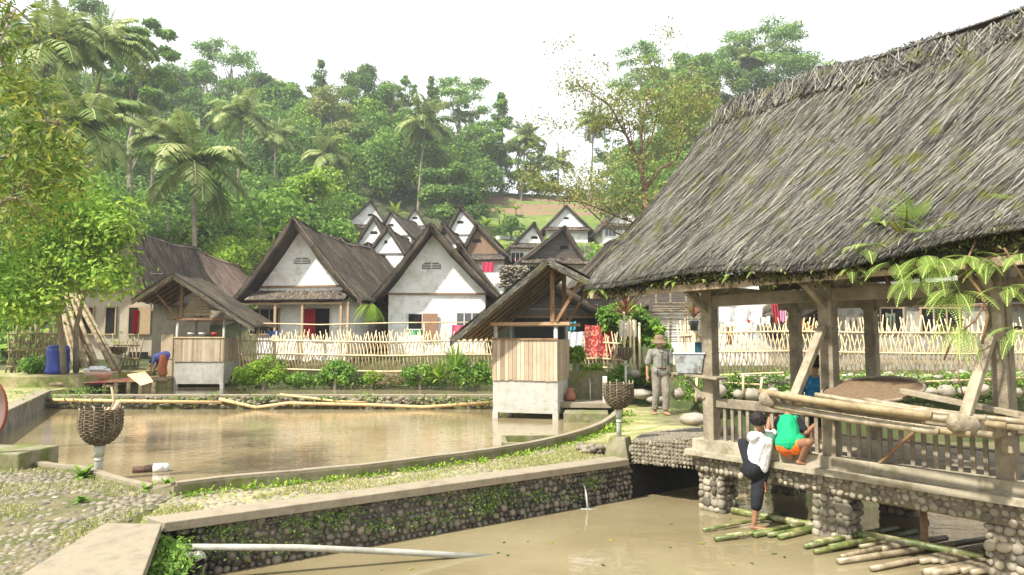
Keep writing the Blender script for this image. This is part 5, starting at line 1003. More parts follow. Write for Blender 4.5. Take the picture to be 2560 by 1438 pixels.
# ------------------------------------------------------------ hillside forest
def gp(px, Y): x = (px-1280)/FPX*Y; return x, float(hgt(x, Y))
def mass(name, label, cat, spots, mat, leaf, dens, seed, asp=.7, kk=3):
    rg = np.random.default_rng(seed); bl = []
    for (px, Y, r, lift) in spots:
        x, z = gp(px, Y); 
        for k in range(kk): bl.append((x+rg.normal()*r*.45, Y+rg.normal()*r*.45, z+lift+rg.normal()*r*.3, r*rg.uniform(.5, .8), r*rg.uniform(.5, .8), r*rg.uniform(.45, .65)))
    n = int(dens*sum(b[3]*b[4] for b in bl)); P, N, t = blobcloud(bl, n, rg, shell=.6, up=.6); V, F = leaves(P, N, leaf, asp, rg=rg); o = npmesh(name, V, F, mat, tone=t); tag(o, label, cat, kind='stuff'); return o
rg = np.random.default_rng(201); s1, s2, s3 = [], [], []
def skyl(px): return np.interp(px, [0, 200, 400, 560, 700, 900, 1000, 1170, 1250, 1330, 1400], [150, 140, 190, 190, 230, 210, 260, 300, 320, 400, 470])
for k in range(900):
    px = rg.uniform(-250, 1200); Y = 50+66*rg.random()**.9; x, z = gp(px, Y)
    if px > 840 and Y < 84+(px-840)*.03: continue
    r = rg.uniform(1.7, 4.2)*(.5+Y/190); lift = r*.5+rg.uniform(0, 7)*(Y/110)
    if Dy(px, skyl(px)+20, Y).z < z+lift+r: lift = max(.2, Dy(px, skyl(px)+20, Y).z-z-r)
    (s1 if rg.random() < .55 else s2 if rg.random() < .7 else s3).append((px, Y, r, lift))
for k in range(300):
    px = rg.uniform(1570, 2300); Y = rg.uniform(82, 116); r = rg.uniform(1.8, 3.6); (s1 if rg.random() < .5 else s2).append((px, Y, r, r*.5+rg.uniform(0, 4)))
for k in range(70):
    px = rg.uniform(1180, 1580); r = rg.uniform(.5, 1.2); s2.append((px, rg.uniform(112, 116), r, r*.5+rg.random()*1.5*(px < 1340)))
for k in range(60): s2.append((rg.uniform(840, 1000), rg.uniform(76, 86), rg.uniform(.8, 1.6), .6))
for k in range(40): s3.append((rg.uniform(1180, 1640), rg.uniform(70, 84), rg.uniform(.4, .9), .3))
mass('forest', 'dark dense tropical forest canopy covering the hillside', 'forest', s1, m_leaf_d, .42, 56, 1)
mass('forest', 'mid-green tree canopy mixed through the hillside forest', 'forest', s2, m_leaf_m, .4, 56, 2)
mass('forest', 'light yellow-green canopy patches in the hillside forest', 'forest', s3, m_leaf_l, .4, 50, 3)
# low green growth between the village houses and behind them
s4 = [(rg.uniform(300, 900), rg.uniform(38, 52), rg.uniform(.6, 1.5), .5) for k in range(110)]+[(rg.uniform(-200, 330), rg.uniform(27, 50), rg.uniform(.8, 2.2), .8) for k in range(80)]
mass('undergrowth', 'low leafy undergrowth behind the first row of thatched houses', 'undergrowth', s4, m_leaf_m, .26, 60, 4)
s5 = [(rg.uniform(1190, 1330), rg.uniform(38, 58), rg.uniform(.3, .7), .3) for k in range(26)]+[(rg.uniform(1440, 1640), rg.uniform(50, 70), rg.uniform(.4, 1.), .4) for k in range(22)]
mass('undergrowth', 'patchy weeds and small plants between the village houses', 'undergrowth', s5, m_leaf_l, .2, 60, 5)
# ------------------------------------------------------------ single trees
def tree_at(px, ytop, hw, Y, kind, mat, label, n, seed, leaf=.36, name='broadleaf_tree', trunk=True, asp=.55, bark=None):
    x, z = gp(px, Y); H = Dy(px, ytop, Y).z-z; Rr = hw*Y/FPX*1.05
    return make_tree(name, label, 'tree', kind, H*.97, Rr, mat, (x, Y, z), n, leaf, trunk, seed, rot=seed*1.3, asp=asp, bark=bark, group='trees on the hillside')
TR = [(330, 15, 70, 72, 'loose', m_leaf_m, 'feathery tree rising behind the tall palm at the upper left', 5200),
 (180, -20, 90, 80, 'dome', m_leaf_d, 'dark tree behind the two upper-left palms', 4200),
 (425, 148, 70, 108, 'dome', m_leaf_d, 'rounded dark tree left of the umbrella-crowned tree on the skyline', 4200),
 (556, 98, 80, 112, 'flat', m_leaf_m, 'umbrella-crowned tree with a thin pale trunk on the left skyline', 3400),
 (490, 140, 55, 104, 'dome', m_leaf_m, 'tree under the left edge of the umbrella-crowned tree', 2800),
 (640, 172, 62, 108, 'dome', m_leaf_d, 'tree just right of the umbrella-crowned tree on the skyline', 3200),
 (705, 190, 55, 108, 'dome', m_leaf_m, 'low rounded tree in the dip of the left skyline', 2800),
 (788, 138, 42, 112, 'cone', m_leaf_d, 'pointed dark tree with a thin top shoot on the skyline', 2600),
 (815, 198, 82, 102, 'dome', m_leaf_o, 'large yellowish-green domed tree in the centre left of the hill', 5200),
 (905, 146, 72, 110, 'dome', m_leaf_d, 'tallest broad dark tree on the central skyline', 4600),
 (970, 195, 62, 108, 'dome', m_leaf_m, 'tree sloping down right of the tallest broad skyline tree', 3600),
 (1012, 180, 22, 112, 'loose', m_leaf_m, 'thin wispy treetop poking above the central skyline', 900),
 (1075, 178, 32, 110, 'cone', m_leaf_d, 'narrow dark vine-covered tree beside the central palm', 2000),
 (1148, 168, 60, 112, 'flat', m_leaf_m, 'airy layered tree with gaps right of the vine-covered tree', 2600),
 (1160, 250, 34, 112, 'loose', m_leaf_d, 'small dark loose tree under the airy layered tree', 1400),
 (1252, 220, 50, 112, 'cone', m_leaf_m, 'tall bright conical tree on the right of the central hill', 4200),
 (1195, 290, 62, 108, 'dome', m_leaf_m, 'rounded tree at the foot of the bright conical tree', 3600),
 (1300, 330, 50, 110, 'loose', m_leaf_m, 'slender leaning tree at the right end of the central hill', 2400),
 (1345, 400, 42, 113, 'loose', m_leaf_m, 'small thin tree by the sky gap above the terraces', 1500),
 (1540, 330, 50, 112, 'loose', m_leaf_m, 'thin tree behind the reddish bare tree', 1800),
 (1605, 112, 62, 112, 'flat', m_leaf_m, 'tall thin umbrella tree left on the right-hand hill', 2400),
 (1738, 106, 66, 112, 'dome', m_leaf_m, 'rounded bright tree in the middle of the right-hand skyline', 4600),
 (1668, 150, 52, 110, 'dome', m_leaf_m, 'tree between the thin umbrella tree and the bright rounded tree', 3000),
 (1705, 200, 60, 100, 'dome', m_leaf_l, 'bright green domed tree lower on the right-hand hill', 3600),
 (1860, 66, 60, 114, 'flat', m_leaf_m, 'flat-topped tree standing high above the right-hand hill', 2600),
 (1955, 48, 78, 114, 'flat', m_leaf_m, 'highest layered tree beside the big roof ridge', 3400),
 (2030, 105, 80, 112, 'dome', m_leaf_m, 'wide tree touching the left part of the big roof ridge', 4200),
 (1810, 120, 66, 110, 'dome', m_leaf_m, 'broad tree filling the gap left of the flat-topped tree'.replace('flat-topped', 'high flat-topped'), 3600),
 (1775, 230, 60, 96, 'dome', m_leaf_m, 'lower tree right beside the verge of the big roof', 3200),
 (1640, 300, 60, 98, 'dome', m_leaf_d, 'dark tree directly behind the reddish bare tree', 3400),
 (1885, 150, 60, 108, 'dome', m_leaf_d, 'dark tree behind the palm of the right-hand hill', 3200),
 (1120, 405, 72, 84, 'dome', m_leaf_d, 'dense dark rounded tree right above the small village roofs', 5200),
 (762, 412, 66, 58, 'dome', m_leaf_l, 'bright big-leaved tree above the awning house', 2600),
 (860, 470, 70, 80, 'bush', m_leaf_m, 'bushy tree left of the highest village gable', 3000)]
for i, (px, yt, hw, Y, kd_, mt, l, n) in enumerate(TR): tree_at(px, yt, hw*1.12, Y, kd_, mt, l, int(n*2.2), 300+i, leaf=.38 if Y > 70 else .34, name='shade_tree' if kd_ == 'flat' else 'broadleaf_tree')
for i, (px, yt, hw, Y, mt, l, n, lf) in enumerate([(640, 520, 115, 46, m_leaf_l, 'feathery light green shrub spreading above the pinkish thatch roof', 7000, .22), (500, 478, 90, 52, m_leaf_y, 'yellowish flowering shrub above the tan house roof', 5000, .22), (400, 500, 60, 48, m_leaf_m, 'mid-green shrub behind the tan house ridge', 3000, .25), (1278, 522, 42, 80, m_leaf_d, 'dark round shrub at the foot of the green terraces', 1600, .3), (560, 560, 70, 42, m_leaf_l, 'low bright shrub directly behind the pinkish roof', 3500, .2), (830, 560, 50, 45, m_leaf_m, 'leafy shrub between the awning house and the small gables', 2200, .2), (1460, 590, 34, 55, m_leaf_m, 'small shrub right of the dark board house', 1500, .18)]):
    x, z = gp(px, Y); H = Dy(px, yt, Y).z-z; make_tree('shrub', l, 'shrub', 'bush', H, hw*Y/FPX, mt, (x, Y, z), n, lf, True, 400+i, group='shrubs behind the houses')
# palms and bananas
def palm_at(px, py, Y, fpx, label, seed, lean=(0, 0), K=20, basepx=None):
    c = Dy(px, py, Y); x = c.x-lean[0]; z = float(hgt(x, Y-lean[1])); return make_palm(label, (x, Y-lean[1], z), c.z-z, fpx*Y/FPX*1.3, seed, lean, K=K)
palm_at(122, 118, 42, 145, 'tall palm with brown dead sheaths at the upper left edge', 501, (.8, 0), 22)
palm_at(258, 110, 46, 120, 'tall palm with a long ringed trunk at the upper left', 503, (.9, 0), 22)
palm_at(205, 315, 40, 150, 'drooping grey-green palm left of the ringed trunk', 504, (.3, 0), 20)
palm_at(480, 405, 43, 140, 'big pale green coconut palm above the tan house', 505, (-.5, 0), 24)
palm_at(605, 288, 72, 78, 'medium palm in front of the umbrella-crowned tree', 506, (.3, 0), 18)
palm_at(1064, 310, 88, 72, 'coconut palm with a long pale trunk in the centre of the hill', 507, (.9, 0), 24)
palm_at(1395, 405, 112, 42, 'small palm silhouetted in the sky gap above the terraces', 508)
palm_at(1485, 305, 110, 50, 'slender palm behind the left twigs of the bare tree', 509, (.6, 0))
palm_at(1862, 150, 112, 52, 'palm poking up between trees of the right-hand hill', 510)
palm_at(1692, 190, 112, 50, 'palm left of the bright rounded skyline tree', 511)
palm_at(1315, 350, 108, 50, 'palm leaning out at the right end of the central hill', 512, (.8, 0))
palm_at(820, 385, 80, 62, 'dark drooping palm in the shade of the yellowish domed tree', 513)
palm_at(60, 230, 50, 120, 'palm half hidden behind the yellowing near tree', 516, (.3, 0))
palm_at(330, 250, 75, 80, 'grey-green palm on the upper left slope', 517)
palm_at(690, 340, 85, 60, 'palm with hanging fronds in the middle of the left slope', 518)
palm_at(385, 345, 60, 62, 'young palm with upright fronds behind the big pale palm', 514)
palm_at(1750, 215, 108, 40, 'small palm below the bright rounded skyline tree', 515)
for i, (px, py, Y, h, l) in enumerate([(985, 520, 84, 60, 'banana plant between the two left village gables'), (1215, 540, 70, 62, 'banana plant with broad pale leaves beside the tall grey gable'), (1248, 520, 86, 34, 'small banana plant on the terrace above the tiny white gable'), (1290, 515, 92, 34, 'thin banana plant on the brown field terrace'), (318, 480, 36, 90, 'bright banana plant above the tan house on the left'), (1175, 600, 56, 46, 'banana leaves behind the wooden shutter house ridge'), (1640, 560, 60, 60, 'banana plant behind the strap-leaved plants on the roof edge'), (680, 560, 50, 60, 'banana plant at the foot of the big-leaved tree'), (1258, 560, 82, 34, 'little banana plant beside the dark round shrub')]):
    x, z = gp(px, Y); H = h*Y/FPX*1.1; zc = Dy(px, py, Y).z; make_banana(l, (x, Y, max(z, zc-H)), H*1.25, 600+i)
# ------------------------------------------------------------ the reddish, thinly leaved tree behind the pavilion roof
t = thing('bare_tree', 'tall thinly leaved tree with reddish forking branches behind the pavilion roof', 'tree', tuple(Dy(1615, 700, 36))); rg = np.random.default_rng(71); mb = MB(); tips = []
def grow(p, q, r0, r1, depth, Y=36.):
    P_ = Dy(p[0], p[1], Y+p[2]); Q_ = Dy(q[0], q[1], Y+q[2]); mid = P_.lerp(Q_, .5)+Vector(rg.normal(size=3)*.12); mb.tube([P_, mid, Q_], [r0, (r0+r1)/2, r1], 7); 
    for k in range(int(3+depth)):
        s = P_.lerp(Q_, rg.uniform(.3, 1)); e = s+Vector(((rg.normal()*.8), rg.normal()*.6, abs(rg.normal())*.75+.15))*rg.uniform(.7, 1.5); mb.tube([s, s.lerp(e, .5)+Vector(rg.normal(size=3)*.07), e], [r1*.6, r1*.4, .012], 4, caps=False); tips.append(e); tips.append(s.lerp(e, .6))
        for j in range(2): e2 = e+Vector((rg.normal()*.5, rg.normal()*.4, rg.normal()*.3+.3)); mb.tube([e, e2], [.014, .008], 4, caps=False); tips.append(e2)
BR = [((1618, 700, 0), (1612, 480, 0), .17, .13), ((1612, 480, 0), (1600, 400, 0), .12, .1), ((1600, 400, 0), (1562, 330, -.4), .09, .07), ((1562, 330, -.4), (1530, 270, -.8), .07, .05), ((1530, 270, -.8), (1450, 215, -1), .05, .03), ((1612, 480, 0), (1604, 330, .4), .1, .07), ((1604, 330, .4), (1618, 240, .6), .06, .03),
 ((1615, 470, 0), (1690, 400, .6), .1, .06), ((1690, 400, .6), (1735, 330, 1), .06, .04), ((1735, 330, 1), (1800, 285, 1.2), .035, .02), ((1600, 400, 0), (1640, 300, 1), .06, .04), ((1640, 300, 1), (1660, 230, 1), .04, .02), ((1562, 330, -.4), (1480, 330, -1), .045, .025), ((1480, 330, -1), (1430, 340, -1), .025, .015), ((1690, 400, .6), (1700, 300, .3), .04, .025), ((1700, 300, .3), (1745, 240, .5), .03, .015),
 ((1595, 560, 0), (1540, 540, -.5), .05, .045), ((1540, 540, -.5), (1450, 505, -1), .045, .03), ((1540, 540, -.5), (1470, 470, -1.2), .035, .02), ((1450, 505, -1), (1350, 480, -1.5), .03, .015), ((1612, 520, 0), (1560, 500, -1), .05, .03), ((1580, 600, -.3), (1500, 550, -1), .06, .04), ((1500, 550, -1), (1420, 490, -1.5), .04, .02), ((1420, 490, -1.5), (1370, 470, -1.8), .02, .012)]
for b in BR: grow(b[0], b[1], b[2], b[3], 2 if b[0][1] < 460 else (0 if b[0][0] > 1600 else 1))
part('trunk', mb, m_barkr, t, True)
tp = np.array([tuple(v) for v in tips]); k = rg.integers(0, len(tp), 14000); P = tp[k]+rg.normal(size=(14000, 3))*np.array([.34, .34, .2]); V, F = leaves(P, rg.normal(size=(14000, 3))+np.array([0, 0, .6]), .17, .45, rg=rg); npmesh('crown', V, F, m_leaf_o, t, np.clip(rg.normal(size=14000)*.25+.5, 0, 1))
# ------------------------------------------------------------ near trees on the left
def leafy(label, name, boxes, mat, Yr, n_cl, per, leaf, asp, seed, branches, bark, spread=.22, droop=.6, base=None, shape=None):
    rg = np.random.default_rng(seed); t = thing(name, label, 'tree', base); P = []; N = []; T_ = []; mb = MB(); cl = []
    for k in range(n_cl):
        bx = boxes[rg.integers(0, len(boxes))]; c = Dy(rg.uniform(bx[0], bx[2]), rg.uniform(bx[1], bx[3]), rg.uniform(*Yr)); cl.append(c); tn = rg.uniform(.25, .8)
        m_ = int(per*rg.uniform(.6, 1.4)); d = rg.normal(size=(m_, 3))*np.array([1, 1, .55]); P.append(np.array(c)+d*spread); q = d+rg.normal(size=(m_, 3))*.5; q[:, 2] += .9; N.append(q); T_.append(np.clip(tn+rg.normal(size=m_)*.15, 0, 1))
    P = np.concatenate(P); N = np.concatenate(N); T_ = np.concatenate(T_); V, F = leaves(P, N, leaf, asp, droop=droop, rg=rg); npmesh('crown', V, F, mat, t, T_)
    for br in branches: pts = [Dy(*p) for p in br[0]]; mb.tube(pts, np.linspace(br[1], br[2], len(pts)), 8)
    ends = [Dy(*br[0][-1]) for br in branches]+[Dy(*br[0][len(br[0])//2]) for br in branches]
    for c in cl:
        if rg.random() < .4: e = min(ends, key=lambda e_: (e_-c).length); mb.tube([e, e.lerp(c, .5)+Vector((0, 0, .03)), c], [.012*Yr[0]/8, .009, .005], 4, caps=False)
    part('trunk', mb, bark, t, True); return t
leafy('near tree with long yellowing leaves filling the upper left corner', 'near_tree', [(-90, -60, 70, 330), (-60, 60, 130, 420), (20, 200, 170, 420), (-60, 300, 110, 520), (0, 380, 150, 600), (60, 330, 200, 480)], m_leaf_y, (7.2, 9.5), 185, 25, .12, .27, 801,
      [([(-260, 900, 8), (-150, 600, 8), (-40, 430, 8), (60, 360, 8.2), (150, 310, 8.4)], .06, .012), ([(-200, 640, 8), (-60, 260, 8), (-10, 120, 8.2), (40, 20, 8.4)], .05, .012), ([(-60, 480, 8), (40, 500, 8), (110, 560, 8.3)], .03, .008), ([(-40, 540, 8), (60, 470, 8.2), (150, 420, 8.6)], .028, .008)], m_bark, spread=.15, base=tuple(Dy(-260, 1000, 8)))
leafy('bushy bright green tree over the leaning bamboo and the tan house', 'broadleaf_tree', [(-60, 440, 130, 700), (60, 470, 230, 640), (150, 500, 300, 650), (-40, 640, 130, 770), (-40, 640, 150, 800), (190, 650, 320, 720), (220, 540, 300, 600), (-60, 500, 60, 760)], m_leaf_l, (19.2, 21.5), 330, 52, .16, .5, 802,
      [([(160, 935, 21.9), (155, 860, 21.7), (145, 770, 21.2), (170, 690, 20.8)], .1, .07), ([(170, 690, 20.8), (220, 620, 20.5), (270, 560, 20.4)], .08, .03), ([(170, 700, 20.8), (100, 620, 20.4), (60, 560, 20.2)], .08, .03), ([(190, 930, 22.4), (190, 820, 21.9), (215, 720, 21.2), (290, 680, 20.8)], .09, .03), ([(160, 740, 21), (60, 720, 20.5), (0, 700, 20.2)], .05, .02)], m_bark, spread=.34, droop=.3, base=tuple(Dy(175, 935, 21.5)))
leafy('darker green near tree hanging in at the middle of the left edge', 'near_tree', [(-80, 400, 60, 620), (-60, 560, 40, 700), (100, 420, 230, 520)], m_leaf_m, (10, 12), 110, 34, .13, .35, 803, [([(-150, 800, 11), (-60, 620, 11), (20, 520, 11), (120, 470, 11.2)], .05, .01)], m_bark, spread=.2, base=tuple(Dy(-150, 900, 11)))
# ------------------------------------------------------------ shrubs, weeds, ferns near the water
def bushat(label, px, ytop, ybot, hw, Y, mat, n, leaf, seed, asp=.5, nm='shrub', cat='shrub', grp='shrubs on the pond bank', kind='bush'):
    p = Dy(px, ybot, Y); H = Dy(px, ytop, Y).z-p.z; return make_tree(nm, label, cat, kind, H, hw*Y/FPX, mat, tuple(p), n, leaf, True, seed, asp=asp, group=grp)
BS = [(660, 880, 968, 60, 23.6, m_leaf_l, 'feathery fern-like shrub at the right foot of the left hut'), (745, 930, 966, 34, 23.8, m_leaf_m, 'low green shrub between the feathery shrub and the fence stakes'), (838, 890, 965, 50, 23.8, m_leaf_m, 'leafy shrub in front of the middle of the fence'), (930, 928, 962, 26, 23.9, m_leaf_l, 'light green weedy shrub left of the dry brush pile'), (1050, 900, 966, 46, 23.7, m_leaf_m, 'leafy shrub just left of the tall spiky plant'), (1185, 895, 965, 60, 23.2, m_leaf_m, 'shrub between the tall spiky plant and the centre hut'), (1465, 900, 960, 46, 18.6, m_leaf_l, 'weedy shrub beneath the broken fence'), (1640, 880, 970, 34, 17.4, m_leaf_m, 'green weeds directly behind the walking man'), (1560, 900, 975, 40, 17.6, m_leaf_m, 'weeds around the far basket post'), (1440, 860, 905, 24, 18.2, m_leaf_l, 'upright bright plant at the right side of the centre hut'), (610, 905, 965, 30, 24.2, m_leaf_l, 'small fern clump beside the grey hut wall'), (100, 880, 940, 50, 22.6, m_leaf_m, 'green weeds left of the blue barrel')]
for i, (px, a, b_, hw, Y, mt, l) in enumerate(BS): bushat(l, px, a, b_, hw, Y, mt, 1900, .12, 900+i)
bushat('glossy green leafy shrub behind the hanging white t-shirt', 1600, 735, 905, 55, 18.9, m_leaf_m, 3600, .15, 920, grp=None); bushat('glossy small tree left of the horizontal slat screen', 1540, 735, 860, 48, 19.4, m_leaf_m, 2600, .15, 921, grp=None)
bushat('airy light shrub at the left end of the slat screen', 1655, 800, 930, 32, 18.2, m_leaf_l, 1200, .12, 922, grp=None)
def spiky(label, p, H, K, mat, seed, w=.03, nm='strap_leaf_plant', cat='plant', up=(.7, 1.45), grp=None, droop=.8, trunk=0):
    rg = np.random.default_rng(seed); t = thing(nm, label, cat, tuple(p), 0, grp); Vs = []; Ts = []
    for k in range(K):
        a = rg.random()*6.28; e = rg.uniform(*up); d = np.array([math.cos(a)*math.cos(e), math.sin(a)*math.cos(e), math.sin(e)]); q = np.array([0, 0, trunk*1.]); Lf = H*rg.uniform(.7, 1.1); m_ = 6; tn = rg.random()
        for i in range(m_):
            d = d+np.array([0, 0, -droop/m_]); d /= np.linalg.norm(d); r = q+d*Lf/m_; s = np.cross(d, [0, 0, 1]); s /= np.linalg.norm(s)+1e-6; w0 = w*math.sin(math.pi*(i+.6)/(m_+.8)); w1 = w*math.sin(math.pi*(i+1.6)/(m_+.8)) if i < m_-1 else .002
            Vs += [q-s*w0, q+s*w0, r+s*w1, r-s*w1]; Ts.append(np.clip(tn+rg.normal()*.1, 0, 1)); q = r
    V = np.array(Vs); npmesh('leaves', V, np.arange(len(V)).reshape(-1, 4), mat, t, np.array(Ts), world=False)
    mb = MB(); mb.tube([(0, 0, -.1), (0, 0, max(trunk, .02))], [.02, .012], 6); part('stem', mb, m_bark, t, world=False); return t
m_cord = MT('red_and_green_leaves', [(.14, .03, .04), (.3, .06, .08), (.2, .22, .05), (.42, .4, .12)], trans=.3, var=.1)
m_strap = MT('yellow_green_straps', [(.2, .28, .04), (.35, .4, .07), (.5, .48, .12), (.55, .42, .14)], trans=.3, var=.1)
spiky('tall spiky green plant in front of the fence, left of the centre hut', Dy(1140, 935, 23.4), 1.15, 70, m_leaf_m, 1, w=.05, up=(.3, 1.5))
spiky('second spiky plant lower on the bank beside the tall one', Dy(1100, 950, 23.3), .7, 50, m_leaf_l, 2, w=.04, up=(.3, 1.5))
spiky('red and green cordyline above the hanging white t-shirt', Dy(1563, 790, 18.1), .75, 26, m_cord, 3, w=.035, up=(.5, 1.4)); spiky('red cordyline in a dark pot near the left pavilion post', Dy(1735, 795, 17.2), .6, 22, m_cord, 4, w=.03, up=(.6, 1.4))
mb = MB(); p = Dy(1735, 825, 17.2); mb.lathe([(.08, 0), (.12, .22), (.13, .25), (.11, .25)], p-Vector((0, 0, .02)), 16); o = part('plant_pot', mb, plain('dark_pot', (.06, .065, .07), .5), smooth=True); tag(o, 'dark grey pot holding the red cordyline on the fence post', 'pot')
mb = MB(); mb.tube([Dy(1735, 830, 17.2), Dy(1735, 960, 17.2)], .05, 8); mb.tube([Dy(1735, 800, 17.2), Dy(1735, 780, 17.2)], .015, 6); o = part('pot_post', mb, m_bam, smooth=True); tag(o, 'bamboo post carrying the dark plant pot', 'post')
mb = MB()
for i, px in enumerate((1560, 1575, 1584, 1598)): mb.tube([Dy(px, 780+i*9, 18.0), Dy(px+2, 985, 17.9)], .03, 8)
o = part('bamboo_posts', mb, m_bam, smooth=True); tag(o, 'cluster of upright bamboo posts under the hanging white t-shirt', 'posts')
spiky('orange croton-like plant behind the lattice fence', Dy(2010, 835, 17.2), .4, 20, MT('orange_leaves', [(.5, .12, .02), (.6, .3, .04), (.3, .3, .05)], trans=.3), 5, w=.05, up=(.6, 1.4))
for i, (x, y, H, K, l) in enumerate([(Wz(205, 1195).x, Wz(205, 1195).y, .2, 34, 'broad-leaved green clump at the foot of the left basket post'), (Wz(370, 1228).x, Wz(370, 1228).y, .14, 26, 'leafy green clump at the kerb near the floating log'), (Wz(420, 1222).x, Wz(420, 1222).y, .15, 26, 'second leafy clump at the kerb right of the first'), (Wz(205, 1255).x, Wz(205, 1255).y, .09, 16, 'tiny bluish-green plant among the yard cobbles')]): spiky(l, (x, y, 0), H, K, m_leaf_m, 10+i, w=.028, up=(.3, 1.3), droop=1)
# weeds along the kerb and banks
def tufts(label, pts, mat, leaf, per, sp, seed, asp=.4, nm='weeds', hgtup=.8):
    rg = np.random.default_rng(seed); P = []; 
    for p in pts: P.append(np.array(p)+rg.normal(size=(per, 3))*np.array([sp, sp, sp*.35]))
    P = np.concatenate(P); P[:, 2] = np.maximum(P[:, 2], np.repeat([p[2] for p in pts], per)-.0); N = rg.normal(size=P.shape)*.7; N[:, 2] += hgtup; V, F = leaves(P, N, leaf, asp, droop=-.6, rg=rg); o = npmesh(nm, V, F, mat, tone=rg.random(len(F))); tag(o, label, nm, kind='stuff')
kp_ = [(q[0]+.1+rng.normal()*.03, q[1]-.1, .015) for q in densify(KERB[3:11], .07) for _ in range(1) if rng.random() < .62]
tufts('small green weeds growing along the foot of the pond kerb', kp_, m_leaf_l, .05, 26, .05, 21)
tufts('green moss and weeds hanging over the far pond wall', [(x, 18.5, -.02+rng.normal()*.06) for x in np.arange(-12.7, .6, .16) if rng.random() < .6], m_leaf_m, .09, 22, .12, 22)
tufts('weeds along the muddy foot of the far bank', [(x, 23.9+rng.random()*.5, .0+rng.random()*.25) for x in np.arange(-9.5, 0, .09)], m_leaf_m, .12, 26, .2, 23)
tufts('green weeds between the boulders of the bank', [tuple(Dy(rng.uniform(1712, 2560), rng.uniform(935, 1000), 14.9)) for k in range(330)], m_leaf_m, .08, 34, .12, 24)
tufts('weeds around the yard, platform and left wall', [(rng.uniform(-13.5, -11), rng.uniform(14, 20), .19) for k in range(60)]+[tuple(Wz(rng.uniform(398, 436), rng.uniform(1330, 1438), -.15)) for k in range(60)], m_leaf_m, .05, 26, .09, 25)
tufts('weeds around the washing place and path edge', [tuple(Wz(rng.uniform(1400, 1660), rng.uniform(925, 985), .1)) for k in range(90)]+[(KERB[i][0]+.15, KERB[i][1], .01) for i in (9, 10, 11) for k in range(6)], m_leaf_l, .08, 30, .12, 26)
rgf = np.random.default_rng(5); P = np.array([(rgf.uniform(-11, 1), rgf.uniform(9.5, 18), -.243) for k in range(160)]+[(rgf.uniform(-1.5, 3), rgf.uniform(5, 9), -.493) for k in range(60)]); P = np.array([p for p in P if (p[2] > -.3 and p[1] > 10+max(0, p[0]+1)*1.2) or (p[2] < -.3 and p[0] > (p[1]-6)*1.45-1.9)])
V, F = leaves(P, rgf.normal(size=P.shape)*.06+np.array([0, 0, 1]), .07, .45, rg=rgf); V[:, 2] = np.maximum(V[:, 2], P.repeat(4, 0)[:, 2]); o = npmesh('fallen_leaves', V, F, m_leaf_y, tone=rgf.random(len(F))); tag(o, 'scattered fallen leaves floating on the ponds', 'leaves', kind='stuff')
# short grass of the path and yard
rg = np.random.default_rng(33); P = []
for k in range(60000):
    if k % 3 and rg.random() < .5: continue
    if k % 3: a = rg.random(); i = rg.integers(3, 10); p = Vector(KERB[i]).lerp(Vector(KERB[i+1]), a); x, y = p.x+rg.random()*1.3*.56, p.y-rg.random()*1.3*.83; ok = inpoly(x, y, PATH)
    else: x, y = rg.uniform(-6.5, -2.6), rg.uniform(3.8, 8.6); ok = inpoly(x, y, LEFT)
    if ok and mnoise.noise(Vector((x*1.1, y*1.1, .3))) > -.12+(.0 if k % 3 else .12): P.append((x, y, 0))
for k in range(7000):
    x, y = rg.uniform(1.6, 4.2), rg.uniform(11, 16); 
    if inpoly(x, y, PATH) and mnoise.noise(Vector((x*.9, y*.9, .3))) > .02: P.append((x, y, 0.0))
P = np.array(P); n = len(P); P[:, :2] += rg.normal(size=(n, 2))*.01; a = rg.random(n)*6.28; w_ = .004+.003*rg.random(n); h_ = .016+.02*rg.random(n); s = np.stack([np.cos(a), np.sin(a), 0*a], 1)*w_[:, None]; tl = np.stack([rg.normal(size=n)*.012, rg.normal(size=n)*.012, h_], 1)
V = np.stack([P-s, P+s, P+s*.3+tl, P-s*.3+tl], 1).reshape(-1, 3); o = npmesh('grass', V, np.arange(4*n).reshape(n, 4), MT('short_grass', [(.2, .24, .06), (.36, .37, .12), (.5, .46, .22)], trans=.3), tone=rg.random(n)); tag(o, 'short sunlit grass and moss between the path cobbles', 'grass', kind='stuff')
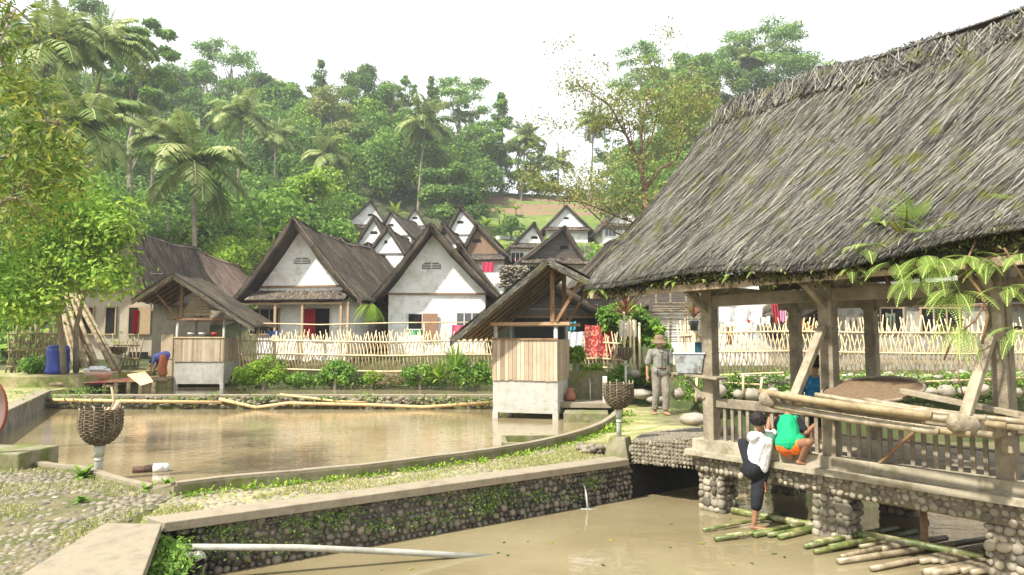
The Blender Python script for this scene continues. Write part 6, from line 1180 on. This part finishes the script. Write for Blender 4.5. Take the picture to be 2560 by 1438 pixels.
# ------------------------------------------------------------ ferns on the pavilion roof
def Tpix(px, py, v):
    r = ray(px, py); A = np.array([[r.x, -pu_.x], [r.y, -pu_.y]]); b = np.array([PO.x+v*pv_.x, PO.y+v*pv_.y]); t_, u = np.linalg.solve(A, b); return Vector((r.x*t_, r.y*t_, CAMH+r.z*t_))
def fern(label, p, size, K, seed, az=None, el=(-.1, 1.0), droop=1.6, grp='ferns on the pavilion roof', nm='fern', mat=None, wide=.34):
    rg = np.random.default_rng(seed); t = thing(nm, label, 'fern', tuple(p), 0, grp); Vs = []; Ts = []; z = np.array([0, 0, 1.])
    for k in range(K):
        a = rg.uniform(*az) if az else rg.random()*6.28; e = rg.uniform(*el); d = np.array([math.cos(a)*math.cos(e), math.sin(a)*math.cos(e), math.sin(e)]); q = np.zeros(3); n_ = 17; Lf = size*rg.uniform(.75, 1.15); tn = rg.uniform(.35, .8)
        for i in range(n_):
            d = d+np.array([0, 0, -droop/n_]); d /= np.linalg.norm(d); r = q+d*Lf/n_; s = np.cross(d, z); s /= np.linalg.norm(s)+1e-6; u = np.cross(s, d); t_ = i/n_; pl = Lf*wide*min(1, max(0, (t_-.12)*5))*(1-t_)**.75
            Vs += [q-s*.004, q+s*.004, r+s*.003, r-s*.003]; Ts.append(.9)
            if pl > .01:
                for sg in (-1, 1):
                    pd_ = s*sg*.9+d*.42-u*.05; pd_ /= np.linalg.norm(pd_); m_ = max(3, int(pl/.016)); pd2 = np.cross(pd_, u); pd2 /= np.linalg.norm(pd2); c = q.copy()
                    for j in range(m_):
                        c2 = c+pd_*pl/m_-z*(.012*pl*j); l_ = pl*.105*(1-j/m_)**.6+.003
                        for g in (-1, 1): tip = c+pd2*g*l_+pd_*l_*.5; Vs += [c, c+(pd_*pl/m_)*.2+pd2*g*l_*.4-u*.001, tip, c+pd_*pl/m_*.95+pd2*g*l_*.25]; Ts.append(np.clip(tn+rg.normal()*.1, 0, 1))
                        c = c2
            q = r
    V = np.array(Vs); npmesh('fronds', V, np.arange(len(V)).reshape(-1, 4), mat or m_fern, t, np.array(Ts), world=False)
    mb = MB(); mb.ball((0, 0, 0), (.03, .03, .02)); part('rootstock', mb, m_mortar, t, world=False); return t
front = (math.atan2(-pv_.y, -pv_.x)-1.3, math.atan2(-pv_.y, -pv_.x)+1.3)
FR = [(2200, 560, -.38, .26, 6, 'low fern on the thatch left of the brown stems', (.1, 1.1)), (2310, 640, -.46, .34, 7, 'fern hanging right under the brown fern bush', (-.4, .6)), (2425, 640, -.46, .34, 7, 'pale fern between the cascade and the right post', (-.4, .7)), (2280, 690, -.47, .36, 6, 'fern left of the bright cascade', (-.6, .4)), (2130, 665, -.46, .26, 5, 'fern drooping just right of the middle post', (-.5, .5)), (2555, 640, -.46, .34, 6, 'fern at the very right edge under the thatch', (-.4, .6)), (1760, 700, -.46, .16, 5, 'tiny fern on the eave over the left post', (-.1, .9)), (1500, 725, -.5, .26, 6, 'small ferns at the left tip of the pavilion eave', (-.3, .8)), (1640, 708, -.46, .17, 5, 'little fern on the eave above the far basket', (-.2, .9)), (1690, 702, -.46, .2, 6, 'tufted fern on the eave above the walking man', (-.2, .9)), (1830, 690, -.47, .2, 5, 'small drooping fern right of the left pavilion post', (-.4, .7)), (1905, 668, -.45, .24, 6, 'fern on the eave left of the middle post', (-.1, 1.)), (1960, 662, -.45, .2, 5, 'bright fern tuft on the eave close to the middle post', (-.1, 1.)), (2055, 655, -.45, .2, 4, 'thin fern above the middle post', (-.4, .7)),
 (2165, 625, -.44, .36, 5, 'long fern spreading left of the brown fern bush', (-.1, .9)), (2235, 655, -.47, .42, 4, 'big hanging frond below the brown fern bush', (-.5, .5)), (2340, 660, -.47, .46, 9, 'largest bright fern cascade hanging from the eave', (-.5, .7)), (2390, 730, -.45, .42, 8, 'lower part of the fern cascade in front of the fence', (-.6, .4)), (2400, 800, -.42, .4, 6, 'darker fern tail hanging lowest near the right strut', (-.9, .0)), (2470, 660, -.46, .3, 5, 'fern hanging left of the right post', (-.5, .6)), (2520, 720, -.46, .34, 6, 'wide fern in front of the right post', (-.4, .5)), (2545, 820, -.4, .3, 5, 'dark green fern beside the right post', (-.5, .5)), (2500, 560, -.35, .3, 5, 'fern on the thatch at the right edge', (.1, 1.)), (2548, 530, -.3, .34, 6, 'upper fern on the thatch at the right edge', (.1, 1.)), (2290, 560, -.4, .4, 8, 'bushy fern with brown stems standing on the thatch', (.5, 1.4)), (2320, 600, -.42, .3, 8, 'shorter fern at the base of the bushy one', (.3, 1.3)), (1600, 600, .4, .4, 8, 'fern at the left verge of the big roof', (-.2, 1.1)), (1575, 610, .3, .34, 7, 'second fern lower on the left verge', (-.3, 1.))]
for i, (px, py, v, sz, K, l, el) in enumerate(FR): fern(l, Tpix(px, py, v), sz, K, 1000+i, az=front if v < .2 else None, el=el, droop=1.25 if el[1] < 1.2 else 1.0)
for i, (px, py, v, H, K, l) in enumerate([(1615, 592, .45, .36, 26, 'tall yellow strap leaves at the left verge of the big roof'), (1640, 575, .5, .3, 18, 'shorter strap leaves right of the tall ones on the verge'), (1530, 722, -.45, .2, 16, 'yellow-green strap leaves near the left tip of the eave'), (2265, 610, -.4, .36, 22, 'dark strap leaves and brown stems on the thatch above the ferns'), (2345, 600, -.4, .24, 14, 'short dark strap leaves right of the brown stems')]): spiky(l, Tpix(px, py, v), H, K, m_strap if i < 3 else m_leaf_o, 1100+i, w=.014, up=(.9, 1.5), droop=.5)
rgb = np.random.default_rng(78); mb = MB()
for k in range(120):
    p = Dy(rgb.uniform(930, 1010), rgb.uniform(935, 966), 23.7); d = Vector(rgb.normal(size=3)*.22); d.z = abs(d.z)*.6; mb.tube([p, p+d], [.012, .006], 4)
o = part('brush_pile', mb, m_bamd); tag(o, 'pile of dry brown twigs on the bank between the shrubs', 'brush pile')
rg = np.random.default_rng(77); mb = MB()
for (pts, r_) in (([(2412, 640), (2420, 690), (2452, 730), (2470, 790), (2455, 860)], .012), ([(2440, 600), (2418, 650), (2430, 700)], .009), ([(2470, 740), (2440, 800), (2380, 850), (2360, 900)], .008), ([(2510, 620), (2560, 700)], .01), ([(2405, 760), (2400, 850), (2395, 940), (2410, 1000)], .006)): mb.tube([Tpix(a, b_, -.5) for a, b_ in pts], r_, 6)
o = part('vine', mb, m_wood2, smooth=True); tag(o, 'thin brown vine dangling from the eave near the right post', 'vine')
fern('long green fern hanging between the two white gable houses', Dy(926, 762, 26.3), 1.05, 16, 1201, az=(-3.0, -.1), el=(-1.2, .5), droop=2.0, grp=None, mat=m_leaf_l)
# ------------------------------------------------------------ people
m_skin = M('brown_skin', [(.23, .11, .06), (.3, .15, .085)], scale=8, rough=.55, bump=.05, spec=.35); m_skin2 = M('tanned_skin', [(.3, .15, .09), (.38, .2, .13)], scale=8, rough=.55, bump=.05)
m_hair = M('black_hair', [(.01, .008, .008), (.03, .024, .022)], scale=30, stretch=(1, 1, .3), rough=.6, bump=.3, spec=.2)
def blob_obj(name, mb, mat, parent, voxel=.01, it=4, world=True):
    o = part(name, mb, mat, parent, True, world=world); r = o.modifiers.new('union', 'REMESH'); r.mode = 'VOXEL'; r.voxel_size = voxel; r.use_smooth_shade = True
    s = o.modifiers.new('soften', 'SMOOTH'); s.iterations = it; s.factor = .5; return o
def hand(mb, w, d, side, up, s=1.0, curl=.5):
    """w wrist, d direction of fingers, side towards the thumb, up back of the hand"""
    w = Vector(w); d = Vector(d).normalized(); side = Vector(side); side = (side-d*side.dot(d)).normalized(); up = d.cross(side).normalized()*(1 if Vector(up).dot(d.cross(side)) > 0 else -1)
    for k, off in enumerate((-.028, -.01, .01, .028)): mb.cap(w+side*off*.6*s, w+d*.075*s+side*off*s, .014*s, .0125*s, 8)
    for k, (off, ln) in enumerate(((-.03, .055), (-.01, .07), (.01, .075), (.029, .068))):
        a = w+d*.078*s+side*off*s; b = a+(d-up*curl*.5).normalized()*ln*.5*s; c = b+(d-up*curl*1.6).normalized()*ln*.5*s; mb.cap(a, b, .0088*s, .008*s, 8); mb.cap(b, c, .008*s, .0068*s, 8)
    a = w+side*.02*s+d*.015*s; b = a+(side*.8+d*.7-up*.3).normalized()*.038*s; c = b+(side*.3+d-up*.3).normalized()*.03*s; mb.cap(a, b, .012*s, .01*s, 8); mb.cap(b, c, .01*s, .008*s, 8)
def foot(mb, ankle, toe, s=1.0):
    a = Vector(ankle); t = Vector(toe); d = (t-a); d.z = 0; d.normalize(); side = Vector((-d.y, d.x, 0)); zb = t.z
    mb.cap(a, Vector((a.x, a.y, zb+.03*s))-d*.02*s, .036*s, .032*s); 
    for o_ in (-.016, .016): mb.cap(Vector((a.x, a.y, zb+.028*s))-d*.03*s+side*o_*.6*s, Vector((t.x, t.y, zb+.018*s))-d*.05*s+side*o_*1.3*s, .028*s, .02*s)
    for k in range(5): o_ = (-.034+.017*k)*s; b = Vector((t.x, t.y, zb+.012*s))-d*.05*s+side*o_; mb.cap(b, b+d*(.045-.006*k)*s, .012*s, (.0105-.001*k)*s, 8)
def face(mb, c, f, s=1.0, r=.09):
    f = Vector(f).normalized(); side = f.cross(Vector((0, 0, 1))).normalized(); z = Vector((0, 0, 1))
    mb.ball(c, (r*.82, r*.98, r*1.2), Matrix((side, f, z)).transposed() if True else None, 16, 12); mb.cap(c+f*r*.3-z*r*.75, c+f*r*.45-z*r*.85, r*.45, r*.4)
    mb.cap(c+f*r*.93+z*r*.1, c+f*r*1.12-z*r*.22, r*.1, r*.17, 8)
    for sg in (-1, 1):
        mb.ball(c+side*sg*r*.84-z*r*.05, (r*.12, r*.2, r*.28), n=10, m=8); mb.ball(c+f*r*.78+side*sg*r*.38-z*r*.3, r*.26, n=8, m=6); mb.cap(c+f*r*.9+side*sg*r*.18+z*r*.28, c+f*r*.82+side*sg*r*.55+z*r*.26, r*.09, r*.08, 8)
    mb.cap(c+f*r*.88-side*r*.22-z*r*.62, c+f*r*.88+side*r*.22-z*r*.62, r*.09, r*.09, 8)
# --- the walking man
mp0 = Wz(1652, 1036); man = thing('person', 'man in a bucket hat, grey shirt and grey trousers walking barefoot on the path', 'person', (mp0.x, mp0.y, .0))
def L3(x, y, z): return Vector((mp0.x+x, mp0.y+y, z))
b = MB(); face(b, L3(-.01, -.02, 1.535), (-.05, -1, -.05), r=.092); b.cap(L3(0, .02, 1.36), L3(-.005, .0, 1.46), .06, .055); b.cap(L3(0, 0, 1.0), L3(0, 0, 1.3), .12, .14); b.cap(L3(-.17, 0, 1.34), L3(.17, 0, 1.34), .06, .06)
for s, sh, el, wr in ((-1, (-.2, .0, 1.33), (-.265, .03, 1.06), (-.285, -.02, .83)), (1, (.2, .0, 1.33), (.27, .05, 1.07), (.265, .02, .84))):
    b.cap(L3(*sh), L3(*el), .052, .04); b.cap(L3(*el), L3(*wr), .04, .027); hand(b, L3(*wr), (s*.04, -.1, -1), (-s*.3, -1, 0), (s, 0, 0), 1.05, .5)
for hp, kn, an, to in (((-.09, 0, .86), (-.095, -.03, .47), (-.115, .05, .09), (-.16, -.12, .0)), ((.09, 0, .86), (.1, -.1, .48), (.085, -.1, .1), (.13, -.28, .01))):
    b.cap(L3(*hp), L3(*kn), .085, .055); b.cap(L3(*kn), L3(*an), .055, .035); foot(b, L3(*an), L3(*to), 1.05)
b.cap(L3(-.06, 0, .92), L3(.06, 0, .92), .11, .11); blob_obj('body', b, m_skin2, man, .008, 3)
m_shirtg = M('faded_olive_grey_cotton', [(.13, .125, .1), (.2, .19, .16), (.27, .26, .23)], scale=5, rough=.95, bump=.7, bscale=9, bdist=.05)
b = MB(); b.cap(L3(0, 0, 1.28), L3(0, .01, 1.0), .155, .16); b.cap(L3(-.08, 0, 1.3), L3(.08, 0, 1.3), .12, .12); b.cap(L3(-.16, 0, 1.345), L3(.16, 0, 1.345), .065, .065); b.cap(L3(-.07, 0, .95), L3(.07, 0, .95), .13, .13)
for s in (-1, 1): b.cap(L3(s*.19, 0, 1.335), L3(s*.245, .02, 1.14), .075, .078); b.cap(L3(s*.245, .02, 1.14), L3(s*.252, .022, 1.11), .08, .08)
b.ball(L3(-.06, -.09, .93), (.11, .06, .09)); b.ball(L3(.09, -.06, .92), (.09, .07, .1)); b.cap(L3(-.065, -.045, 1.405), L3(.065, -.045, 1.405), .028, .028); blob_obj('shirt', b, m_shirtg, man, .01, 2)
b = MB(); b.box(L3(.0, -.158, 1.18), (.012, .012, .32)); b.box(L3(.08, -.155, 1.24), (.09, .02, .1)); b.beam(L3(-.055, -.07, 1.42), L3(-.015, -.15, 1.33), .035, .012); b.beam(L3(.055, -.07, 1.42), L3(.02, -.15, 1.33), .035, .012); part('placket_and_collar', b, M('darker_shirt_cotton', [(.1, .1, .085), (.16, .155, .13)], scale=8, bump=.3), man)
m_trs = M('grey_brown_trousers', [(.15, .125, .1), (.22, .19, .155), (.28, .245, .2)], scale=5, rough=.95, bump=.7, bscale=10, bdist=.05)
b = MB(); b.cap(L3(-.06, 0, .9), L3(.06, 0, .9), .135, .135)
for hp, kn, an in (((-.085, 0, .84), (-.095, -.03, .47), (-.113, .045, .13)), ((.085, 0, .84), (.1, -.1, .48), (.086, -.1, .14))): b.cap(L3(*hp), L3(*kn), .108, .083); b.cap(L3(*kn), L3(*an), .083, .07)
blob_obj('trousers', b, m_trs, man, .01, 2)
b = MB(); b.tube([L3(math.cos(a)*.15, math.sin(a)*.145, .985-.01*math.sin(a)) for a in np.linspace(0, 6.283, 25)], .018, 6, caps=False); part('belt', b, plain('brown_leather', (.12, .05, .03), .5), man, True)
b = MB(); hc = L3(-.01, -.015, 1.585); b.lathe([(.175, -.045), (.165, -.03), (.11, .01), (.103, .03), (.1, .08), (.085, .115), (.04, .125)], hc, 24); b.v = [(x, y, z+(-.02 if (y-hc.y) < -.1 else 0)) for x, y, z in b.v]; part('hat', b, M('brown_felt_hat', [(.14, .09, .06), (.24, .16, .11)], scale=9, rough=.95, bump=.3), man, True)
b = MB(); b.cap(L3(-.035, -.115, 1.495), L3(.03, -.116, 1.495), .014, .014, 8); b.cap(L3(-.045, -.108, 1.485), L3(-.05, -.105, 1.475), .01, .008); b.cap(L3(.04, -.11, 1.485), L3(.045, -.107, 1.475), .01, .008); part('moustache', b, plain('white_hair', (.6, .58, .55), .9), man, True)
b = MB(); 
for s in (-1, 1): b.ball(L3(-.01+s*.032, -.103, 1.54), (.013, .008, .007), n=8, m=6)
part('eyes', b, m_hair, man, True)
b = MB(); b.box(L3(-.09, -.15, .88), (.014, .012, .16)); part('belt_end', b, m_hair, man)
# --- boys climbing the railing
def Q(px, py, Y): return Dy(px, py, Y)
def person(label, base): return thing('person', label, 'person', tuple(base))
f1 = Q(1892, 1323, 7.66); boy = person('boy in a white shirt and black trousers climbing with one foot on the raft', f1)
b = MB(); hd = Q(1897, 1052, 7.72); r_ = .082; fd = Vector((.75, .65, -.05)).normalized(); face(b, hd, fd, r=r_); nk = Q(1905, 1082, 7.75); b.cap(nk, hd-Vector((0, 0, .05)), .042, .04)
shl, shr = Q(1882, 1092, 7.68), Q(1925, 1092, 7.82); hipl, hipr = Q(1878, 1168, 7.72), Q(1900, 1172, 7.8)
b.cap((shl+shr)/2+Vector((0, 0, -.06)), (hipl+hipr)/2, .075, .08); b.cap(shl, shr, .042, .042)
for sh, el, wr in ((shr, Q(1942, 1072, 7.95), Q(1950, 1040, 8.02)), (shl, Q(1918, 1084, 7.98), Q(1925, 1040, 8.08))): b.cap(sh, el, .038, .03); b.cap(el, wr, .03, .022); hand(b, wr, (.3, .3, 1), (1, -.5, 0), (-.5, -1, 0), .8, 1.0)
kn1 = Q(1893, 1240, 7.68); an1 = Q(1886, 1304, 7.68); b.cap(hipr, kn1, .07, .048); b.cap(kn1, an1, .045, .03); foot(b, an1, Vector((an1.x+.14, an1.y-.06, f1.z-.01)), .85)
kn2 = Q(1857, 1108, 7.86); an2 = Q(1905, 1148, 7.93); b.cap(hipl, kn2, .068, .05); b.cap(kn2, an2, .048, .03); foot(b, Vector((an2.x, an2.y, .265)), Vector((an2.x+.14, an2.y+.0, .235)), .85); blob_obj('body', b, m_skin, boy, .006, 3)
m_wsh = M('white_cotton_shirt', [(.66, .66, .68), (.76, .76, .78), (.8, .8, .81)], scale=4, rough=.9, bump=.8, bscale=7, bdist=.05)
b = MB(); mid = ((shl+shr)/2).lerp((hipl+hipr)/2, .5); [b.cap((shl+shr)/2+Vector((s*.045, s*.02, -.06)), (hipl+hipr)/2+Vector((s*.035, 0, .01)), .09, .102) for s in (-1, 0, 1)]; b.cap(shl, shr, .06, .06)
b.cap(shr, shr.lerp(Q(1940, 1080, 7.92), .7), .05, .046); b.cap(shl, Q(1918, 1084, 7.98), .055, .048)
blob_obj('shirt', b, m_wsh, boy, .008, 2)
m_blk = M('black_cotton', [(.008, .009, .012), (.02, .021, .025)], scale=6, rough=.9, bump=.6, bscale=9, bdist=.04)
b = MB(); b.cap(hipl+Vector((0, 0, -.03)), hipr+Vector((0, 0, -.03)), .105, .105); b.cap(hipr, kn1, .092, .07); b.cap(kn1, kn1.lerp(an1, .38), .068, .062); b.cap(hipl, kn2, .075, .058); b.cap(kn2, kn2.lerp(an2, .65), .057, .05); blob_obj('trousers', b, m_blk, boy, .008, 2)
b = MB(); up = Vector((0, 0, 1)); b.ball(hd-fd*r_*.22+up*r_*.22, (r_*1.02, r_*1.05, r_*1.05), n=16, m=12)
rgp = random.Random(5)
for k in range(60): a = rgp.uniform(0, 6.28); e = rgp.uniform(-.3, 1.4); dv = Vector((math.cos(a)*math.cos(e), math.sin(a)*math.cos(e), math.sin(e))); 
for k in range(220):
    a = rgp.uniform(0, 6.28); e = rgp.uniform(-.5, 1.4); dv = Vector((math.cos(a)*math.cos(e), math.sin(a)*math.cos(e), math.sin(e)))
    if dv.dot(fd) > .45 and dv.z < .5: continue
    q = hd-fd*r_*.2+up*r_*.2+dv*r_*.98; b.tube([q, q+(dv*.3+Vector((0, 0, -.8))).normalized()*.016], [.013, .004], 5)
part('hair', b, m_hair, boy, True)
b = MB(); q = Q(1912, 1205, 7.6); b.tube([q, q+Vector((.005, 0, -.09))], .004, 5); b.ball(q+Vector((.005, 0, -.1)), .01); part('drawstring', b, plain('orange_cord', (.6, .15, .05), .8), boy)
# boy in green
f2 = Q(2005, 1165, 7.68); boy = person('boy in a green vest and orange shorts crouching on the pavilion ledge', (f2.x, f2.y, .24))
b = MB(); hd = Q(1972, 1008, 7.86); fd = Vector((.6, .8, -.1)).normalized(); face(b, hd, fd, r=r_); b.cap(Q(1970, 1040, 7.78), hd-Vector((0, 0, .05)), .042, .04)
shl, shr = Q(1948, 1052, 7.76), Q(1990, 1050, 7.72); hipl, hipr = Q(1962, 1112, 7.68), Q(1988, 1112, 7.62)
b.cap((shl+shr)/2+Vector((0, 0, -.04)), (hipl+hipr)/2, .095, .1); b.cap(shl, shr, .045, .045)
for sh, el, wr in ((shr, Q(2016, 1082, 7.62), Q(2040, 1060, 7.66)), (shl, Q(1942, 1070, 7.9), Q(1940, 1040, 8.02))): b.cap(sh, el, .038, .03); b.cap(el, wr, .03, .022); hand(b, wr, (.5, .5, .5), (0, -.3, 1), (-.2, -1, 0), .8, 1.0)
for hp, kn, an in ((hipr, Q(2022, 1106, 7.42), Q(2001, 1160, 7.6)), (hipl, Q(1975, 1140, 7.66), Q(1985, 1152, 7.76))):
    b.cap(hp, kn, .062, .046); anz = Vector((an.x, an.y, max(an.z, .285))); b.cap(kn, anz, .044, .03); foot(b, anz, Vector((an.x+.15, an.y-.05, .24)), .82)
b.cap(hipl, hipr, .09, .09); blob_obj('body', b, m_skin, boy, .006, 3)
b = MB(); b.cap((shl+shr)/2+Vector((0, 0, -.045)), (hipl+hipr)/2+Vector((0, 0, .03)), .118, .125); b.cap(shl, shr, .05, .052); b.cap(hipl+Vector((0, 0, .02)), hipr+Vector((.02, 0, .02)), .108, .108); b.cap(hipr+Vector((.05, 0, .03)), hipr+Vector((.08, -.01, .01)), .035, .02)
blob_obj('vest', b, M('green_cotton', [(.005, .3, .12), (.012, .42, .18)], scale=3, rough=.85, bump=.7, bscale=6, bdist=.05), boy, .008, 2)
b = MB(); b.cap(shr, shr.lerp(Q(2016, 1082, 7.62), .75), .052, .045); b.cap(shl, shl.lerp(Q(1942, 1070, 7.9), .7), .052, .045); blob_obj('sleeves', b, m_blk, boy, .008, 2)
b = MB(); b.cap(hipl+Vector((0, 0, -.01)), hipr+Vector((0, 0, -.01)), .104, .104); b.cap(hipr, hipr.lerp(Q(2022, 1106, 7.42), .25), .085, .072); b.cap(hipl, hipl+Vector((.02, 0, -.05)), .09, .08); blob_obj('shorts', b, M('orange_cotton', [(.6, .1, .015), (.7, .16, .02), (.65, .4, .03)], scale=14, rough=.85, bump=.2, pos=[.4, .55, .72]), boy, .008, 2)
b = MB(); b.ball(hd-fd*r_*.22+Vector((0, 0, r_*.22)), (r_*1.03, r_*1.05, r_*1.05), n=16, m=12); part('hair', b, m_hair, boy, True)
# boy in blue inside the pavilion
c3 = T(1.05, .95, .34); boy = person('small boy in a blue t-shirt standing inside the pavilion with his back turned', c3); B3 = lambda x, y, z: Vector((c3.x+x, c3.y+y, .34+z))
b = MB(); hd = B3(.03, .02, .98); face(b, hd, (.3, 1, 0), r=.08); b.cap(B3(0, 0, .8), hd-Vector((0, 0, .05)), .04, .038); b.cap(B3(-.0, 0, .5), B3(0, 0, .74), .09, .095); b.cap(B3(-.12, 0, .79), B3(.12, 0, .79), .04, .04)
for s in (-1, 1):
    b.cap(B3(s*.135, 0, .78), B3(s*.165, .02, .6), .035, .028); b.cap(B3(s*.165, .02, .6), B3(s*.15, .08, .45), .028, .021); hand(b, B3(s*.15, .08, .45), (0, .3, -1), (-s, .3, 0), (s, 0, 0), .75, .6)
    b.cap(B3(s*.06, 0, .47), B3(s*.065, 0, .26), .06, .043); b.cap(B3(s*.065, 0, .26), B3(s*.065, 0, .06), .042, .03); foot(b, B3(s*.065, 0, .06), B3(s*.075, .13, .0), .8)
blob_obj('body', b, m_skin, boy, .006, 3)
b = MB(); b.cap(B3(0, 0, .48), B3(0, 0, .72), .115, .11); b.cap(B3(-.11, 0, .78), B3(.11, 0, .78), .05, .05); 
for s in (-1, 1): b.cap(B3(s*.13, 0, .775), B3(s*.16, .015, .65), .05, .05)
b.cap(B3(-.04, 0, .45), B3(.04, 0, .45), .11, .11); blob_obj('t_shirt', b, M('blue_print_cotton', [(.01, .1, .2), (.015, .16, .3), (.14, .28, .3)], scale=11, rough=.9, bump=.3, pos=[.4, .58, .7]), boy, .008, 2)
b = MB(); b.cap(B3(-.04, 0, .42), B3(.04, 0, .42), .105, .105); 
for s in (-1, 1): b.cap(B3(s*.06, 0, .4), B3(s*.07, 0, .25), .075, .07)
blob_obj('shorts', b, m_blk, boy, .008, 2)
b = MB(); b.ball(hd+Vector((-.01, -.02, .02)), (.088, .09, .088), n=16, m=12); part('hair', b, m_hair, boy, True)
# woman bending at the washing platform
c4 = Dy(402, 925, 23.6); wm_ = person('person in a blue-purple top bending over a bucket beside the left hut', (c4.x, c4.y, .2)); B4 = lambda x, y, z: Vector((c4.x+x, c4.y+y, .2+z))
b = MB(); hd = B4(-.3, -.1, .62); face(b, hd, (-.5, -.5, -.9), r=.09); b.cap(B4(-.18, -.05, .76), hd, .05, .05); b.cap(B4(-.15, -.03, .78), B4(.1, .05, .85), .12, .13); 
for s in (-1, 1):
    b.cap(B4(-.15, -.03+s*.15, .78), B4(-.2, -.05+s*.15, .52), .045, .035); b.cap(B4(-.2, -.05+s*.15, .52), B4(-.27, -.1+s*.08, .32), .035, .025); hand(b, B4(-.27, -.1+s*.08, .32), (-.2, 0, -1), (0, -s, 0), (-1, 0, 0), .9, .6)
    b.cap(B4(.1, s*.09, .82), B4(.05, s*.1, .45), .085, .055); b.cap(B4(.05, s*.1, .45), B4(.1, s*.1, .08), .052, .035); foot(b, B4(.1, s*.1, .08), B4(-.08, s*.1-.03, 0), .95)
blob_obj('body', b, m_skin2, wm_, .01, 3)
b = MB(); b.cap(B4(-.13, -.02, .79), B4(.12, .05, .87), .145, .155); 
for s in (-1, 1): b.cap(B4(-.15, -.03+s*.14, .78), B4(-.18, -.04+s*.15, .62), .06, .055)
blob_obj('top', b, plain('blue_purple_cotton', (.1, .11, .32), .9, bump=.4), wm_, .012, 2)
b = MB()
for s in (-1, 1): b.cap(B4(.1, s*.08, .8), B4(.05, s*.1, .45), .11, .1); b.cap(B4(.05, s*.1, .45), B4(.08, s*.1, .25), .1, .1)
blob_obj('skirt', b, plain('orange_brown_cloth', (.38, .13, .06), .9, bump=.4), wm_, .014, 2)
b = MB(); b.ball(hd+Vector((.03, .02, .05)), .1, n=14, m=10); part('hair', b, m_hair, wm_, True)
# ------------------------------------------------------------ haze
hm = bpy.data.materials.new('valley_haze'); hm.use_nodes = True; hn = hm.node_tree; hn.nodes.remove(hn.nodes['Principled BSDF'])
pv = hn.nodes.new('ShaderNodeVolumePrincipled'); pv.inputs['Color'].default_value = (.93, .96, 1, 1); pv.inputs['Density'].default_value = .0008; pv.inputs['Anisotropy'].default_value = .2
hn.links.new(pv.outputs[0], hn.nodes['Material Output'].inputs['Volume'])
mb = MB(); mb.box((0, 95, 33), (420, 240, 72)); o = part('haze', mb, hm); o['kind'] = 'stuff'; o['label'] = 'thin pale haze over the valley and hillside'; o['category'] = 'haze'
